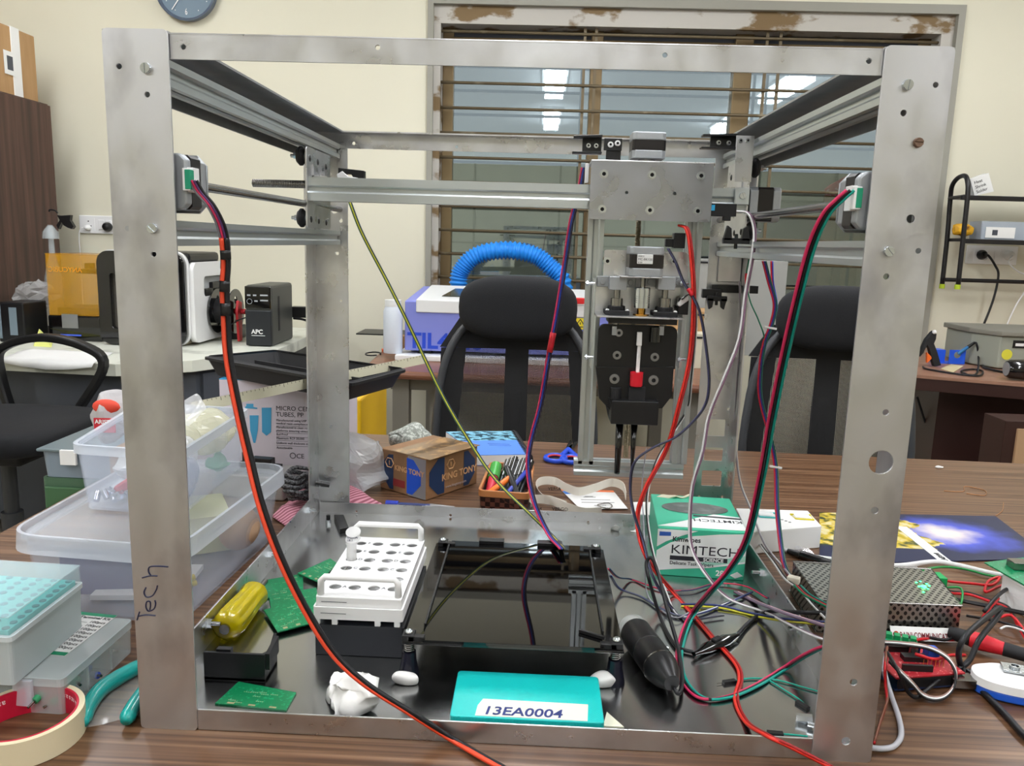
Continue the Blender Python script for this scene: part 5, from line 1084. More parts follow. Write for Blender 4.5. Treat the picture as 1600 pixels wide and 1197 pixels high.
# black tool tray lying on the carton
zr = zt+.001
R_ = [(-.335, .93), (-.02, .62), (.12, .84), (-.20, 1.20)]
tq = [G(320, 559, zr+.030), G(548, 600, zr+.030), G(633, 578, zr+.030), G(432, 549, zr+.030)]; c = sum(tq, Vector())/4
t = thing('tool_tray', V(c.x, c.y, zr), 'black plastic divided tool tray balanced on the white and blue carton', 'tray')
MB().shell(tq, zr, zr+.030, .0025, .10, True, .012, 4).build('tray_body', M_blk2, t)
MB().shell([c+(p-c)*1.03 for p in tq], zr+.027, zr+.0315, .007, 0, False, .014, 4).build('tray_rim', M_blk2, t)
mb = MB()
for f0, f1, h in ((.33, .33, .018), (.55, .50, .022)):
    p, q = tq[0].lerp(tq[3], f0), tq[1].lerp(tq[2], f1); p = p.lerp(q, .08); q = q.lerp(p, .06); d = (q-p).normalized()*.0; n = V(-(q-p).y, (q-p).x, 0).normalized()*.0015; mb.slab([p-n, q-n, q+n, p+n], zr+.003, zr+h)
p, q = tq[0].lerp(tq[1], .72), tq[3].lerp(tq[2], .72); n = V((q-p).y, -(q-p).x, 0).normalized(); p = p.lerp(q, .06); q = q.lerp(p, .08); mb.slab([p-n*.0015, q-n*.0015, q+n*.0015, p+n*.0015], zr+.003, zr+.026)
mb.build('divider', M_blk2, t)
# steel ruler leaning across
a, b = at(300, 637, .50), at(664, 561, .80); d = (b-a).normalized(); wv = V(0, .0, 1).cross(d).normalized()
mb = MB(); mb.strap([a, a.lerp(b, .5), b], (wv*.35+V(0, 0, 1)*.9).normalized()*.016, .0009); t = thing('steel_ruler', a, 'long metal ruler lying slantwise across the open box and black tray', 'ruler'); mb.build('blade', mat('ruler_metal', (176, 172, 150), .4, .5), t)
mb = MB(); ww = (wv*.35+V(0, 0, 1)*.9).normalized(); L_ = (b-a).length; nn = ww.cross(d).normalized(); nn = -nn if nn.y > 0 else nn
for k in range(60): p = a+d*(.01+k*L_/62)+nn*.0007; mb.strap([p+ww*.0075, p+ww*(.002 if k % 5 == 0 else .005)], d*.0007, .0002)
mb.build('graduations', M_inkk, t)
# small black instrument head on a silver plate
p0 = G(425, 728, .02); t = thing('clamp_block', V(p0.x, p0.y, .0), 'black knobbed clamp on a silver plate in front of the white and blue carton', 'clamp')
c = V(-.128, .655, 0); mb = MB(); mb.obox(c+V(0, 0, .020), (.125, .075, .040), rotz(-.12)); mb.build('silver_block', mat('silver_case', (190, 188, 186), .35, .4), t, bevel=.003)
MB().obox(c+V(-.005, 0, .042), (.075, .055, .004), rotz(-.12)).build('black_plate', M_blk, t)
mb = MB(); mb.cyl(c+V(-.018, .004, .044), c+V(-.018, .004, .068), .0085, seg=18); mb.cyl(c+V(-.02, -.014, .044), c+V(-.02, -.014, .056), .006, seg=14); mb.obox(c+V(.012, -.006, .053), (.036, .016, .018), rotz(-.12)); mb.build('knob', M_blk, t, bevel=.001)
# bubble bags, cloths, braided cable
M_str = mat('striped_cloth', (198, 130, 146), .8); nt = M_str.node_tree; tc = nt.nodes.new('ShaderNodeTexCoord'); wv_ = nt.nodes.new('ShaderNodeTexWave'); wv_.inputs['Scale'].default_value = 42; mp = nt.nodes.new('ShaderNodeMapping'); mp.inputs['Rotation'].default_value = (0, 0, .75)
rp = nt.nodes.new('ShaderNodeValToRGB'); rp.color_ramp.elements[0].position = .45; rp.color_ramp.elements[0].color = lin((150, 84, 100)); rp.color_ramp.elements[1].position = .6; rp.color_ramp.elements[1].color = lin((214, 150, 165))
for a_, b_ in ((tc.outputs['Object'], mp.inputs[0]), (mp.outputs[0], wv_.inputs[0]), (wv_.outputs[0], rp.inputs[0]), (rp.outputs[0], nt.nodes['Principled BSDF'].inputs['Base Color'])): nt.links.new(a_, b_)
def cloth(name, quad, z, amp, m_, lab, n=22, k=18):
    mb = MB(); rows = []
    for i in range(n+1):
        row = []
        for j in range(n+1):
            u, v_ = i/n, j/n; p = quad[0].lerp(quad[1], u).lerp(quad[3].lerp(quad[2], u), v_); p = V(p.x, p.y, z+.0015+amp*(.5+.5*noise.noise(p*k))*min(1, 6*min(u, 1-u, v_, 1-v_)+.1)); row.append(mb.b.verts.new(p))
        rows.append(row)
    for i in range(n):
        for j in range(n): mb._f((rows[i][j], rows[i+1][j], rows[i+1][j+1], rows[i][j+1]))
    o = mb.build(name, m_, smooth=True); md = o.modifiers.new('s', 'SOLIDIFY'); md.thickness = .001; md.offset = 1; return tag(o, lab, 'cloth')
sc1 = cloth('striped_cloth', [V(-.062, .53, 0), V(-.008, .47, 0), V(-.008, .64, 0), V(-.055, .73, 0)], 0, .022, M_str, 'pink striped cloth crumpled on the table behind the rear left post')
sc2 = cloth('cloth_fold', [V(-.007, .60, 0), V(.02, .585, 0), V(.095, .605, 0), V(-.007, .72, 0)], 0, .018, M_str, None); sc2.parent = sc1
for k_ in ('category',):
    if k_ in sc2: del sc2[k_]
def knit(name, c, r, sc, lab, m_):
    o = MB().sphere(c, r, 30, 20, sc).build(name, m_, smooth=True); crinkle(o, 28, .02)
    for v_ in o.data.vertices: v_.co.z = max(v_.co.z, .0006)
    return tag(o, lab, 'cloth')
knit('knit_glove', V(.085, .955, .018), .045, (1.1, .9, .75), 'grey speckled knit glove bunched behind the worn printed carton', mat('grey_knit', (138, 142, 134), .9, noise_=((160, 160, 160), (200, 204, 196), .45, .6), bump=(350, .8)))
M_bub = film('bubble_film', (218, 222, 226), .5, .15)
o = bag('bubble_wrap_bag', V(.030, .70, .045), .062, (.95, .85, .82), 'clear bubble wrap bag beside the worn printed carton', 20, .03, M_bub, zmin=.001, seg=34)
bag('bubble_wrap_bag', V(-.022, .70, .05), .045, (.7, .7, 1.0), 'clear bubble wrap bag between the carton of tubes and the rear left post', 26, .022, M_bub, zmin=.001, seg=30)
M_braid = mat('braided_grey', (110, 110, 114), .6, noise_=((350, 350, 350), (28, 28, 30), .46, .54)); c = V(-.020, .565, 0)
mb = MB(); pts = []
for k in range(120): a_ = k*2*PI/20; r = .030+.006*math.sin(k*.37); pts.append((c.x-.01+r*.75*math.cos(a_), c.y+.01+r*1.1*math.sin(a_), .022+.00034*k+.002*math.sin(k*1.3)))
t = thing('braided_cable', c, 'coiled grey and black braided cable behind the large lidded container', 'cable'); mb.tube(pts, .0034, 8).build('coil', M_braid, t, smooth=True)
MB().tube(cat_rom([(-.02, .59, .066), (.0, .58, .078), (.018, .575, .076), (.012, .565, .07), (-.01, .57, .066)], 6), .0026, 8).build('tie', M_blk, t, smooth=True); MB().cyl((-.005, .545, .055), (.022, .55, .05), .005, .0035).build('plug_end', M_blk, t, smooth='a')
# ---------------------------------------------------------------- behind the machine, left to middle
M_kb = mat('carton_brown', (150, 112, 78), .6, noise_=((30, 30, 30), (128, 96, 66), .4, .7)); M_nav = mat('print_navy', (34, 56, 92), .5); M_kbl = mat('print_blue', (30, 82, 196), .45); M_slv = mat('print_silver', (156, 158, 162), .35, .4)
A, B, C_ = G(594, 762, 0), G(665, 783, 0), G(746, 756, 0); A.z = B.z = C_.z = 0; 
hk = at(665, 718, B.y).z; dl = (A-B); dr = (C_-B); dr = dr - dl*(dr.dot(dl)/dl.length_squared)*.8
t = thing('printed_carton', (A+C_)/2, 'worn brown carton with blue octagon printing and tape, behind the machine', 'box')
Q = [B, B+dr, B+dr+dl, A]; MB().slab(Q, .0005, hk).build('carton_body', M_kb, t, bevel=.0015)
for s, (O, d) in enumerate(((A, B-A), (B, dr))):      # left face, right face
    L_ = d.length; d = d.normalized(); n = V(d.y, -d.x, 0); oc = [(.06, .34), (.06, .66), (.26, .93), (.72, .93), (.93, .66), (.93, .34), (.72, .06), (.26, .06)]
    f = lambda a, b_, k=.0004: O+d*(a*L_)+V(0, 0, b_*hk)+n*k
    if s == 0:
        MB().prism([f(.62, .02, .0002), f(1, .02, .0002), f(1, .98, .0002), f(.62, .98, .0002)], n*.0002).build('silver_panel', M_slv, t)
        MB().prism([f(*p) for p in ((.06, .34), (.06, .66), (.20, .90), (.30, .92), (.30, .06), (.22, .06))], n*.0003).build('octagon_print', M_nav, t)
        MB().prism([f(*p) for p in ((.60, .06), (.60, .93), (.74, .91), (.90, .66), (.90, .34), (.72, .06))], n*.0004).build('octagon_print', M_kbl, t)
        MB().prism([f(.30, .16, .0006), f(.56, .16, .0006), f(.56, .34, .0006), f(.30, .34, .0006)], n*.0002).build('red_label', mat('label_brown_red', (140, 50, 50), .5), t)
        text('KING TONY', .0125, f(.33, .56, .0008), d, Z1, mat('print_gold', (214, 168, 120), .4), t, 'lettering', D1, bold=.0003)
    else:
        MB().prism([f(*p) for p in ((.06, .34), (.06, .66), (.22, .93), (.34, .93), (.34, .06), (.22, .06))], n*.0003).build('octagon_print', M_nav, t); MB().prism([f(*p) for p in ((.72, .06), (.72, .93), (.80, .93), (.95, .66), (.95, .34), (.82, .06))], n*.0003).build('octagon_print', M_nav, t)
        text('KING TONY', .0165, f(.29, .36, .0008), d, Z1, mat('print_gold', (214, 168, 120), .4), t, 'lettering', D1, bold=.0003); text('www.kingtony.com', .007, f(.36, .15, .0008), d, Z1, mat('print_pale', (190, 170, 160), .5), t, 'lettering', D1)
    cx_, cz2 = (.22, .70) if s == 0 else (.46, .72); mb = MB(); s2 = .009
    pts = [f(cx_, cz2, .0008)+d*s2*math.cos(i*PI/3)*1.1+V(0, 0, s2*math.sin(i*PI/3)) for i in range(6)]; mb.tube(pts, .0011, 4, True); mb.tube([f(cx_, cz2, .0008)+V(0, 0, -.004), f(cx_, cz2, .0008)+V(0, 0, .004)], .001, 4); mb.build('hexagon_logo', mat('print_gold', (214, 168, 120), .4), t)
mb = MB()     # shiny crumpled tape on the lid
for k, (a_, b_, w_) in enumerate(((.08, .02, .035), (.5, .0, .05), (.3, .1, .02))):
    p, q = B.lerp(A, a_), (B+dr).lerp(A+dr, a_+b_); mb.strap([V(p.x, p.y, hk+.0006), V((p.x+q.x)/2, (p.y+q.y)/2, hk+.0014), V(q.x, q.y, hk+.0006)], dl.normalized()*w_, .0003)
mb.build('packing_tape', mat('tape_gloss', (150, 122, 92), .15, noise_=((60, 60, 60), (190, 150, 104), .5, .6)), t)
# pen with blue cap
a, b = G(603, 787, .006), G(672, 791, .005); t = thing('capped_pen', a, 'clear pen with a blue cap lying behind the rear lip of the machine', 'pen'); d = (b-a).normalized()
MB().cyl(a, a+d*.020, .0058, .0058).build('cap', mat('pen_blue', (40, 60, 170), .35), t, smooth='a'); MB().cyl(a+d*.020, b, .0036).build('ink_tube', mat('pen_dark', (60, 70, 120), .3), t, smooth='a'); MB().cyl(b, b+d*.04, .0045, .002).build('barrel_end', film('pen_clear', (210, 214, 216), .5, .1), t, smooth='a')
a, b = G(665, 793, .004), G(705, 798, .003); tag(MB().cyl(a, b, .004, .002).build('clear_tube', film('pen_clear', (210, 214, 216), .5, .1), smooth='a'), 'short clear tapered tube beside the capped pen', 'tube')
# spiral notebook
q = [G(748, 722, 0), G(818, 716, 0), G(799, 672, 0), G(692, 676, 0)]; q = [V(.228, .865, 0), V(.325, .885, 0), V(.290, 1.075, 0), V(.145, 1.045, 0)]
t = thing('spiral_notebook', sum(q, Vector())/4, 'blue spiral notebook with a painted band, behind the worn printed carton', 'notebook')
MB().slab(q, .001, .020).build('pages', M_paper, t); MB().slab(q, .020, .0212).build('cover', mat('cover_blue', (92, 140, 222), .4), t); MB().slab(q, .0002, .001).build('back_cover', mat('cover_blue', (92, 140, 222), .4), t)
MB().slab([q[3].lerp(q[0], .42), q[2].lerp(q[1], .42), q[2], q[3]], .0212, .0216).build('painted_band', mat('painted_band', (130, 190, 214), .4, noise_=((60, 90, 60), (28, 62, 78), .5, .53)), t)
for k in range(26):
    p = q[1].lerp(q[2], (k+.5)/26); o = MB().tube([p+V(.010*math.cos(a_), 0, .010+.013*math.sin(a_)) for a_ in [i*2*PI/12 for i in range(12)]], .0011, 5, True).build('spiral_ring', M_blk, t, smooth=True)
for f_ in (.56, .62): p_ = q[3].lerp(q[0], f_).lerp(q[2].lerp(q[1], f_), .42); MB().box((p_.x, p_.y, .0212), (p_.x+.045, p_.y+.004, .0215)).build('faint_print', mat('cover_print', (74, 112, 190), .5), t)
# woven pen basket
q = [V(.251, .580, 0), V(.331, .572, 0), V(.336, .735, 0), V(.260, .742, 0)]; c = sum(q, Vector())/4
t = thing('pen_basket', c, 'dark woven basket with a tan rim, full of pens, behind the machine', 'basket')
M_wv = mat('woven_brown', (70, 38, 30), .4); nt = M_wv.node_tree; ck = nt.nodes.new('ShaderNodeTexChecker'); ck.inputs['Scale'].default_value = 130; ck.inputs['Color1'].default_value = lin((42, 22, 18)); ck.inputs['Color2'].default_value = lin((112, 68, 56)); tc = nt.nodes.new('ShaderNodeTexCoord'); nt.links.new(tc.outputs['Object'], ck.inputs[0]); nt.links.new(ck.outputs[0], nt.nodes['Principled BSDF'].inputs['Base Color'])
MB().shell(q, .001, .034, .003, .06, True, .008).build('basket_wall', M_wv, t); MB().shell([c+(p-c)*1.04 for p in q], .032, .043, .0045, 0, False, .012).build('rim', mat('rim_tan', (180, 116, 66), .5), t, bevel=.001)
random.seed(11)
def pen(a, b, r, m_, lab, tip=None, grp='dark pens in the basket'):
    t = thing('pen', a, lab, 'pen', grp); d = (b-a); MB().lathe(a, d, [(0, r*.4), (.006, r), (d.length*.96, r), (d.length, r*.8)], 12).build('barrel', m_, t, smooth='a')
    if tip: MB().lathe(a+d*.62, d, [(0, r*1.15), (d.length*.4, r*1.15)], 12).build('cap', tip, t, smooth='a')
    return t
M_pd = mat('pen_black_green', (26, 34, 36), .3)
for k in range(7):
    x = .278+.006*k; pen(V(x-.004, .600+.003*(k % 3), .013+.003*(k % 2)), V(x+.012+.001*k, .722, .050+.003*(k % 3)), .0042, M_pd, 'dark slim pen in the row leaning to the back of the woven basket', M_blkg)
pen(V(.312, .598, .028), at(791, 730, .66), .0058, M_blk, 'thick black marker leaning highest in the woven basket', None, None)
pen(V(.266, .598, .020), V(.272, .69, .050), .0085, mat('marker_red', (196, 34, 60), .4), 'red marker with a green cap in the woven basket', mat('cap_green', (60, 160, 60), .4), None)
pen(V(.262, .592, .030), V(.300, .64, .048), .005, mat('pen_orange', (240, 120, 40), .35), 'orange pen across the front left of the woven basket', None, None)
pen(V(.296, .594, .034), V(.324, .68, .046), .004, mat('pen_blue', (40, 60, 170), .35), 'blue pen at the front right of the woven basket', None, None)
# scissors
t = thing('scissors', G(885, 712, 0), 'scissors with blue and red handles lying behind the tool head', 'scissors'); zs = .006
for k, (u, v) in enumerate(((868, 716), (893, 718))):
    c = G(u, v, zs); pts = [c+V(.020*math.cos(a_), .024*math.sin(a_), 0) for a_ in [i*2*PI/18 for i in range(18)]]
    h = MB().tube(pts, .0050, 8, True).build('handle', mat('scissor_blue', (30, 70, 190), .35), t, smooth=True); MB().tube([c+(p-c)*.80+V(0, 0, .001) for p in pts], .0022, 6, True).build('inner_ring', mat('scissor_red', (180, 40, 44), .4), h, smooth=True)
    MB().cyl(c+V(.012, .02, 0), G(888, 703, zs), .005, .006).build('shank', mat('scissor_blue', (30, 70, 190), .35), h, smooth='a')
p = G(888, 703, zs)
for q_ in (G(906, 687, zs), G(892, 688, zs)): d = (q_-p); MB().strap([p, p+d*.5, q_], [V(-d.y, d.x, 0).normalized()*w_ for w_ in (.012, .010, .002)], .0015).build('blade', M_steel, t)
# lanyard and card
q = [G(906, 796, .001), G(981, 796, .001), G(958, 768, .001), G(876, 766, .001)]; t = thing('name_card', sum(q, Vector())/4, 'white printed name card with blue and orange top edge, tied to a lanyard', 'card')
MB().slab(q, .0015, .0025).build('card_body', M_paper, t); MB().slab([q[3], q[2], q[2].lerp(q[1], .10), q[3].lerp(q[0], .10)], .0025, .0028).build('orange_band', mat('band_orange', (225, 110, 50), .5), t); MB().slab([q[3].lerp(q[0], .10), q[3].lerp(q[2], .55).lerp(q[0].lerp(q[1], .55), .10), q[3].lerp(q[2], .45).lerp(q[0].lerp(q[1], .45), .2), q[3].lerp(q[0], .26)], .0025, .0029).build('blue_band', mat('band_blue', (40, 110, 200), .5), t)
for f, u0, u1 in ((.38, .34, .50), (.42, .30, .54), (.56, .20, .78), (.70, .16, .82), (.86, .36, .60)): A_, B_ = q[0].lerp(q[3], 1-f), q[1].lerp(q[2], 1-f); C2 = (q[3]-q[0]).normalized()*.0016; MB().prism([A_.lerp(B_, u0)+V(0, 0, .0016), A_.lerp(B_, u1)+V(0, 0, .0016), A_.lerp(B_, u1)+C2+V(0, 0, .0016), A_.lerp(B_, u0)+C2+V(0, 0, .0016)], (0, 0, .0002)).build('print_line', M_inkk, t)
mb = MB(); Lp = [at(895, 760, .68), at(862, 790, .64), at(842, 778, .66), at(838, 757, .69), at(852, 750, .70), at(868, 758, .69), at(872, 770, .67), at(858, 783, .65), at(846, 790, .64)]
Lw = lambda pts: [V(p.x, p.y, max(p.z, .012)) for p in pts]
a_ = [G(978, 775, .012), G(973, 760, .018), G(955, 754, .018), G(930, 762, .014), G(905, 768, .012), G(885, 762, .014), G(866, 752, .018), G(845, 752, .018), G(837, 762, .014), G(846, 778, .010), G(862, 782, .010), G(880, 790, .010), G(910, 800, .009), G(940, 800, .009)]
b_ = [G(835, 797, .010), G(825, 788, .010), G(835, 780, .010), G(860, 782, .009), G(885, 790, .009)]
t = thing('lanyard', a_[5], 'white lanyard strap with black lettering looping beside the pen basket', 'lanyard')
for nm, P_ in (('strap', a_), ('strap', b_)): MB().strap(cat_rom(P_, 8), (0, .003, .014), .0009).build(nm, mat('strap_white', (225, 220, 208), .7), t)
for s_, u, v in (('VERSA', 856, 768), ('OHM', 828, 800), ('VERGO', 862, 800)): text(s_, .008, G(u, v, .003)+V(0, -.004, .004), (1, 0, 0), (0, 0, 1), M_inkk, t, 'lettering', .0002)
c = G(945, 790, .004); MB().tube([c+V(.012*math.cos(a2), .012*math.sin(a2), .001*math.sin(2*a2)) for a2 in [i*PI/10 for i in range(20)]], .0010, 6, True).build('split_ring', M_steel, t, smooth=True)
# ---------------------------------------------------------------- front left: tip box, assortment case, pliers, tape
c0, c1, c2, c3 = G(126, 884, .1), G(13, 966, .1), None, G(0, 848, .1); FT = .003   # FT: top of the base tray
dirr = (c1-c0); dirb = (c3-c0); dirb = dirb - dirr*(dirb.dot(dirr)/dirr.length_squared)*.85; dirb = dirb.normalized()*.125
q = [c0, c1, c1+dirb, c0+dirb]; q = [V(p.x, p.y, 0) for p in q]; 
t = thing('tip_box', sum(q, Vector())/4+V(0, 0, .036), 'frosted tip box with turquoise rack and clear hinged lid, on the compartment case', 'box')
MB().shell(q, .0365, .080, .0016, .02, True, .004, 3).build('box_body', film('frosted_white', (214, 226, 228), .62, .35), t)
cq = sum(q, Vector())/4; MB().shell([cq+(p-cq)*1.025 for p in q], .078, .0825, .004, 0, False, .005, 3).build('hinge_rim', film('frosted_rim', (222, 232, 235), .8, .3), t)
ld = MB().shell([cq+(p-cq)*1.0 for p in q], .0826, .100, .0012, -.01, False, .004, 3).build('lid', film('clear_lid', (224, 236, 240), .22, .08), t); MB().slab([cq+(p-cq)*.995 for p in q], .0995, .1008).build('lid_top', film('clear_lid_top', (214, 236, 242), .30, .1), ld)
M_tq = mat('rack_turquoise', (70, 208, 206), .4); rk = MB().slab([cq+(p-cq)*.93 for p in q], .074, .086).build('tip_rack', M_tq, t)
mb = MB()
for i in range(10):
    for j in range(8): p = (cq+(q[0]-cq)*.86).lerp(cq+(q[1]-cq)*.86, i/9).lerp((cq+(q[3]-cq)*.86).lerp(cq+(q[2]-cq)*.86, i/9), j/7); mb.lathe(V(p.x, p.y, .0855), (0, 0, 1), [(0, .0032), (.0012, .0032)], 10)
mb.build('tip_holes', mat('hole_teal', (30, 140, 150), .5), rk)
# assortment case below
a, b, c_ = G(97, 1062, .035), G(206, 968, .035), G(0, 1030, .035); d1 = (b-a); d1.z = 0; n1 = V(-d1.y, d1.x, 0).normalized()*.13
q = [V(a.x, a.y, 0), V(b.x, b.y, 0), V(b.x, b.y, 0)+n1, V(a.x, a.y, 0)+n1]; cq = sum(q, Vector())/4
t = thing('assortment_case', cq, 'clear compartment case of crimp terminals with a white and green label, beneath the tip box', 'case')
MB().shell(q, .0005, .0275, .0014, .01, True, .005, 3).build('case_body', film('case_clear', (218, 228, 228), .34, .2), t)
MB().shell([cq+(p-cq)*1.015 for p in q], .0275, .035, .0016, 0, False, .006, 3).build('lid_rim', film('case_rim', (214, 224, 226), .55, .25), t); MB().slab([cq+(p-cq)*.99 for p in q], .0338, .0348).build('lid_panel', film('case_lid', (206, 214, 214), .55, .25), t)
for f_ in (.33, .66):
    for (p, r_) in ((q[0].lerp(q[1], f_), q[3].lerp(q[2], f_)),): n_ = (q[1]-q[0]).normalized()*.0008; MB().slab([p-n_, p+n_, r_+n_, r_-n_], .002, .0272).build('divider', film('case_clear', (218, 228, 228), .34, .2), t)
dl = (q[3]-q[0]).normalized(); p = q[0].lerp(q[3], .20); n_ = V(-dl.y, dl.x, 0); n_ = n_ if n_.y < 0 else -n_
MB().hexa([p+n_*.001+V(0, 0, .010), p+dl*.018+n_*.001+V(0, 0, .010), p+dl*.018+n_*.006+V(0, 0, .010), p+n_*.006+V(0, 0, .010), p+n_*.001+V(0, 0, .034), p+dl*.018+n_*.001+V(0, 0, .034), p+dl*.018+n_*.004+V(0, 0, .034), p+n_*.004+V(0, 0, .034)]).build('latch', M_rim, t, bevel=.001)
lab = [G(35, 1018, .0352), G(101, 1025, .0352), G(183, 962, .0352), G(124, 956, .0352)]
MB().slab(lab, .0350, .0353).build('paper_label', M_paper, t); M_lg = mat('label_green', (0, 130, 90), .5)
MB().slab([lab[0], lab[1], lab[1].lerp(lab[2], .07), lab[0].lerp(lab[3], .07)], .0353, .0355).build('green_band', M_lg, t); MB().slab([lab[3], lab[2], lab[2].lerp(lab[1], .07), lab[3].lerp(lab[0], .07)], .0353, .0355).build('green_band', M_lg, t)
for k in range(8):
    f_ = .76-.088*k; p = lab[0].lerp(lab[3], f_).lerp(lab[1].lerp(lab[2], f_), .97); text('........ 100pcs', .0062, V(p.x, p.y, .0355), lab[1]-lab[0], lab[3]-lab[0], M_inkk, t, 'printing', .0001, 'RIGHT')
p = lab[0].lerp(lab[3], .86).lerp(lab[1].lerp(lab[2], .86), .97); text('Terminal Kit', .0066, V(p.x, p.y, .0355), lab[1]-lab[0], lab[3]-lab[0], M_inkk, t, 'printing', .0001, 'RIGHT', bold=.0001)
random.seed(5); first = {}
for k in range(26):
    cname, rgb = (('green', (40, 140, 90)), ('blue', (60, 80, 170)), ('orange', (220, 120, 60)))[min(2, k*3//26)]
    f_ = (k % 9)/9*.26+.03+(0, .33, .66)[min(2, k*3//26)]; p = q[0].lerp(q[1], f_+random.uniform(0, .03)).lerp(q[3].lerp(q[2], f_), .06+random.uniform(0, .16)); z = .006+random.uniform(0, .014)
    if cname not in first:
        o = thing('crimp_terminal', (0, 0, 0), f'{cname} crimp terminal among others in the clear compartment case', 'terminal', f'{cname} crimp terminals in the case'); MB().cyl((0, 0, 0), (.009, 0, 0), .0034, seg=10).build('sleeve', mat('sleeve_'+cname, rgb, .4), o, smooth='a'); MB().cyl((.009, 0, 0), (.016, 0, 0), .0012, seg=8).build('pin', M_steel, o); first[cname] = o
    else: o = copy_tree(first[cname])
    o.location = (p.x, p.y, z); o.rotation_euler = (0, random.uniform(-.4, .4), random.uniform(0, 6))
# pliers
M_tl = mat('plier_teal', (20, 158, 152), .28, coat=.3)
t = thing('pliers', G(200, 1060, .008), 'pliers with teal rubber handles lying beside the front left post', 'pliers')
h = MB(); P = cat_rom([G(130, 1130, .008), G(138, 1105, .009), G(155, 1080, .010), G(180, 1062, .010), G(212, 1044, .010), G(246, 1030, .010)], 6); n_ = len(P); h.tube(P, [.0062+.0012*math.sin(PI*i/n_) if i > 1 else .0045 for i in range(n_)], 12); h.build('handle', M_tl, t, smooth=True)
h = MB(); P = cat_rom([G(197, 1126, .008), G(205, 1110, .009), G(222, 1085, .010), G(250, 1050, .010)], 6); n_ = len(P); h.tube(P, [.0068 if i > 1 else .005 for i in range(n_)], 12); h.build('handle', M_tl, t, smooth=True)
P0 = G(256, 1032, .010); MB().lathe(P0-V(0, 0, .005), (0, 0, 1), [(0, .010), (.010, .010)], 16).build('pivot', M_steel, t, smooth='a')
MB().slab([P0+V(-.004, 0, 0), P0+V(.004, 0, 0), P0+V(.006, .030, 0), P0+V(.003, .034, 0)], .006, .014).build('jaw', M_steel, t, bevel=.001)
mb = MB(); q = [G(120, 1142, .001), G(225, 1120, .001), G(250, 1040, .001), G(150, 1075, .001)]; rows = []
for i in range(11):
    row = []
    for j in range(11): p = q[0].lerp(q[1], i/10).lerp(q[3].lerp(q[2], i/10), j/10); row.append(mb.b.verts.new(V(p.x, p.y, .0012+.0022*(.5+.5*noise.noise(p*70)))))
    rows.append(row)
for i in range(10):
    for j in range(10): mb._f((rows[i][j], rows[i+1][j], rows[i+1][j+1], rows[i][j+1]))
tag(mb.build('flat_bag', film('flat_film', (225, 222, 218), .28, .12), smooth=True), 'flat clear plastic bag lying under the teal pliers', 'bag')
# masking tape roll
c = G(28, 1150, 0); e0 = G(116, 1130, .0); r = .046; c = G(37, 1113, .024); c.z = 0
t = thing('masking_tape', c, 'roll of cream masking tape with a red printed core, in the near left corner', 'tape')
def ringm(r0, r1, z0, z1, m_, nm, seg=56, cap=True):
    mb = MB(); mb.lathe(c+V(0, 0, z0), (0, 0, 1), [(0, r0), (0, r1), (z1-z0, r1), (z1-z0, r0), (0, r0)], seg, cap=(0, 0)); return mb.build(nm, m_, t, smooth='a')
ringm(.0415, .046, .0005, .024, mat('masking_cream', (226, 214, 180), .6), 'tape_wind'); co = ringm(.0395, .0414, .0005, .024, mat('core_red', (196, 24, 56), .4), 'core')
def wrap_text(s_, size, r, z, a0, step, m_, flip):
    for i, ch in enumerate(s_):
        a_ = a0+step*i; p = c+V(r*math.cos(a_), r*math.sin(a_), z); tx = V(-math.sin(a_), math.cos(a_), 0)*(-1 if step < 0 else 1)
        text(ch, size, p, tx, V(0, 0, -1 if flip else 1), m_, co, 'lettering', .0001)
wrap_text('asianpaints', .0072, .0392, .019, PI*.36, .088, mat('core_print', (238, 220, 222), .5), True); wrap_text('asianpaints', .0072, .0392, .019, PI*.80, .088, mat('core_print', (238, 220, 222), .5), True)
wrap_text('asianpaints', .0072, .0392, .019, PI*.05, .088, mat('core_print', (238, 220, 222), .5), True)
for a_ in (PI*.18, PI*.53, PI*.97):
    p = c+V(.0392*math.cos(a_), .0392*math.sin(a_), .0085); tx = V(-math.sin(a_), math.cos(a_), 0); mb = MB()
    for k in range(4): b_ = k*PI/4; mb.tube([p-(tx*math.cos(b_)+V(0, 0, math.sin(b_)))*.0032, p+(tx*math.cos(b_)+V(0, 0, math.sin(b_)))*.0032], .0004, 4)
    mb.build('emblem', mat('emblem_orange', (240, 150, 60), .5), co)
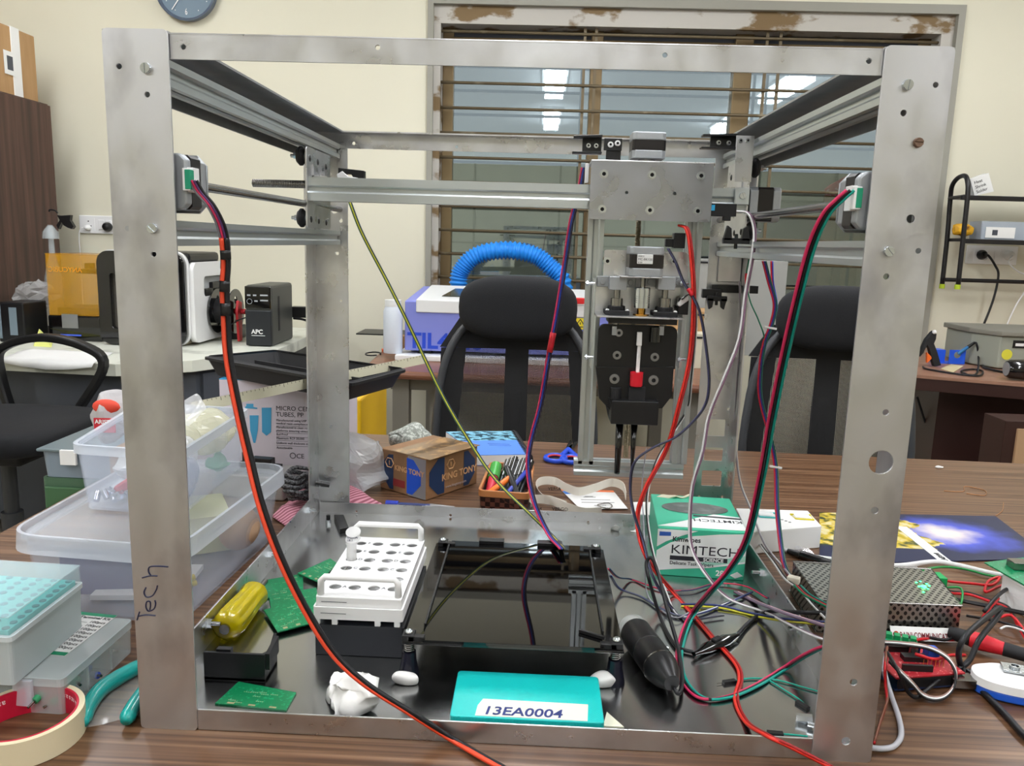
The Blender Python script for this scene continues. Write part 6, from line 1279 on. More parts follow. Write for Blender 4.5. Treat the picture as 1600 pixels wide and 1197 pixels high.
# ---------------------------------------------------------------- on the base tray of the machine
M_pcb = mat('pcb_green', (10, 118, 72), .3, noise_=((300, 300, 300), (30, 150, 100), .58, .62)); M_pad = mat('pcb_pad', (196, 178, 140), .35, .6); M_trc = mat('pcb_trace', (90, 180, 140), .4)
def pcb(pts, z, lab, rows_=3):
    q = [G(u, v, z) for u, v in pts]; t = thing('circuit_board', sum(q, Vector())/4, lab, 'circuit board'); MB().slab(q, z, z+.0014).build('board', M_pcb, t); zt = z+.0014; random.seed(int(q[0].x*1e4))
    f = lambda u, v_: q[0].lerp(q[1], u).lerp(q[3].lerp(q[2], u), v_); mb = MB(); mp_ = MB()
    for i in range(rows_*3):
        u, v_ = random.uniform(.08, .8), random.uniform(.1, .85); L_ = random.uniform(.05, .14); pts3 = [f(u, v_), f(u+L_, v_), f(u+L_, min(.95, v_+.08))]
        for a, b in zip(pts3, pts3[1:]): d = (b-a).normalized(); n_ = V(-d.y, d.x, 0)*.0003; mb.slab([V(*(a-n_).xy, 0), V(*(b-n_).xy, 0), V(*(b+n_).xy, 0), V(*(a+n_).xy, 0)], zt, zt+.0001)
        a = f(u, v_); 
        for k in range(4): p = a+(q[1]-q[0]).normalized()*.002*k; mp_.box((p.x-.0005, p.y-.0005, zt), (p.x+.0005, p.y+.0005, zt+.00012))
    for u in (.15, .45, .75): a, b = f(u, .04), f(u+.10, .10); mp_.slab([f(u, .04), f(u+.10, .04), f(u+.10, .11), f(u, .11)], zt, zt+.00012)
    mb.build('traces', M_trc, t); mp_.build('pads', M_pad, t)
pcb([(465, 897), (498, 911), (527, 882), (516, 874)], .0070, 'green circuit board at the back of the pile, beside the white tube rack')
pcb([(416, 936), (474, 925), (473, 898), (414, 908)], .0035, 'green circuit board lying left of the pile, beside the yellow handle')
pcb([(424, 955), (498, 945), (494, 920), (420, 932)], .0052, 'green circuit board in the middle of the pile beside the white tube rack')
pcb([(434, 989), (500, 972), (484, 934), (412, 955)], .0068, 'green circuit board at the front of the pile, nearest the black box')
pcb([(447, 1112), (336, 1101), (373, 1067), (463, 1084)], .0032, 'green circuit board alone at the front left of the base tray')
# yellow screwdriver handle
a, b = G(352, 982, .021), G(403, 922, .020); d = (b-a); t = thing('yellow_screwdriver', a, 'fluted see-through yellow screwdriver handle lying along the left lip of the tray', 'screwdriver'); L_ = d.length; dn = d.normalized()
mb = MB(); seg = 40; prof = [(0, .010), (.004, .0155), (.012, .0175), (L_*.45, .0165), (L_*.72, .0150), (L_*.86, .0165), (L_, .010)]
mb.lathe(a, dn, prof, seg); o = mb.build('handle', mat('amber_yellow', (228, 206, 8), .12, trans=.45, ior=1.3, coat=.4), t, smooth=True)
for i, v_ in enumerate(o.data.vertices):
    k = i % seg
    if k % 4 < 2 and i//seg in (2, 3, 4): ax_ = a+dn*((v_.co-(a-o.location*0)).dot(dn)); v_.co = ax_+(v_.co-ax_)*.86
MB().cyl(a-dn*.003, a+dn*.004, .0055, seg=16).build('metal_end', M_steel, t, smooth='a'); MB().cyl(b, b+dn*.025, .0035, seg=12).build('shank', M_steel, t, smooth='a')
# black printed bracket
a, b = G(299, 1061, FT), G(414, 1067, FT); zt = at(360, 1021, a.y).z; t = thing('black_bracket', (a+b)/2, 'matt black printed trough bracket at the front left of the tray', 'bracket')
MB().box((max(a.x, .0245), a.y, FT), (b.x, a.y+.003, zt)).build('front_wall', M_blk, t, bevel=.0004); MB().box((max(a.x, .0245), a.y, FT), (b.x, a.y+.036, FT+.003)).build('bottom', M_blk, t)
MB().prism([(b.x-.003, a.y+.003, FT), (b.x-.003, a.y+.036, FT), (b.x-.003, a.y+.036, zt+.004), (b.x-.003, a.y+.020, zt-.006), (b.x-.003, a.y+.003, zt)], (.003, 0, 0)).build('end_wall', M_blk, t)
mb = MB(); mb.prism([(b.x, a.y+.002, FT+.012), (b.x, a.y+.030, FT+.016), (b.x, a.y+.030, zt+.004), (b.x, a.y+.002, zt)], (.004, 0, 0)); mb.box((.036, a.y+.003, FT), (.050, a.y+.009, zt+.002)); mb.build('gusset', M_blk, t)
# black box and the white tube rack standing on it
RX0, RX1, RY0, RY1 = .116, .208, .127, .300
t = thing('black_riser', ((RX0+RX1)/2, .21, FT), 'plain black box carrying the white tube rack', 'box'); MB().box((RX0+.001, RY0+.003, FT), (RX1-.0005, RY1-.01, .0365)).build('riser_body', mat('riser_black', (38, 40, 46), .5), t, bevel=.001); MB().box((RX1-.0005, RY0+.003, FT), (RX1+.001, RY1-.01, .0365)).build('side_edge', M_blk, t)
t = thing('tube_rack', ((RX0+RX1)/2, .21, .037), 'white tube rack with lettered rows and loop handles, on the black box', 'rack'); M_rk = mat('rack_white', (244, 244, 244), .4)
holes = []; zt = .066
for r_ in range(6):
    for c_ in range(4): holes.append((RX0+.016+.0205*c_, RY0+.028+.0245*r_, .0066))
plate('top_deck', rrect(RX0+.002, RY0+.004, RX1-.002, RY1-.002, .003), holes, .0022, (0, 0, zt), (1, 0, 0), (0, 1, 0), M_rk, t)
MB().shell([V(RX0, RY0, 0), V(RX1, RY0, 0), V(RX1, RY1, 0), V(RX0, RY1, 0)], .044, .057, .0018, 0, False, .003, 3).build('skirt', M_rk, t); MB().shell([V(RX0+.002, RY0+.003, 0), V(RX1-.002, RY0+.003, 0), V(RX1-.002, RY1-.002, 0), V(RX0+.002, RY1-.002, 0)], .0545, .0665, .0018, 0, False, .003, 3).build('upper_wall', M_rk, t)
MB().box((RX0+.004, RY0+.004, .043), (RX1-.004, RY1-.004, .0455)).build('lower_deck', M_rk, t)
for x in (RX0+.004, RX0+.022, RX1-.026, RX1-.006): MB().box((x-.003, RY0, .038), (x+.003, RY0+.004, .045)).build('foot', M_rk, t, bevel=.0008)
for x in (RX0+.004, RX1-.006): MB().box((x-.003, RY1-.006, .0365), (x+.003, RY1-.002, .045)).build('foot', M_rk, t, bevel=.0008)
for y, h in ((RY0+.0085, .020), (RY1-.006, .019)):
    P = [V(RX0+.006, y, zt), V(RX0+.0065, y, zt+h-.004), V(RX0+.010, y, zt+h), V(RX1-.010, y, zt+h), V(RX1-.0065, y, zt+h-.004), V(RX1-.006, y, zt)]; MB().tube(P, .0036, 8).build('handle', M_rk, t, smooth=True)
for r_, ch in enumerate('ABCDEF'):
    for x in (RX0+.026, RX0+.067): text(ch, .0068, (x, RY0+.0260+.0245*r_, zt+.0012), (1, 0, 0), (0, 1, 0), M_grey, t, 'row_letter', .0001, 'CENTER')
for z in (.0615, .0505): MB().box((RX0+.008, RY0+(.0026 if z > .06 else -.0004), z), (RX0+.034, RY0+(.0032 if z > .06 else .0002), z+.0005)).build('moulded_line', M_grey, t)
# the small tube standing in it
x, y = RX0+.016+.0205, RY0+.028+.0245*3; M_tub2 = film('tube_clear', (236, 236, 236), .6, .2); t = thing('microtube', (x-.02, y, .05), 'small clear tube with handwriting on its open cap, standing in the white rack', 'tube'); x -= .0205
MB().lathe((x, y, .046), (0, 0, 1), [(0, .002), (.016, .0054), (.040, .0056), (.040, .0068), (.043, .0068)], 18, cap=(1, 0)).build('tube_body', M_tub2, t, smooth='a'); MB().lathe((x, y+.010, .093), (0, -.5, 1), [(0, .0075), (.0025, .0085), (.004, .0085)], 20).build('cap', M_tub2, t, smooth='a'); MB().lathe((x+.001, y+.004, .0885), (0, -.4, 1), [(0, .0065), (.002, .0085)], 20).build('ring', M_tub2, t, smooth='a')
text('Gen.A', .005, (x-.006, y+.0005, .0915), (1, 0, 0), (0, 1, .5), M_ink, t, 'handwriting', .0001); text('19-1', .004, (x-.005, y-.0035, .0895), (1, 0, 0), (0, 1, .5), M_ink, t, 'handwriting', .0001)
# black socket block and bolt at the back left corner
q = [G(531, 834, FT), G(545, 831, FT), G(537, 811, FT), G(522, 811, FT)]; t = tag(MB().slab(q, FT, .010).build('socket_block', M_blk, bevel=.0006), 'small black four-hole connector block near the rear left corner of the tray', 'connector')
for k in range(4): p = q[0].lerp(q[3], .15+.23*k).lerp(q[1].lerp(q[2], .15+.23*k), .5); h_ = MB().lathe(V(p.x, p.y, .0098), (0, 0, 1), [(0, .0014), (.0004, .0014)], 10).build('pin_hole', M_grey, t)
p = G(513, 818, FT); t = thing('bolt', V(p.x, p.y, FT), 'silver bolt standing upright in the rear left corner of the tray', 'bolt'); MB().lathe(V(p.x, p.y, FT), (0, 0, 1), [(0, .0042), (.006, .0042)], 6).build('nut', M_zinc, t); MB().cyl(V(p.x, p.y, .009), V(p.x, p.y, .016), .003, seg=12).build('shank', M_blk, t, smooth='a')
# heated bed with glass
BX0, BX1, BY0, BY1, BZ = .213, .429, .092, .352, .042
t = thing('print_bed', ((BX0+BX1)/2, (BY0+BY1)/2, FT), 'glossy black glass bed on sprung legs in the middle of the tray', 'bed'); M_gl = mat('black_glass', (3, 3, 4), .02, ior=1.5); M_gl.node_tree.nodes['Principled BSDF'].inputs['Specular IOR Level'].default_value = .5
MB().box((BX0, BY0, BZ-.003), (BX1, BY1, BZ)).build('bed_plate', M_blkg, t, bevel=.0006); MB().box((BX0+.020, BY0-.001, BZ), (BX1-.020, BY1+.002, BZ+.0030)).build('glass_plate', M_gl, t, bevel=.0003)
for x0, x1 in ((BX0+.0175, BX0+.0195), (BX1-.0195, BX1-.0175)): MB().box((x0, BY0+.03, BZ), (x1, BY1-.004, BZ+.0045)).build('edge_strip', M_blk, t)
for x, y in ((BX0+.006, BY0+.008), (BX1-.007, BY0+.010), (BX0+.010, BY1-.006), (BX1-.010, BY1-.006)):
    s = 1 if x < .3 else -1; k_ = MB(); k_.box((x-.006, y-.008, BZ), (x+.006, y+.006, BZ+.006)); k_.box((x, y-.008, BZ), (x+s*.016, y-.001, BZ+.0055)); k_ = k_.build('corner_clamp', M_blk, t, bevel=.0006)
    MB().sphere((x, y-.001, BZ+.007), .0042, 16, 10, (1, 1, .75)).build('dome_screw', M_zinc, k_, smooth=True)
    sp_ = [V(x+.0046*math.cos(a_), y+.0046*math.sin(a_), .0285+.0105*a_/(2*PI*5)) for a_ in [i*PI/6 for i in range(61)]]; MB().tube(sp_, .0008, 6).build('spring', M_steel, t, smooth=True)
    MB().lathe((x, y, FT), (0, 0, 1), [(0, .0105), (.004, .0100), (.016, .0075), (.0255, .0068)], 20).build('leg', mat('leg_black', (20, 20, 34), .25), t, smooth='a')
for x in (.285, .360): MB().box((x-.016, BY1-.006, BZ+.003), (x+.016, BY1+.006, BZ+.0075)).build('glass_clip', M_blk, t, bevel=.0006)
o = MB().obox((BX1-.030, BY0+.022, BZ+.005), (.028, .003, .003), rotz(-.5)).build('bed_lever', M_blk, t)
M_put = mat('white_putty', (240, 238, 236), .55)
def lump(name, c, r, sc, lab, k=60, a=.006, cat='putty', m_=None):
    o = MB().sphere(c, r, 26, 16, sc).build(name, m_ or M_put, smooth=True); crinkle(o, k, a)
    if name == 'crumpled_tissue': crinkle(o, 170, .0035, 3)
    for v_ in o.data.vertices: v_.co.z = max(v_.co.z, FT+.0004)
    return tag(o, lab, cat)
lump('putty_lump', G(637, 1062, FT)+V(0, -.007, .004), .0115, (1.1, .6, .75), 'white putty lump at the foot of the front left bed leg', 60, .004)
lump('putty_lump', G(943, 1066, FT)+V(-.002, -.007, .004), .0115, (1.2, .6, .75), 'white putty lump at the foot of the front right bed leg', 60, .005)
lump('crumpled_tissue', G(548, 1107, FT)+V(0, .002, .009), .021, (1.15, .75, .9), 'crumpled white tissue on the tray in front of the white tube rack', 70, .014, 'tissue', mat('tissue_white', (244, 243, 240), .8))
lump('glue_crumb', G(960, 829, FT)+V(0, 0, .002), .008, (.9, .6, .5), 'white dried glue crumb at the back of the tray, left of the other', 90, .006, 'glue'); lump('glue_crumb', G(991, 830, FT)+V(0, 0, .002), .007, (.9, .5, .5), 'white dried glue crumb at the back of the tray, beside the green tissue box', 90, .006, 'glue')
# turquoise printed cover with a written tape label
t = thing('turquoise_cover', (.337, .055, FT), 'turquoise printed cover plate with a handwritten tape label, front middle of the tray', 'cover'); M_tc = mat('printed_turquoise', (22, 190, 186), .35); nt = M_tc.node_tree; tc = nt.nodes.new('ShaderNodeTexCoord'); wv_ = nt.nodes.new('ShaderNodeTexWave'); wv_.inputs['Scale'].default_value = 160; mp = nt.nodes.new('ShaderNodeMapping'); mp.inputs['Rotation'].default_value = (0, 0, .8); bp = nt.nodes.new('ShaderNodeBump'); bp.inputs['Strength'].default_value = .12; bp.inputs['Distance'].default_value = .001
for a_, b_ in ((tc.outputs['Object'], mp.inputs[0]), (mp.outputs[0], wv_.inputs[0]), (wv_.outputs['Fac'], bp.inputs['Height']), (bp.outputs[0], nt.nodes['Principled BSDF'].inputs['Normal'])): nt.links.new(a_, b_)
MB().prism([(a, b, FT+.0005) for a, b in rrect(.2685, .0175, .4055, .094, .004)], (0, 0, .0100)).build('cover_plate', M_tc, t, bevel=.0012)
q = [G(742, 1118, .0137), G(918, 1127, .0137), G(919, 1101, .0137), G(755, 1092, .0137)]; q2 = [q[0], q[1], q[2], q[3], q[0].lerp(q[3], .6)+V(-.002, 0, 0)]
MB().prism([V(p.x, p.y, .0136) for p in q2], (0, 0, .0003)).build('tape_label', mat('label_cream', (226, 226, 212), .6), t)
text('13EA0004', .0175, q[0].lerp(q[1], .06)+V(0, .0025, .0004), q[1]-q[0], q[3]-q[0], mat('pen_ink_blue', (28, 44, 110), .5), t, 'handwriting', .0001, bold=.0003, shear=.15, sx=.98)
q = [G(942, 1138, FT), G(975, 1140, FT), G(948, 1116, FT)]; tag(MB().prism([V(p.x, p.y, FT+.0005) for p in q], (0, 0, .002)).build('paper_scrap', mat('scrap_cream', (228, 226, 204), .6)), 'torn cream scrap beside the turquoise cover', 'paper')
# USB microscope
a, b = G(992, 988, .0205), G(1046, 1062, .0205); d = (b-a).normalized(); L_ = (b-a).length; t = thing('usb_microscope', a, 'black cylindrical handheld microscope with a clear nose, lying on the tray', 'microscope'); r = .0172
MB().lathe(a, d, [(0, r*.92), (.003, r), (L_*.42, r), (L_*.42+.0006, r*.965), (L_*.43+.001, r), (L_*.78, r*1.0), (L_*.90, r*.86), (L_, r*.60), (L_+.006, r*.45)], 32).build('barrel', M_blk, t, smooth='a')
MB().lathe(a-d*.012, d, [(0, r*.86), (.003, r*.95), (.0125, r*.95)], 28, cap=(0, 0)).build('clear_nose', film('nose_clear', (235, 238, 240), .35, .1), t, smooth=True)
MB().lathe(a+d*(L_*.74), d, [(0, r*1.02), (.0018, r*1.02)], 28).build('chrome_ring', M_steel, t, smooth='a'); sd = V(d.y, -d.x, 0)*(-1); MB().sphere(a+d*L_*.55+sd*r*.85+V(0, 0, .008), .003, 10, 6).build('button', M_zinc, t, smooth=True)
# green tissue box
t = thing('tissue_box', (.565, .43, FT), 'green and white box of laboratory wipes standing at the back right of the tray', 'box'); KX0, KX1, KY0, KY1, KZ = .505, .619, .366, .508, .0685
M_kg = mat('kim_green', (62, 182, 146), .5); Rk = rotz(-.07); kc = V((KX0+KX1)/2, (KY0+KY1)/2, 0)
def kp(a, b, c_): return kc+Rk @ V(a-kc.x, b-kc.y, 0)+V(0, 0, c_)
MB().hexa([kp(KX0, KY0, FT), kp(KX1, KY0, FT), kp(KX1, KY1, FT), kp(KX0, KY1, FT), kp(KX0, KY0, KZ), kp(KX1, KY0, KZ), kp(KX1, KY1, KZ), kp(KX0, KY1, KZ)]).build('carton_body', M_kg, t, bevel=.001)
KW, KH = KX1-KX0, KZ-FT; f = lambda a, b, e=.0003: kp(KX0+a*KW, KY0-e, FT+b*KH); g = lambda a, b, e=.0003: kp(KX0+a*KW, KY0+b*(KY1-KY0), KZ+e); nf = Rk @ V(0, -.0002, 0)
M_kw = mat('kim_white', (238, 242, 240), .5)
MB().prism([f(0, .10), f(.25, .16), f(.6, .22), (f(1, .36)), f(1, .97), f(.7, .93), f(.4, .86), f(.15, .70), f(0, .52)], nf).build('white_swoosh', M_kw, t)
MB().prism([f(0, .97), f(.45, .97), f(.28, .86), f(.1, .72), f(0, .60)], nf).build('white_swoosh', M_kw, t)
MB().prism([f(.45, .30, .0004), f(1., .52, .0004), f(1., .40, .0004), f(.6, .26, .0004)], nf).build('pale_swoosh', mat('kim_pale', (170, 222, 204), .5), t)
xd = Rk @ V(1, 0, 0); M_kt = mat('kim_text', (32, 34, 40), .5)
text('KIMTECH', .0172, f(.155, .48, .0006), xd, Z1, M_kt, t, 'lettering', .0001, sx=1.22); text('Kimwipes', .0092, f(.17, .735, .0006), xd, Z1, M_kt, t, 'lettering', .0001, bold=.0002)
MB().prism([f(.155, .345, .0006), f(.80, .345, .0006), f(.80, .435, .0006), f(.155, .435, .0006)], nf).build('black_bar', M_kt, t); text('SCIENCE', .0066, f(.53, .355, .0010), xd, Z1, M_kw, t, 'lettering', .0001, bold=.0002); text('Delicate Task Wipers', .0064, f(.155, .25, .0006), xd, Z1, M_kt, t, 'lettering', .0001, bold=.0001)
text('280', .0105, f(.68, .07, .0006), xd, Z1, M_kw, t, 'lettering', .0001, bold=.0003); MB().prism([f(.84, .10, .0006), f(.90, .04, .0006), f(.985, .10, .0006), f(.92, .18, .0006)], nf).build('white_tag', M_kw, t); MB().prism([f(.02, .83, .0006), f(.15, .84, .0006), f(.15, .92, .0006), f(.02, .92, .0006)], nf).build('blue_badge', mat('badge_blue', (50, 90, 170), .5), t)
up_ = V(0, 0, .0002); MB().prism([g(.0, .04), g(1, .04), g(1, .40), g(.7, .45), g(.3, .20)], up_).build('white_swoosh', M_kw, t)
el = [g(.5+.40*math.cos(a_), .60+.17*math.sin(a_), .0005) for a_ in [i*2*PI/28 for i in range(28)]]; MB().prism(el, up_).build('opening', mat('opening_grey', (92, 98, 96), .35, noise_=((60, 60, 60), (130, 134, 132), .5, .7)), t)
text('KIMTECH', .0140, g(1.0, .29, .0005), -xd, Rk @ V(0, -1, 0), M_kt, t, 'lettering', .0001, bold=.00015, sx=1.1); MB().prism([g(.45, .36, .0005), g(1, .33, .0005), g(1, .37, .0005), g(.45, .40, .0005)], up_).build('black_bar', M_kt, t)
o = lump('torn_flap', g(.28, .93), .010, (2.6, .5, .25), None, 70, .005, None, mat('flap_cream', (226, 222, 196), .7)); adopt(o, t)
# ---------------------------------------------------------------- right of and behind the machine, on the table
q = [V(.640, .528, 0), V(.766, .506, 0), V(.776, .590, 0), V(.668, .604, 0)]
q = [G(1168, 832, .034), G(1284, 822, .034), G(1262, 798, .034), G(1150, 794, .034)]; q = [V(max(p.x, .640), p.y, 0) for p in q]
t = thing('white_carton', sum(q, Vector())/4, 'flat white carton with teal and yellow clips on top, beside the tissue box', 'box'); MB().slab(q, .0005, .034).build('carton_body', M_paper, t, bevel=.001)
for (u, v), c_, nm in (((1196, 805), (60, 190, 190), 'teal'), ((1252, 808), (222, 208, 40), 'yellow')):
    p = G(u, v, .034); pts = [p+V(a, b, .0012) for a, b in ((-.014, .008), (-.012, -.012), (.014, -.014), (.016, .008))]; MB().tube(pts, .0012, 6, True).build(nm+'_outline', mat(nm+'_clip', c_, .4), t); MB().obox(p+V(.001, .0, .0012), (.022, .016, .0022), rotz(-.1)).build('clip_tab', M_white, t)
for k in range(3): p = G(1222+6*k, 812+2*k, .0342); MB().box((p.x-.0018, p.y-.001, .034), (p.x+.0018, p.y+.001, .0344)).build('print_mark', M_inkk, t)
q = [V(.520, .585, 0), V(.600, .580, 0), V(.600, .66, 0), V(.515, .66, 0)]; q = [G(988, 806, .012), G(1060, 812, .012), G(1060, 786, .012), G(986, 786, .012)]; q = [V(p.x, max(p.y, .572), 0) for p in q]
t = thing('white_carton', sum(q, Vector())/4, 'low white carton with a red label, left of the green tissue box', 'box'); MB().slab(q, .0005, .014).build('carton_body', M_paper, t, bevel=.001); a = q[0]; MB().box((a.x+.008, a.y-.0005, .003), (a.x+.024, a.y+.0002, .008)).build('red_label', mat('label_red', (190, 35, 50), .6), t)
# mouse mat with a picture
M_mm = mat('mat_blue', (28, 34, 70), .45); nt = M_mm.node_tree; N = nt.nodes; L = nt.links
q = [G(1284, 884, .001), G(1640, 882, .001), G(1556, 808, .001), G(1286, 805, .001)]; q = [V(.735, .43, 0), V(1.085, .49, 0), V(1.108, .672, 0), V(.812, .655, 0)]
cc = q[0].lerp(q[2], .52); tc = N.new('ShaderNodeTexCoord'); mp = N.new('ShaderNodeMapping'); mp.inputs['Location'].default_value = (-.975, -.575, 0); L.new(tc.outputs['Object'], mp.inputs[0])
sc_ = N.new('ShaderNodeVectorMath'); sc_.operation = 'MULTIPLY'; sc_.inputs[1].default_value = (1, 1.5, 1); L.new(mp.outputs[0], sc_.inputs[0]); ln = N.new('ShaderNodeVectorMath'); ln.operation = 'LENGTH'; L.new(sc_.outputs[0], ln.inputs[0])
nz = N.new('ShaderNodeTexNoise'); nz.inputs['Scale'].default_value = 22; nz.inputs['Detail'].default_value = 6; L.new(tc.outputs['Object'], nz.inputs[0]); ma = N.new('ShaderNodeMath'); ma.operation = 'MULTIPLY_ADD'; ma.inputs[1].default_value = .09; L.new(nz.outputs['Fac'], ma.inputs[0]); L.new(ln.outputs['Value'], ma.inputs[2])
rp = N.new('ShaderNodeValToRGB'); e = rp.color_ramp.elements; e[0].position = .045; e[0].color = lin((248, 236, 214)); e[1].position = .165; e[1].color = lin((24, 30, 62)); k = e.new(.075); k.color = lin((200, 190, 200)); k = e.new(.11); k.color = lin((70, 84, 190)); L.new(ma.outputs[0], rp.inputs[0])
sx2 = N.new('ShaderNodeSeparateXYZ'); L.new(tc.outputs['Object'], sx2.inputs[0]); m1 = N.new('ShaderNodeMath'); m1.operation = 'MULTIPLY_ADD'; m1.inputs[1].default_value = .11; L.new(nz.outputs['Fac'], m1.inputs[0]); L.new(sx2.outputs['X'], m1.inputs[2]); m2 = N.new('ShaderNodeMath'); m2.operation = 'LESS_THAN'; m2.inputs[1].default_value = .998; L.new(m1.outputs[0], m2.inputs[0])
m3 = N.new('ShaderNodeMath'); m3.operation = 'GREATER_THAN'; m3.inputs[1].default_value = .505; L.new(sx2.outputs['Y'], m3.inputs[0]); m4 = N.new('ShaderNodeMath'); m4.operation = 'MULTIPLY'; L.new(m2.outputs[0], m4.inputs[0]); L.new(m3.outputs[0], m4.inputs[1])
n2 = N.new('ShaderNodeTexNoise'); n2.inputs['Scale'].default_value = 60; L.new(tc.outputs['Object'], n2.inputs[0]); r2 = N.new('ShaderNodeValToRGB'); e = r2.color_ramp.elements; e[0].position = .36; e[0].color = lin((46, 64, 36)); e[1].position = .62; e[1].color = lin((206, 196, 150)); k = e.new(.5); k.color = lin((196, 170, 40)); L.new(n2.outputs['Fac'], r2.inputs[0])
mx = N.new('ShaderNodeMixRGB'); L.new(m4.outputs[0], mx.inputs[0]); L.new(rp.outputs[0], mx.inputs[1]); L.new(r2.outputs[0], mx.inputs[2]); L.new(mx.outputs[0], N['Principled BSDF'].inputs['Base Color'])
t = MB().slab(q, .0005, .0025).build('mouse_mat', M_mm, bevel=.0005); tag(t, 'mouse mat printed with a bright coastline scene, right of the front right post', 'mouse mat')
a, b = G(1408, 823, .003), G(1478, 878, .003); d = (b-a).normalized(); n_ = V(-d.y, d.x, 0)*.0085; t = thing('printed_strip', (a+b)/2, 'white printed strip lying aslant across the picture mouse mat', 'strip'); MB().slab([a-n_, b-n_, b+n_, a+n_], .0027, .0034).build('strip_body', M_paper, t); text('LABWI', .0105, b+n_*.55+V(0, 0, .0008), -d, -n_, M_inkk, t, 'lettering', .0001, bold=.0003)
# marker, white cable, clear caps
a, b = G(1231, 861, .006), G(1312, 886, .006); d = b-a; t = thing('black_marker', a, 'black marker pen lying behind the perforated power supply', 'pen'); MB().lathe(a, d, [(0, .0035), (.012, .0045), (.018, .0045), (.019, .0062), (d.length, .0062)], 20).build('barrel', M_blk, t, smooth='a')
MB().lathe(a+d.normalized()*.02, d, [(0, .0066), (.03, .0066)], 20).build('cap', M_blkg, t, smooth='a')
for k, (u, v) in enumerate(((1250, 862), (1262, 866))): p = G(u, v, .001); MB().lathe(p, (.3, -.4, 1), [(0, .008), (.003, .009)], 18, cap=(0, 1)).build('round_disc', film('cap_clear', (230, 230, 235), .3, .1), None, smooth='a')['label'] = ('small clear round cap beside the black marker, left of its twin', 'small clear round cap beside the black marker, nearest the perforated supply')[k]
for o in list(COL.objects):
    if o.name.startswith('round_disc'): o['category'] = 'cap'
cable('white_cable', 'thick white cable running behind the power supply to the white stand', [G(1180, 848, .004), G(1200, 852, .004), G(1260, 868, .004), G(1330, 878, .014), G(1400, 884, .010), G(1460, 878, .007), G(1500, 884, .006), G(1560, 898, .006), G(1600, 900, .006)], WHT, .0036)
tag(MB().slab([G(1290, 900, .0), G(1440, 898, 0), G(1430, 886, 0), G(1300, 884, 0)], .0026, .0034).build('paper_slip', M_paper), 'white paper slip behind the power supply', 'paper')
# perforated power supply
M_prf = mat('perforated_steel', (150, 150, 145), .32, .9); nt = M_prf.node_tree; N = nt.nodes; L = nt.links; b0 = N['Principled BSDF']
tc = N.new('ShaderNodeTexCoord'); sx2 = N.new('ShaderNodeSeparateXYZ'); L.new(tc.outputs['Object'], sx2.inputs[0])
def mth2(op, a, b=None):
    n = N.new('ShaderNodeMath'); n.operation = op
    for i, x in enumerate((a, b)):
        if x is None: continue
        if isinstance(x, (int, float)): n.inputs[i].default_value = x
        else: L.new(x, n.inputs[i])
    return n.outputs[0]
ku = 2*PI/.0085; yz = mth2('ADD', sx2.outputs['Y'], sx2.outputs['Z']); prod = mth2('ADD', mth2('COSINE', mth2('MULTIPLY', sx2.outputs['X'], ku)), mth2('COSINE', mth2('MULTIPLY', yz, ku*.8)))
hole = mth2('GREATER_THAN', mth2('ABSOLUTE', prod), 1.1); mx = N.new('ShaderNodeMixRGB'); L.new(hole, mx.inputs[0]); mx.inputs[1].default_value = lin((185, 185, 178)); mx.inputs[2].default_value = lin((26, 25, 24)); L.new(mx.outputs[0], b0.inputs['Base Color']); L.new(mth2('SUBTRACT', 1., mth2('MULTIPLY', hole, 1.)), b0.inputs['Metallic'])
c0, c1, c2, c3 = G(1266, 938, .04), G(1502, 946, .04), G(1446, 891, .04), G(1230, 886, .04); q = [V(.664, .232, 0), V(.822, .232, 0), V(.838, .336, 0), V(.668, .342, 0)]
t = thing('power_supply', sum(q, Vector())/4, 'perforated metal power supply with a green light, right of the machine', 'power supply'); pc = MB().slab(q, .002, .040).build('perforated_case', M_prf, t, bevel=.0008); MB().slab([p+(p-sum(q, Vector())/4)*.02 for p in q], .0005, .002).build('base_sheet', M_steel, t)
qt = [V(p.x, p.y, .0402) for p in q]; MB().tube(qt, .0011, 6, True).build('folded_edge', M_steel, t)
p = G(1443, 917, .040); MB().sphere((p.x, p.y, .0402), .0032, 12, 8, (1, 1, .5)).build('status_light', mat('led_green', (40, 255, 110), .3, emit=14), t, smooth=True)
mb = MB()
for k, (u, v) in enumerate(((1438, 908), (1448, 912), (1436, 916), (1450, 920), (1443, 925), (1432, 910), (1452, 915))): p = G(u, v, .0404); mb.lathe((p.x, p.y, .0401), (0, 0, 1), [(0, .0013), (.0003, .0013)], 8)
mb.build('lit_hole', mat('led_green', (40, 255, 110), .3, emit=14), t)
a, b = at(1450, 895, .338), at(1462, 905, .33); MB().box((.836, .318, .018), (.850, .338, .036)).build('terminal_block', mat('terminal_green', (10, 150, 80), .4), t, bevel=.0008)
a, b = G(1387, 992, .004), G(1485, 990, .004); t = thing('shop_sticker', (a+b)/2, 'white sticker strip with dark red lettering in front of the power supply', 'sticker'); MB().hexa([V(a.x, .215, .004), V(b.x, .215, .004), V(b.x, .216, .004), V(a.x, .216, .004), V(a.x, .224, .016), V(b.x, .224, .016), V(b.x, .225, .016), V(a.x, .225, .016)]).build('strip', M_paper, t)
text('RAINI COMMUNICATIONS', .0092, V(a.x+.009, .2160, .0065), (1, 0, 0), (0, .6, 1), mat('shop_red', (120, 26, 36), .5), t, 'lettering', .0001, sx=.60, bold=.0001); MB().sphere(V(a.x+.0045, .2178, .0105), .0030, 10, 6, (1, .3, 1)).build('emblem', mat('emblem_red', (190, 70, 40), .5), t)
tag(MB().box((a.x-.01, .2265, .0005), (b.x+.02, .2305, .0025)).build('mounting_strip', M_steel), 'thin metal strip on the table just in front of the power supply', 'strip')
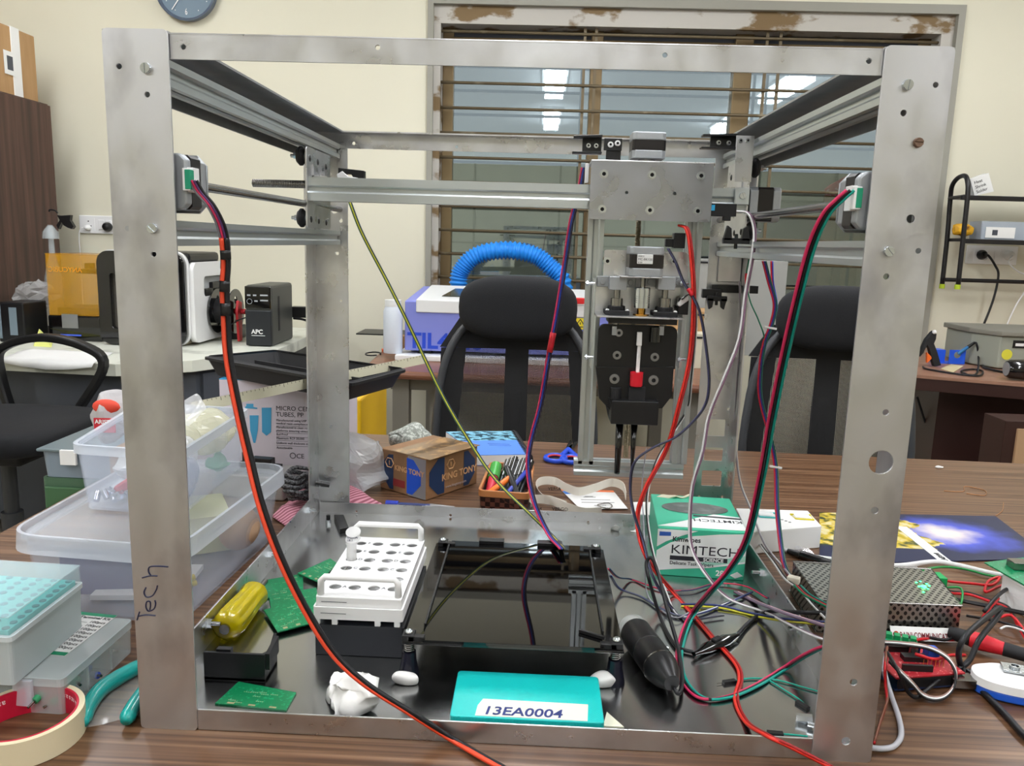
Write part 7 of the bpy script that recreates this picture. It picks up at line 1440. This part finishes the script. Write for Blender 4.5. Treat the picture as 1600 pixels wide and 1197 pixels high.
# green terminal connector, motor shield board, controller
q0 = G(1406, 1013, .004); t = thing('terminal_connector', q0, 'green screw terminal connector beside the front right post', 'connector'); M_gt = mat('connector_grn', (24, 140, 84), .4); R_ = rotz(-.35)
MB().obox(q0+V(0, 0, .004), (.033, .014, .012), R_).build('connector_body', M_gt, t, bevel=.0006); 
for k in range(4): MB().obox(q0+R_ @ V(-.0120+.0080*k, .001, .012), (.0058, .008, .006), R_).build('screw_port', M_gt, t)
ctr = G(1400, 1082, .0); t = thing('motor_controller', V(.745, .135, 0), 'red motor driver board stacked on a dark controller, behind the front right post', 'circuit board'); P = [V(.700, .112, 0), V(.775, .128, 0), V(.766, .178, 0), V(.690, .165, 0)]
MB().slab(P, .002, .0035).build('lower_board', mat('board_navy', (30, 50, 90), .35), t); MB().slab(P, .0145, .016).build('red_board', mat('board_red', (168, 30, 42), .35, noise_=((260, 260, 260), (216, 130, 130), .60, .64)), t); mb = MB(); mb.slab([P[0].lerp(P[1], .04), P[0].lerp(P[1], .96), P[0].lerp(P[1], .96)+V(0, .003, 0), P[0].lerp(P[1], .04)+V(0, .003, 0)], .0035, .0145); mb.build('header_row', M_blk, t)
MB().box((.748, .150, .016), (.760, .162, .027)).build('blue_terminal', mat('terminal_blue', (30, 90, 200), .4), t, bevel=.0005); MB().cyl((.738, .160, .016), (.738, .160, .028), .006, seg=18).build('capacitor', M_steel, t, smooth='a'); MB().box((.722, .145, .016), (.746, .155, .021)).build('chip', M_blk, t)
for k, (y0_, x0_) in enumerate(((.126, .712), (.164, .704))): MB().box((x0_, y0_, .016), (x0_+.030, y0_+.003, .0225)).build('pin_socket', M_blk, t)
for k in range(6): MB().cyl((.738+.004*k, .138, .016), (.738+.004*k, .138, .023), .0004, seg=6).build('pin', mat('pin_gold', (220, 190, 110), .3, .9), t)
MB().box((.760, .118, .004), (.782, .134, .013)).build('usb_port', M_steel, t, bevel=.0005)
a = G(1468, 1052, .008); t = thing('usb_plug', a, 'black rectangular plug at the right end of the red driver board', 'plug'); MB().obox((.800, .135, .009), (.034, .016, .010), rotz(.12)).build('plug_body', M_blk, t, bevel=.001); MB().cyl((.817, .1375, .009), (.829, .1385, .009), .004, .003).build('strain_relief', M_blk, t, smooth='a')
# green board on a white stand
t = thing('board_on_stand', G(1585, 930, 0), 'green computer board lying on a white wedge stand at the right picture edge', 'circuit board'); a, b, c_, d_ = G(1573, 905, .03), G(1640, 960, .03), G(1660, 905, .03), G(1562, 880, .03)
P = [V(.925, .335, 0), V(.950, .215, 0), V(1.04, .235, 0), V(1.02, .37, 0)]
MB().hexa([V(*P[0].xy, .0005), V(*P[1].xy, .0005), V(*P[2].xy, .0005), V(*P[3].xy, .0005), V(*P[0].xy, .040), V(*P[1].xy, .030), V(*P[2].xy, .030), V(*P[3].xy, .042)]).build('white_stand', M_white, t, bevel=.002)
P2 = [p+V(-.012 if k == 0 else 0, .02, 0) for k, p in enumerate(P)]; MB().hexa([V(*P2[0].xy, .043), V(*P2[1].xy, .034), V(*P2[2].xy, .034), V(*P2[3].xy, .045), V(*P2[0].xy, .0446), V(*P2[1].xy, .0356), V(*P2[2].xy, .0356), V(*P2[3].xy, .0466)]).build('board', M_pcb, t)
mb = MB(); mb.box((.938, .335, .044), (.962, .352, .053)); mb.build('metal_port', M_steel, t, bevel=.0006); MB().box((.965, .29, .042), (.985, .31, .046)).build('chip', M_blk, t)
# white and blue oval gadget with a metal nut plate on it
c = G(1562, 1052, .012); c = V(.824, .118, 0); t = thing('oval_gadget', c, 'white over blue oval plastic gadget near the right picture edge', 'gadget'); R_ = rotz(-.30)
def oval(a, b, z, e=2.6, n=40): return [c+R_ @ V(x, y, 0)+V(0, 0, z) for x, y in superprof(a, b, n, e)]
MB().prism(oval(.043, .023, .0008), (0, 0, .009)).build('blue_base', mat('gadget_blue', (40, 100, 220), .35), t, bevel=.002); 
mb = MB(); A_ = [mb.b.verts.new(p) for p in oval(.044, .024, .010)]; B_ = [mb.b.verts.new(p) for p in oval(.043, .023, .018)]; C2 = [mb.b.verts.new(p) for p in oval(.034, .016, .023)]
for X_, Y_ in ((A_, B_), (B_, C2)):
    for i in range(40): mb._f((X_[i], X_[(i+1) % 40], Y_[(i+1) % 40], Y_[i]))
mb._f(C2); mb._f(A_[::-1]); mb.build('white_shell', M_white, t, smooth='a')
n0 = c+R_ @ V(-.006, .003, 0); t = thing('nut_plate', n0+V(0, 0, .023), 'small silver square nut plate lying on the white and blue oval gadget', 'nut'); plate('square_plate', [(-.011, -.008), (.011, -.008), (.011, .008), (-.011, .008)], [(0, 0, .0030)], .003, n0+V(0, 0, .0255), R_ @ V(1, 0, 0), R_ @ V(0, 1, 0), M_zinc, t); MB().lathe(n0+V(0, 0, .027), (0, 0, 1), [(0, .0034), (0, .0048), (.002, .0048), (.002, .0034)], 18, cap=(0, 0)).build('collar', M_zinc, t, smooth='a')
# red and black test clip
a, b, c_, d_ = V(.806, .222, .013), V(.822, .208, .013), V(.848, .190, .012), V(.905, .155, .010); t = thing('test_clip', b, 'test clip with red and black rubber boots at the corner of the power supply', 'clip'); d = (c_-a).normalized(); M_rb = mat('boot_red', (205, 30, 45), .5)
MB().lathe(a, b-a, [(0, .006), (.008, .0075), ((b-a).length, .008)], 16).build('black_boot', M_blk2, t, smooth='a'); MB().lathe(b, c_-b, [(0, .0085), (.010, .0095), ((c_-b).length, .007)], 16).build('red_boot', M_rb, t, smooth='a'); MB().lathe(c_, d_-c_, [(0, .0075), (.04, .007), ((d_-c_).length, .006)], 16).build('black_sleeve', M_blk2, t, smooth='a')
mb = MB(); mb.lathe(G(1244, 1122, .006), (1, -.25, .1), [(0, .0045), (.014, .0045)], 6); mb.cyl(G(1262, 1131, .007), G(1275, 1134, .007), .0022, seg=8); t = mb.build('standoff', M_zinc); tag(t, 'silver hexagonal standoff lying near the front right post on the tray', 'standoff')
# ---------------------------------------------------------------- wires
g_ = lambda u, v, z=.0055: G(u, v, z)
def con(t, p, d, col=M_blk, sz=(.014, .005, .003)):
    d = Vector(d).normalized(); ang = math.atan2(d.y, d.x); o = MB().obox(p, sz, rotz(ang)).build('pin_housing', col, t, bevel=.0003); return o
wires('motor_wire', 'short pink, purple and black leads from the left motor down its cable', [V(.062, .006, .468), at(312, 300, .008), at(330, 322, .008), at(345, 352, .012), at(352, 385, .016), at(352, 420, .018)], [GRY, PNK, PUR, BLK], .0011)
W1 = [at(350, 372, .014), at(353, 410, .016), at(351, 450, .016), at(353, 500, .016), at(357, 560, .014), at(372, 640, .010), at(388, 710, .006), at(408, 790, .0), at(437, 870, -.004), at(476, 950, -.006), at(520, 1020, -.008), at(570, 1068, -.010), at(640, 1113, -.010), G(708, 1156, .006), G(770, 1192, .004), G(860, 1240, .004)]
def taped(t, P):
    for i in (4, 14, 20): MB().tube(P[i:i+4], .0045, 8).build('tape_wrap', M_blk, t, smooth=True)
wires('red_black_cable', 'red and black cable hanging from the left motor across the front of the machine', W1, [(235, 80, 50), BLK], .0021, extra=taped)
wires('yellow_green_wire', 'thin yellow, green and dark wire slanting down from the rear left post', [at(546, 314, .548), at(566, 365, .545), at(604, 438, .54), at(640, 510, .53), at(690, 615, .50), at(735, 692, .47), at(775, 750, .44), at(830, 805, .40), at(868, 842, .37), G(882, 858, .054)], [(60, 90, 60), YEL, (34, 60, 70)], .0010)
def rt(t, P): i = len(P)*4//9; MB().tube(P[i:i+4], .0042, 8).build('red_tape', mat('tape_red', (200, 30, 45), .5), t, smooth=True)
wires('purple_red_wire', 'purple, red and blue wires hanging left of the tool head to the bed', [at(912, 262, .45), at(905, 300, .448), at(893, 345, .445), at(883, 410, .44), at(872, 480, .435), at(857, 560, .43), at(845, 630, .43), at(826, 710, .42), at(832, 775, .40), at(856, 832, .37), G(878, 858, .054)], [PNK, BLU, (40, 30, 50)], .0013, extra=rt)
wires('red_power_wire', 'thick red and dark wire falling from the tool head across the tray', [at(1062, 352, .38), at(1075, 362, .37), at(1082, 420, .365), at(1084, 480, .36), at(1078, 560, .355), at(1062, 630, .35), at(1042, 700, .35), at(1008, 765, .34), at(996, 815, .33), at(1012, 874, .30), g_(1054, 928), g_(1081, 958), g_(1117, 1000), g_(1150, 1037), g_(1157, 1062), g_(1150, 1092), g_(1166, 1128), G(1200, 1150, .022), at(1238, 1168, -.010), G(1300, 1200, .003), G(1350, 1235, .003)], [(212, 48, 36), (150, 24, 26)], .0016)
wires('white_purple_cable', 'thick white and purple cable hanging from the right sensor past the tissue box', [at(1150, 330, .375), at(1170, 334, .37), at(1179, 360, .365), at(1176, 400, .36), at(1165, 460, .36), at(1155, 530, .355), at(1132, 590, .35), at(1108, 650, .35), at(1098, 705, .345), at(1082, 760, .34), at(1078, 820, .335), at(1082, 860, .325), at(1105, 900, .30), g_(1140, 936, .010), g_(1200, 958, .012), G(1232, 975, .03), G(1290, 1000, .042), G(1360, 1010, .035)], [WHT, (120, 90, 110)], .0013)
wires('motor_ribbon', 'red, blue and green ribbon from the right motor hanging in front of the tissue box', [V(.568, .006, .474), at(1312, 312, .008), at(1290, 336, .015), at(1268, 385, .03), at(1248, 460, .045), at(1225, 560, .07), at(1205, 660, .10), at(1190, 745, .13), at(1168, 840, .16), at(1140, 890, .18), at(1110, 925, .19), G(1085, 955, .012), g_(1070, 985), g_(1061, 1025), g_(1068, 1062), g_(1095, 1090), g_(1135, 1090), g_(1180, 1072), g_(1225, 1045), G(1262, 1022, .03), G(1300, 1008, .045), G(1380, 1000, .03)], [PNK, BLK, TEA], .0015)
def ties(t, P):
    for f_ in (.27, .66): p = P[int(len(P)*f_)]; MB().obox(p, (.018, .003, .003), Matrix.Rotation(.15, 3, 'Y')).build('white_tie', M_white, t, bevel=.0005)
wires('sensor_wires', 'red, blue and purple wires with white ties hanging beside the rear right post', [at(1194, 408, .50), at(1202, 440, .50), at(1211, 475, .50), at(1206, 505, .50), at(1195, 535, .50), at(1189, 570, .50), at(1188, 620, .50), at(1203, 680, .50), at(1212, 730, .50), at(1214, 790, .47), at(1220, 850, .42), at(1226, 884, .37), G(1240, 910, .042)], [(190, 30, 60), (60, 50, 130), (30, 90, 80)], .0012, extra=ties)
wires('green_lead', 'thin green lead with a red sleeve beside the rear right post', [at(1170, 405, .50), at(1166, 435, .50), at(1172, 470, .50), at(1185, 500, .50), at(1194, 530, .50), at(1188, 575, .50)], [(14, 110, 80)], .0010, extra=lambda t, P: MB().tube(P[6:12], .0022, 8).build('red_sleeve', mat('tape_red', (200, 30, 45), .5), t, smooth=True))
wires('red_blue_leads', 'red and blue leads with red sleeves dropping behind the right rail', [at(1206, 408, .52), at(1207, 440, .52), at(1213, 480, .52), at(1203, 515, .52), at(1196, 535, .52)], [(200, 30, 45), (50, 60, 170)], .0011)
wires('grey_lead', 'thin grey and white lead hanging down the rear right post', [at(1156, 440, .53), at(1158, 520, .53), at(1152, 600, .53), at(1149, 680, .53), at(1156, 750, .52), at(1175, 800, .49), at(1195, 850, .44), at(1218, 880, .40), G(1235, 900, .045)], [(150, 140, 150), (220, 220, 220)], .0009)
wires('head_leads', 'dark leads with a red sleeve from the tool head plug to the tray', [at(1044, 388, .375), at(1056, 410, .37), at(1068, 440, .365), at(1082, 462, .36), at(1094, 490, .355), at(1103, 540, .352), at(1108, 600, .35), at(1098, 640, .35), at(1060, 680, .345), at(1020, 700, .34), at(992, 722, .33), at(985, 760, .33), at(990, 800, .32), at(1005, 845, .31), at(1020, 900, .27), G(1050, 950, .006), G(1075, 968, .006), G(1130, 962, .006)], [(60, 60, 90), (40, 40, 50)], .0010, extra=lambda t, P: MB().tube(P[20:25], .0026, 8).build('red_sleeve', mat('tape_red', (200, 30, 45), .5), t, smooth=True))
wires('tape_wrapped_lead', 'black and white lead looping from the taped switch down the right upright', [at(1066, 468, .370), at(1080, 462, .368), at(1088, 500, .365), at(1080, 600, .40), at(1074, 640, .42), at(1050, 680, .41), at(1026, 720, .38), at(1012, 770, .36), at(1012, 815, .345), at(1022, 870, .32), G(1042, 930, .008), G(1060, 962, .006), G(1100, 955, .006), G(1170, 928, .006)], [BLK, WHT], .0009)
# microscope lead with its in-line switch
P = [G(1048, 1066, .016), G(1060, 1084, .012), G(1066, 1062, .010), G(1060, 1015, .010), at(1042, 950, .20), at(1028, 895, .24), at(1018, 872, .25), at(1010, 880, .25), at(1014, 905, .235), G(1030, 960, .010), G(1046, 995, .006), G(1060, 1012, .006), G(1086, 1020, .006)]
t = thing('microscope_cable', P[5], 'black cable of the handheld microscope looping upwards to its in-line switch', 'cable'); MB().tube(cat_rom(P, 8), .0021, 8).build('cord', wcol(BLK), t, smooth=True)
a, b = G(1084, 1022, .0085), G(1152, 992, .0085); d = b-a; L_ = d.length; MB().lathe(a, d, [(0, .003), (.006, .0035), (L_*.28, .0068), (L_*.72, .0072), (L_*.9, .004), (L_, .003)], 16, sq=.8).build('inline_switch', M_blkg, t, smooth='a'); MB().obox(a.lerp(b, .5)+V(0, 0, .0062), (.012, .006, .003), rotz(math.atan2(d.y, d.x))).build('wheel', M_blk2, t, bevel=.001)
P = [b, G(1168, 975, .0065), G(1188, 960, .008), G(1215, 955, .02), G(1250, 957, .042), G(1300, 958, .045), G(1350, 960, .045)]; MB().tube(cat_rom(P, 8), .0024, 8).build('cord', wcol(BLK), t, smooth=True)
P = [g_(1064, 946, .005), g_(1095, 946, .006), g_(1130, 949, .006), g_(1175, 960, .006), G(1220, 968, .02), G(1262, 972, .042), G(1300, 974, .042), G(1350, 976, .04)]; wires('yellow_blue_pair', 'yellow and blue wire pair crossing the right side of the tray', P, [YEL, (40, 50, 100)], .0013, off=(0, .5, 1))
wires('bed_wire', 'red and dark blue wires leaving the bed towards the tissue box', [V(.432, .30, .038), g_(965, 902, .02), g_(985, 905), g_(1012, 914), g_(1040, 922), g_(1080, 922, .0065), g_(1120, 912), g_(1165, 916, .007), g_(1200, 935, .008)], [(190, 40, 70), (30, 50, 80)], .0010)
wires('bed_wire', 'dark grey and blue wires curving from the bed under the red wire', [V(.432, .28, .038), g_(968, 920, .01), g_(1000, 932), g_(1030, 950), g_(1062, 962, .0065), g_(1095, 958), g_(1130, 945), g_(1175, 925, .007)], [(70, 74, 88), (40, 50, 100)], .0010)
wires('grey_wire', 'thin grey wire looping from behind the head to the tray', [at(1010, 700, .42), at(1003, 760, .40), at(1006, 820, .36), at(1008, 880, .31), g_(1012, 930), g_(1040, 958, .006), g_(1060, 965, .008), g_(1080, 955, .0045)], [(150, 150, 158)], .0009)
wires('purple_grey_ribbon', 'purple and grey wires from the tray over the right lip to the power supply', [g_(1150, 925), g_(1180, 940, .006), G(1205, 950, .03), G(1232, 960, .046), G(1270, 972, .045), G(1310, 985, .045), G(1360, 1000, .03)], [(110, 90, 110), (90, 92, 104), (190, 150, 160)], .0013)
wires('white_black_lead', 'white and black lead crossing from the white connector to the power supply', [at(1180, 830, .52), at(1188, 850, .47), G(1210, 880, .046), G(1228, 905, .044), G(1250, 922, .045), G(1275, 950, .045), G(1300, 975, .045)], [WHT, BLK], .0012)
wires('green_red_bundle', 'green, red and black bundle in front of the white connector on the power supply', [G(1246, 915, .047), G(1262, 930, .047), G(1290, 945, .046), G(1330, 965, .045)], [GRN, (190, 30, 45), BLK, TEA], .0013)
tag(MB().obox(G(1240, 906, .045), (.014, .010, .008), rotz(-.5)).build('white_connector', mat('ivory', (228, 222, 205), .4), bevel=.001), 'ivory plug at the corner of the power supply behind the front right post', 'connector')
for nm, lab, pts, cn in (('teal_jumper', 'teal jumper wire with black pin end, highest of the three on the tray', [(1148, 1064), (1175, 1060), (1215, 1063), (1255, 1074), (1285, 1082)], 0), ('teal_jumper', 'teal jumper wire lying aslant below the middle jumper on the right of the tray', [(1200, 1062), (1225, 1078), (1250, 1094), (1262, 1107)], 3), ('teal_jumper', 'teal jumper wire with black pin end beside the front lip', [(1222, 1147), (1245, 1149), (1262, 1151)], 0)):
    P = [g_(u, v, .0045) for u, v in pts]
    t = wires(nm, lab, P, [(30, 160, 140)], .0009); p = P[0] if cn == 0 else P[3]; dd = (P[1]-P[0]); con(t, p-dd.normalized()*.006, dd); 
    if cn == 0: MB().cyl(p-dd.normalized()*.013, p-dd.normalized()*.020, .0003, seg=5).build('pin', M_steel, t)
# the tangle at the right
R2, K2 = (190, 26, 34), (24, 22, 24)
for nm, lab, pts, cols_, r in (
    ('supply_wire', 'red wire arching from the green terminal of the power supply', [(1455, 902, .03), (1480, 908, .012), (1520, 912, .008), (1550, 914, .006), (1562, 902, .008), (1545, 908, .006), (1540, 925, .006), (1565, 915, .008), (1600, 908, .01)], [R2], .0019),
    ('supply_wire', 'red and black wires running out from the side of the power supply', [(1468, 922, .02), (1490, 926, .008), (1515, 928, .006), (1545, 938, .006), (1575, 950, .006), (1590, 975, .006), (1604, 1000, .006)], [R2, K2], .0018),
    ('supply_wire', 'long green wire bowing behind the power supply to the white stand', [(1442, 892, .040), (1455, 888, .028), (1480, 886, .014), (1510, 890, .006), (1540, 898, .006), (1562, 902, .006)], [(20, 130, 60)], .0016),
    ('supply_wire', 'short green wire bent down the end of the power supply', [(1478, 918, .020), (1498, 918, .02), (1504, 926, .016), (1502, 942, .012), (1498, 948, .012)], [(20, 130, 60)], .0014),
    ('supply_wire', 'black wires crossing the red ones nearest the white stand', [(1480, 934, .006), (1530, 944, .006), (1560, 950, .010), (1600, 958, .008)], [K2, K2], .0017),
    ('supply_wire', 'red wire curling from the test clip up to the white stand', [(1532, 975, .014), (1540, 958, .018), (1560, 935, .020), (1545, 945, .018), (1555, 965, .012), (1580, 962, .010), (1604, 990, .008)], [R2], .0018),
    ('supply_wire', 'black wire knotted over the red wire near the white stand', [(1538, 955, .022), (1555, 935, .024), (1575, 920, .022), (1604, 914, .020)], [K2], .0024),
    ('supply_wire', 'black wire passing below the test clip to the picture edge', [(1510, 962, .006), (1545, 968, .006), (1575, 975, .010), (1604, 985, .008)], [K2], .0016),
    ('supply_wire', 'white lead curving in front of the red and black tangle', [(1563, 983, .012), (1572, 979, .014), (1585, 981, .012), (1604, 988, .01)], [WHT], .0013),
    ('board_wire', 'red wire from the green terminal connector towards the test clip', [(1415, 1003, .010), (1450, 998, .006), (1480, 1000, .006), (1510, 1000, .006)], [R2], .0017),
    ('board_wire', 'black wire running alongside the red wire below the sticker', [(1410, 998, .010), (1440, 994, .006), (1475, 1000, .010), (1500, 992, .008)], [K2], .0017),
    ('board_wire', 'red wire behind the black plug towards the oval gadget', [(1430, 1022, .026), (1460, 1030, .022), (1485, 1024, .016), (1508, 1024, .010)], [R2], .0017),
    ('board_wire', 'black and white wire looping from the driver board around the plug', [(1378, 1004, .03), (1410, 1006, .034), (1450, 1012, .03), (1478, 1026, .026), (1492, 1046, .02), (1492, 1068, .010), (1480, 1086, .005), (1462, 1092, .004), (1442, 1086, .006), (1425, 1068, .022), (1405, 1048, .028), (1390, 1032, .030)], [K2, (230, 230, 230), (150, 120, 110)], .0012),
    ('board_wire', 'black wire looping in front of the driver board', [(1380, 1010, .030), (1392, 1028, .034), (1405, 1052, .030), (1418, 1080, .010), (1432, 1090, .004), (1446, 1080, .006), (1470, 1060, .010), (1492, 1042, .012)], [K2], .0020),
    ('board_wire', 'red and brown wires bending down from the driver board behind the post', [(1386, 1012, .034), (1383, 1040, .030), (1384, 1070, .012), (1386, 1095, .004), (1376, 1125, .003), (1366, 1160, .003)], [R2, BRN], .0013),
    ('silver_loop', 'silver grey cable looping on the table beside the front right post', [(1378, 1020, .030), (1382, 1050, .016), (1392, 1085, .004), (1404, 1120, .003), (1408, 1148, .003), (1398, 1165, .003), (1380, 1170, .003), (1355, 1168, .003)], [(185, 185, 192)], .0026)):
    wires(nm, lab, [G(*p) for p in pts], cols_, r, off=(.6, 1, .3))
P = [G(1640, 1178, .004), G(1600, 1148, .004), G(1570, 1115, .004), G(1530, 1075, .004), G(1504, 1045, .010), G(1498, 1020, .030), G(1508, 995, .046), G(1535, 970, .050), G(1562, 950, .046), G(1560, 962, .040), G(1530, 1000, .032), G(1512, 1035, .014), G(1480, 1052, .010)]
cable('thick_black_cable', 'thick black cable looping over the oval gadget and off the right edge', P, BLK, .0030)
for k, ((u, v), (u2, v2)) in enumerate((((1478, 762), (1505, 770)), ((1505, 770), (1540, 772)), ((1560, 800), (1570, 785)))): pass
t = tag(MB().tube(cat_rom([G(1475, 767, .001), G(1505, 768, .001), G(1508, 760, .001), G(1538, 766, .001), G(1538, 774, .001), G(1510, 771, .001)], 4), .0008, 5).build('wire_offcut', mat('copper', (190, 140, 100), .35, .8), smooth=True), 'thin bare wire offcut on the empty right part of the table', 'wire')
tag(MB().tube(cat_rom([G(1556, 806, .001), G(1566, 798, .001), G(1568, 785, .001)], 4), .0007, 5).build('wire_offcut', mat('copper', (190, 140, 100), .35, .8), smooth=True), 'short bare wire offcut beyond the top edge of the mouse mat', 'wire')
o = MB().sphere(G(1468, 730, .003), .006, 12, 8, (1.3, .7, .5)).build('paper_bit', M_paper); crinkle(o, 90, .003); tag(o, 'tiny white paper crumb at the far edge of the table, right of the post', 'crumb')
# ---------------------------------------------------------------- lift the whole scene so the floor lies at z = 0
for o in list(S.objects):
    if o.parent is None: o.location.z += TZ if o is not cam else 0
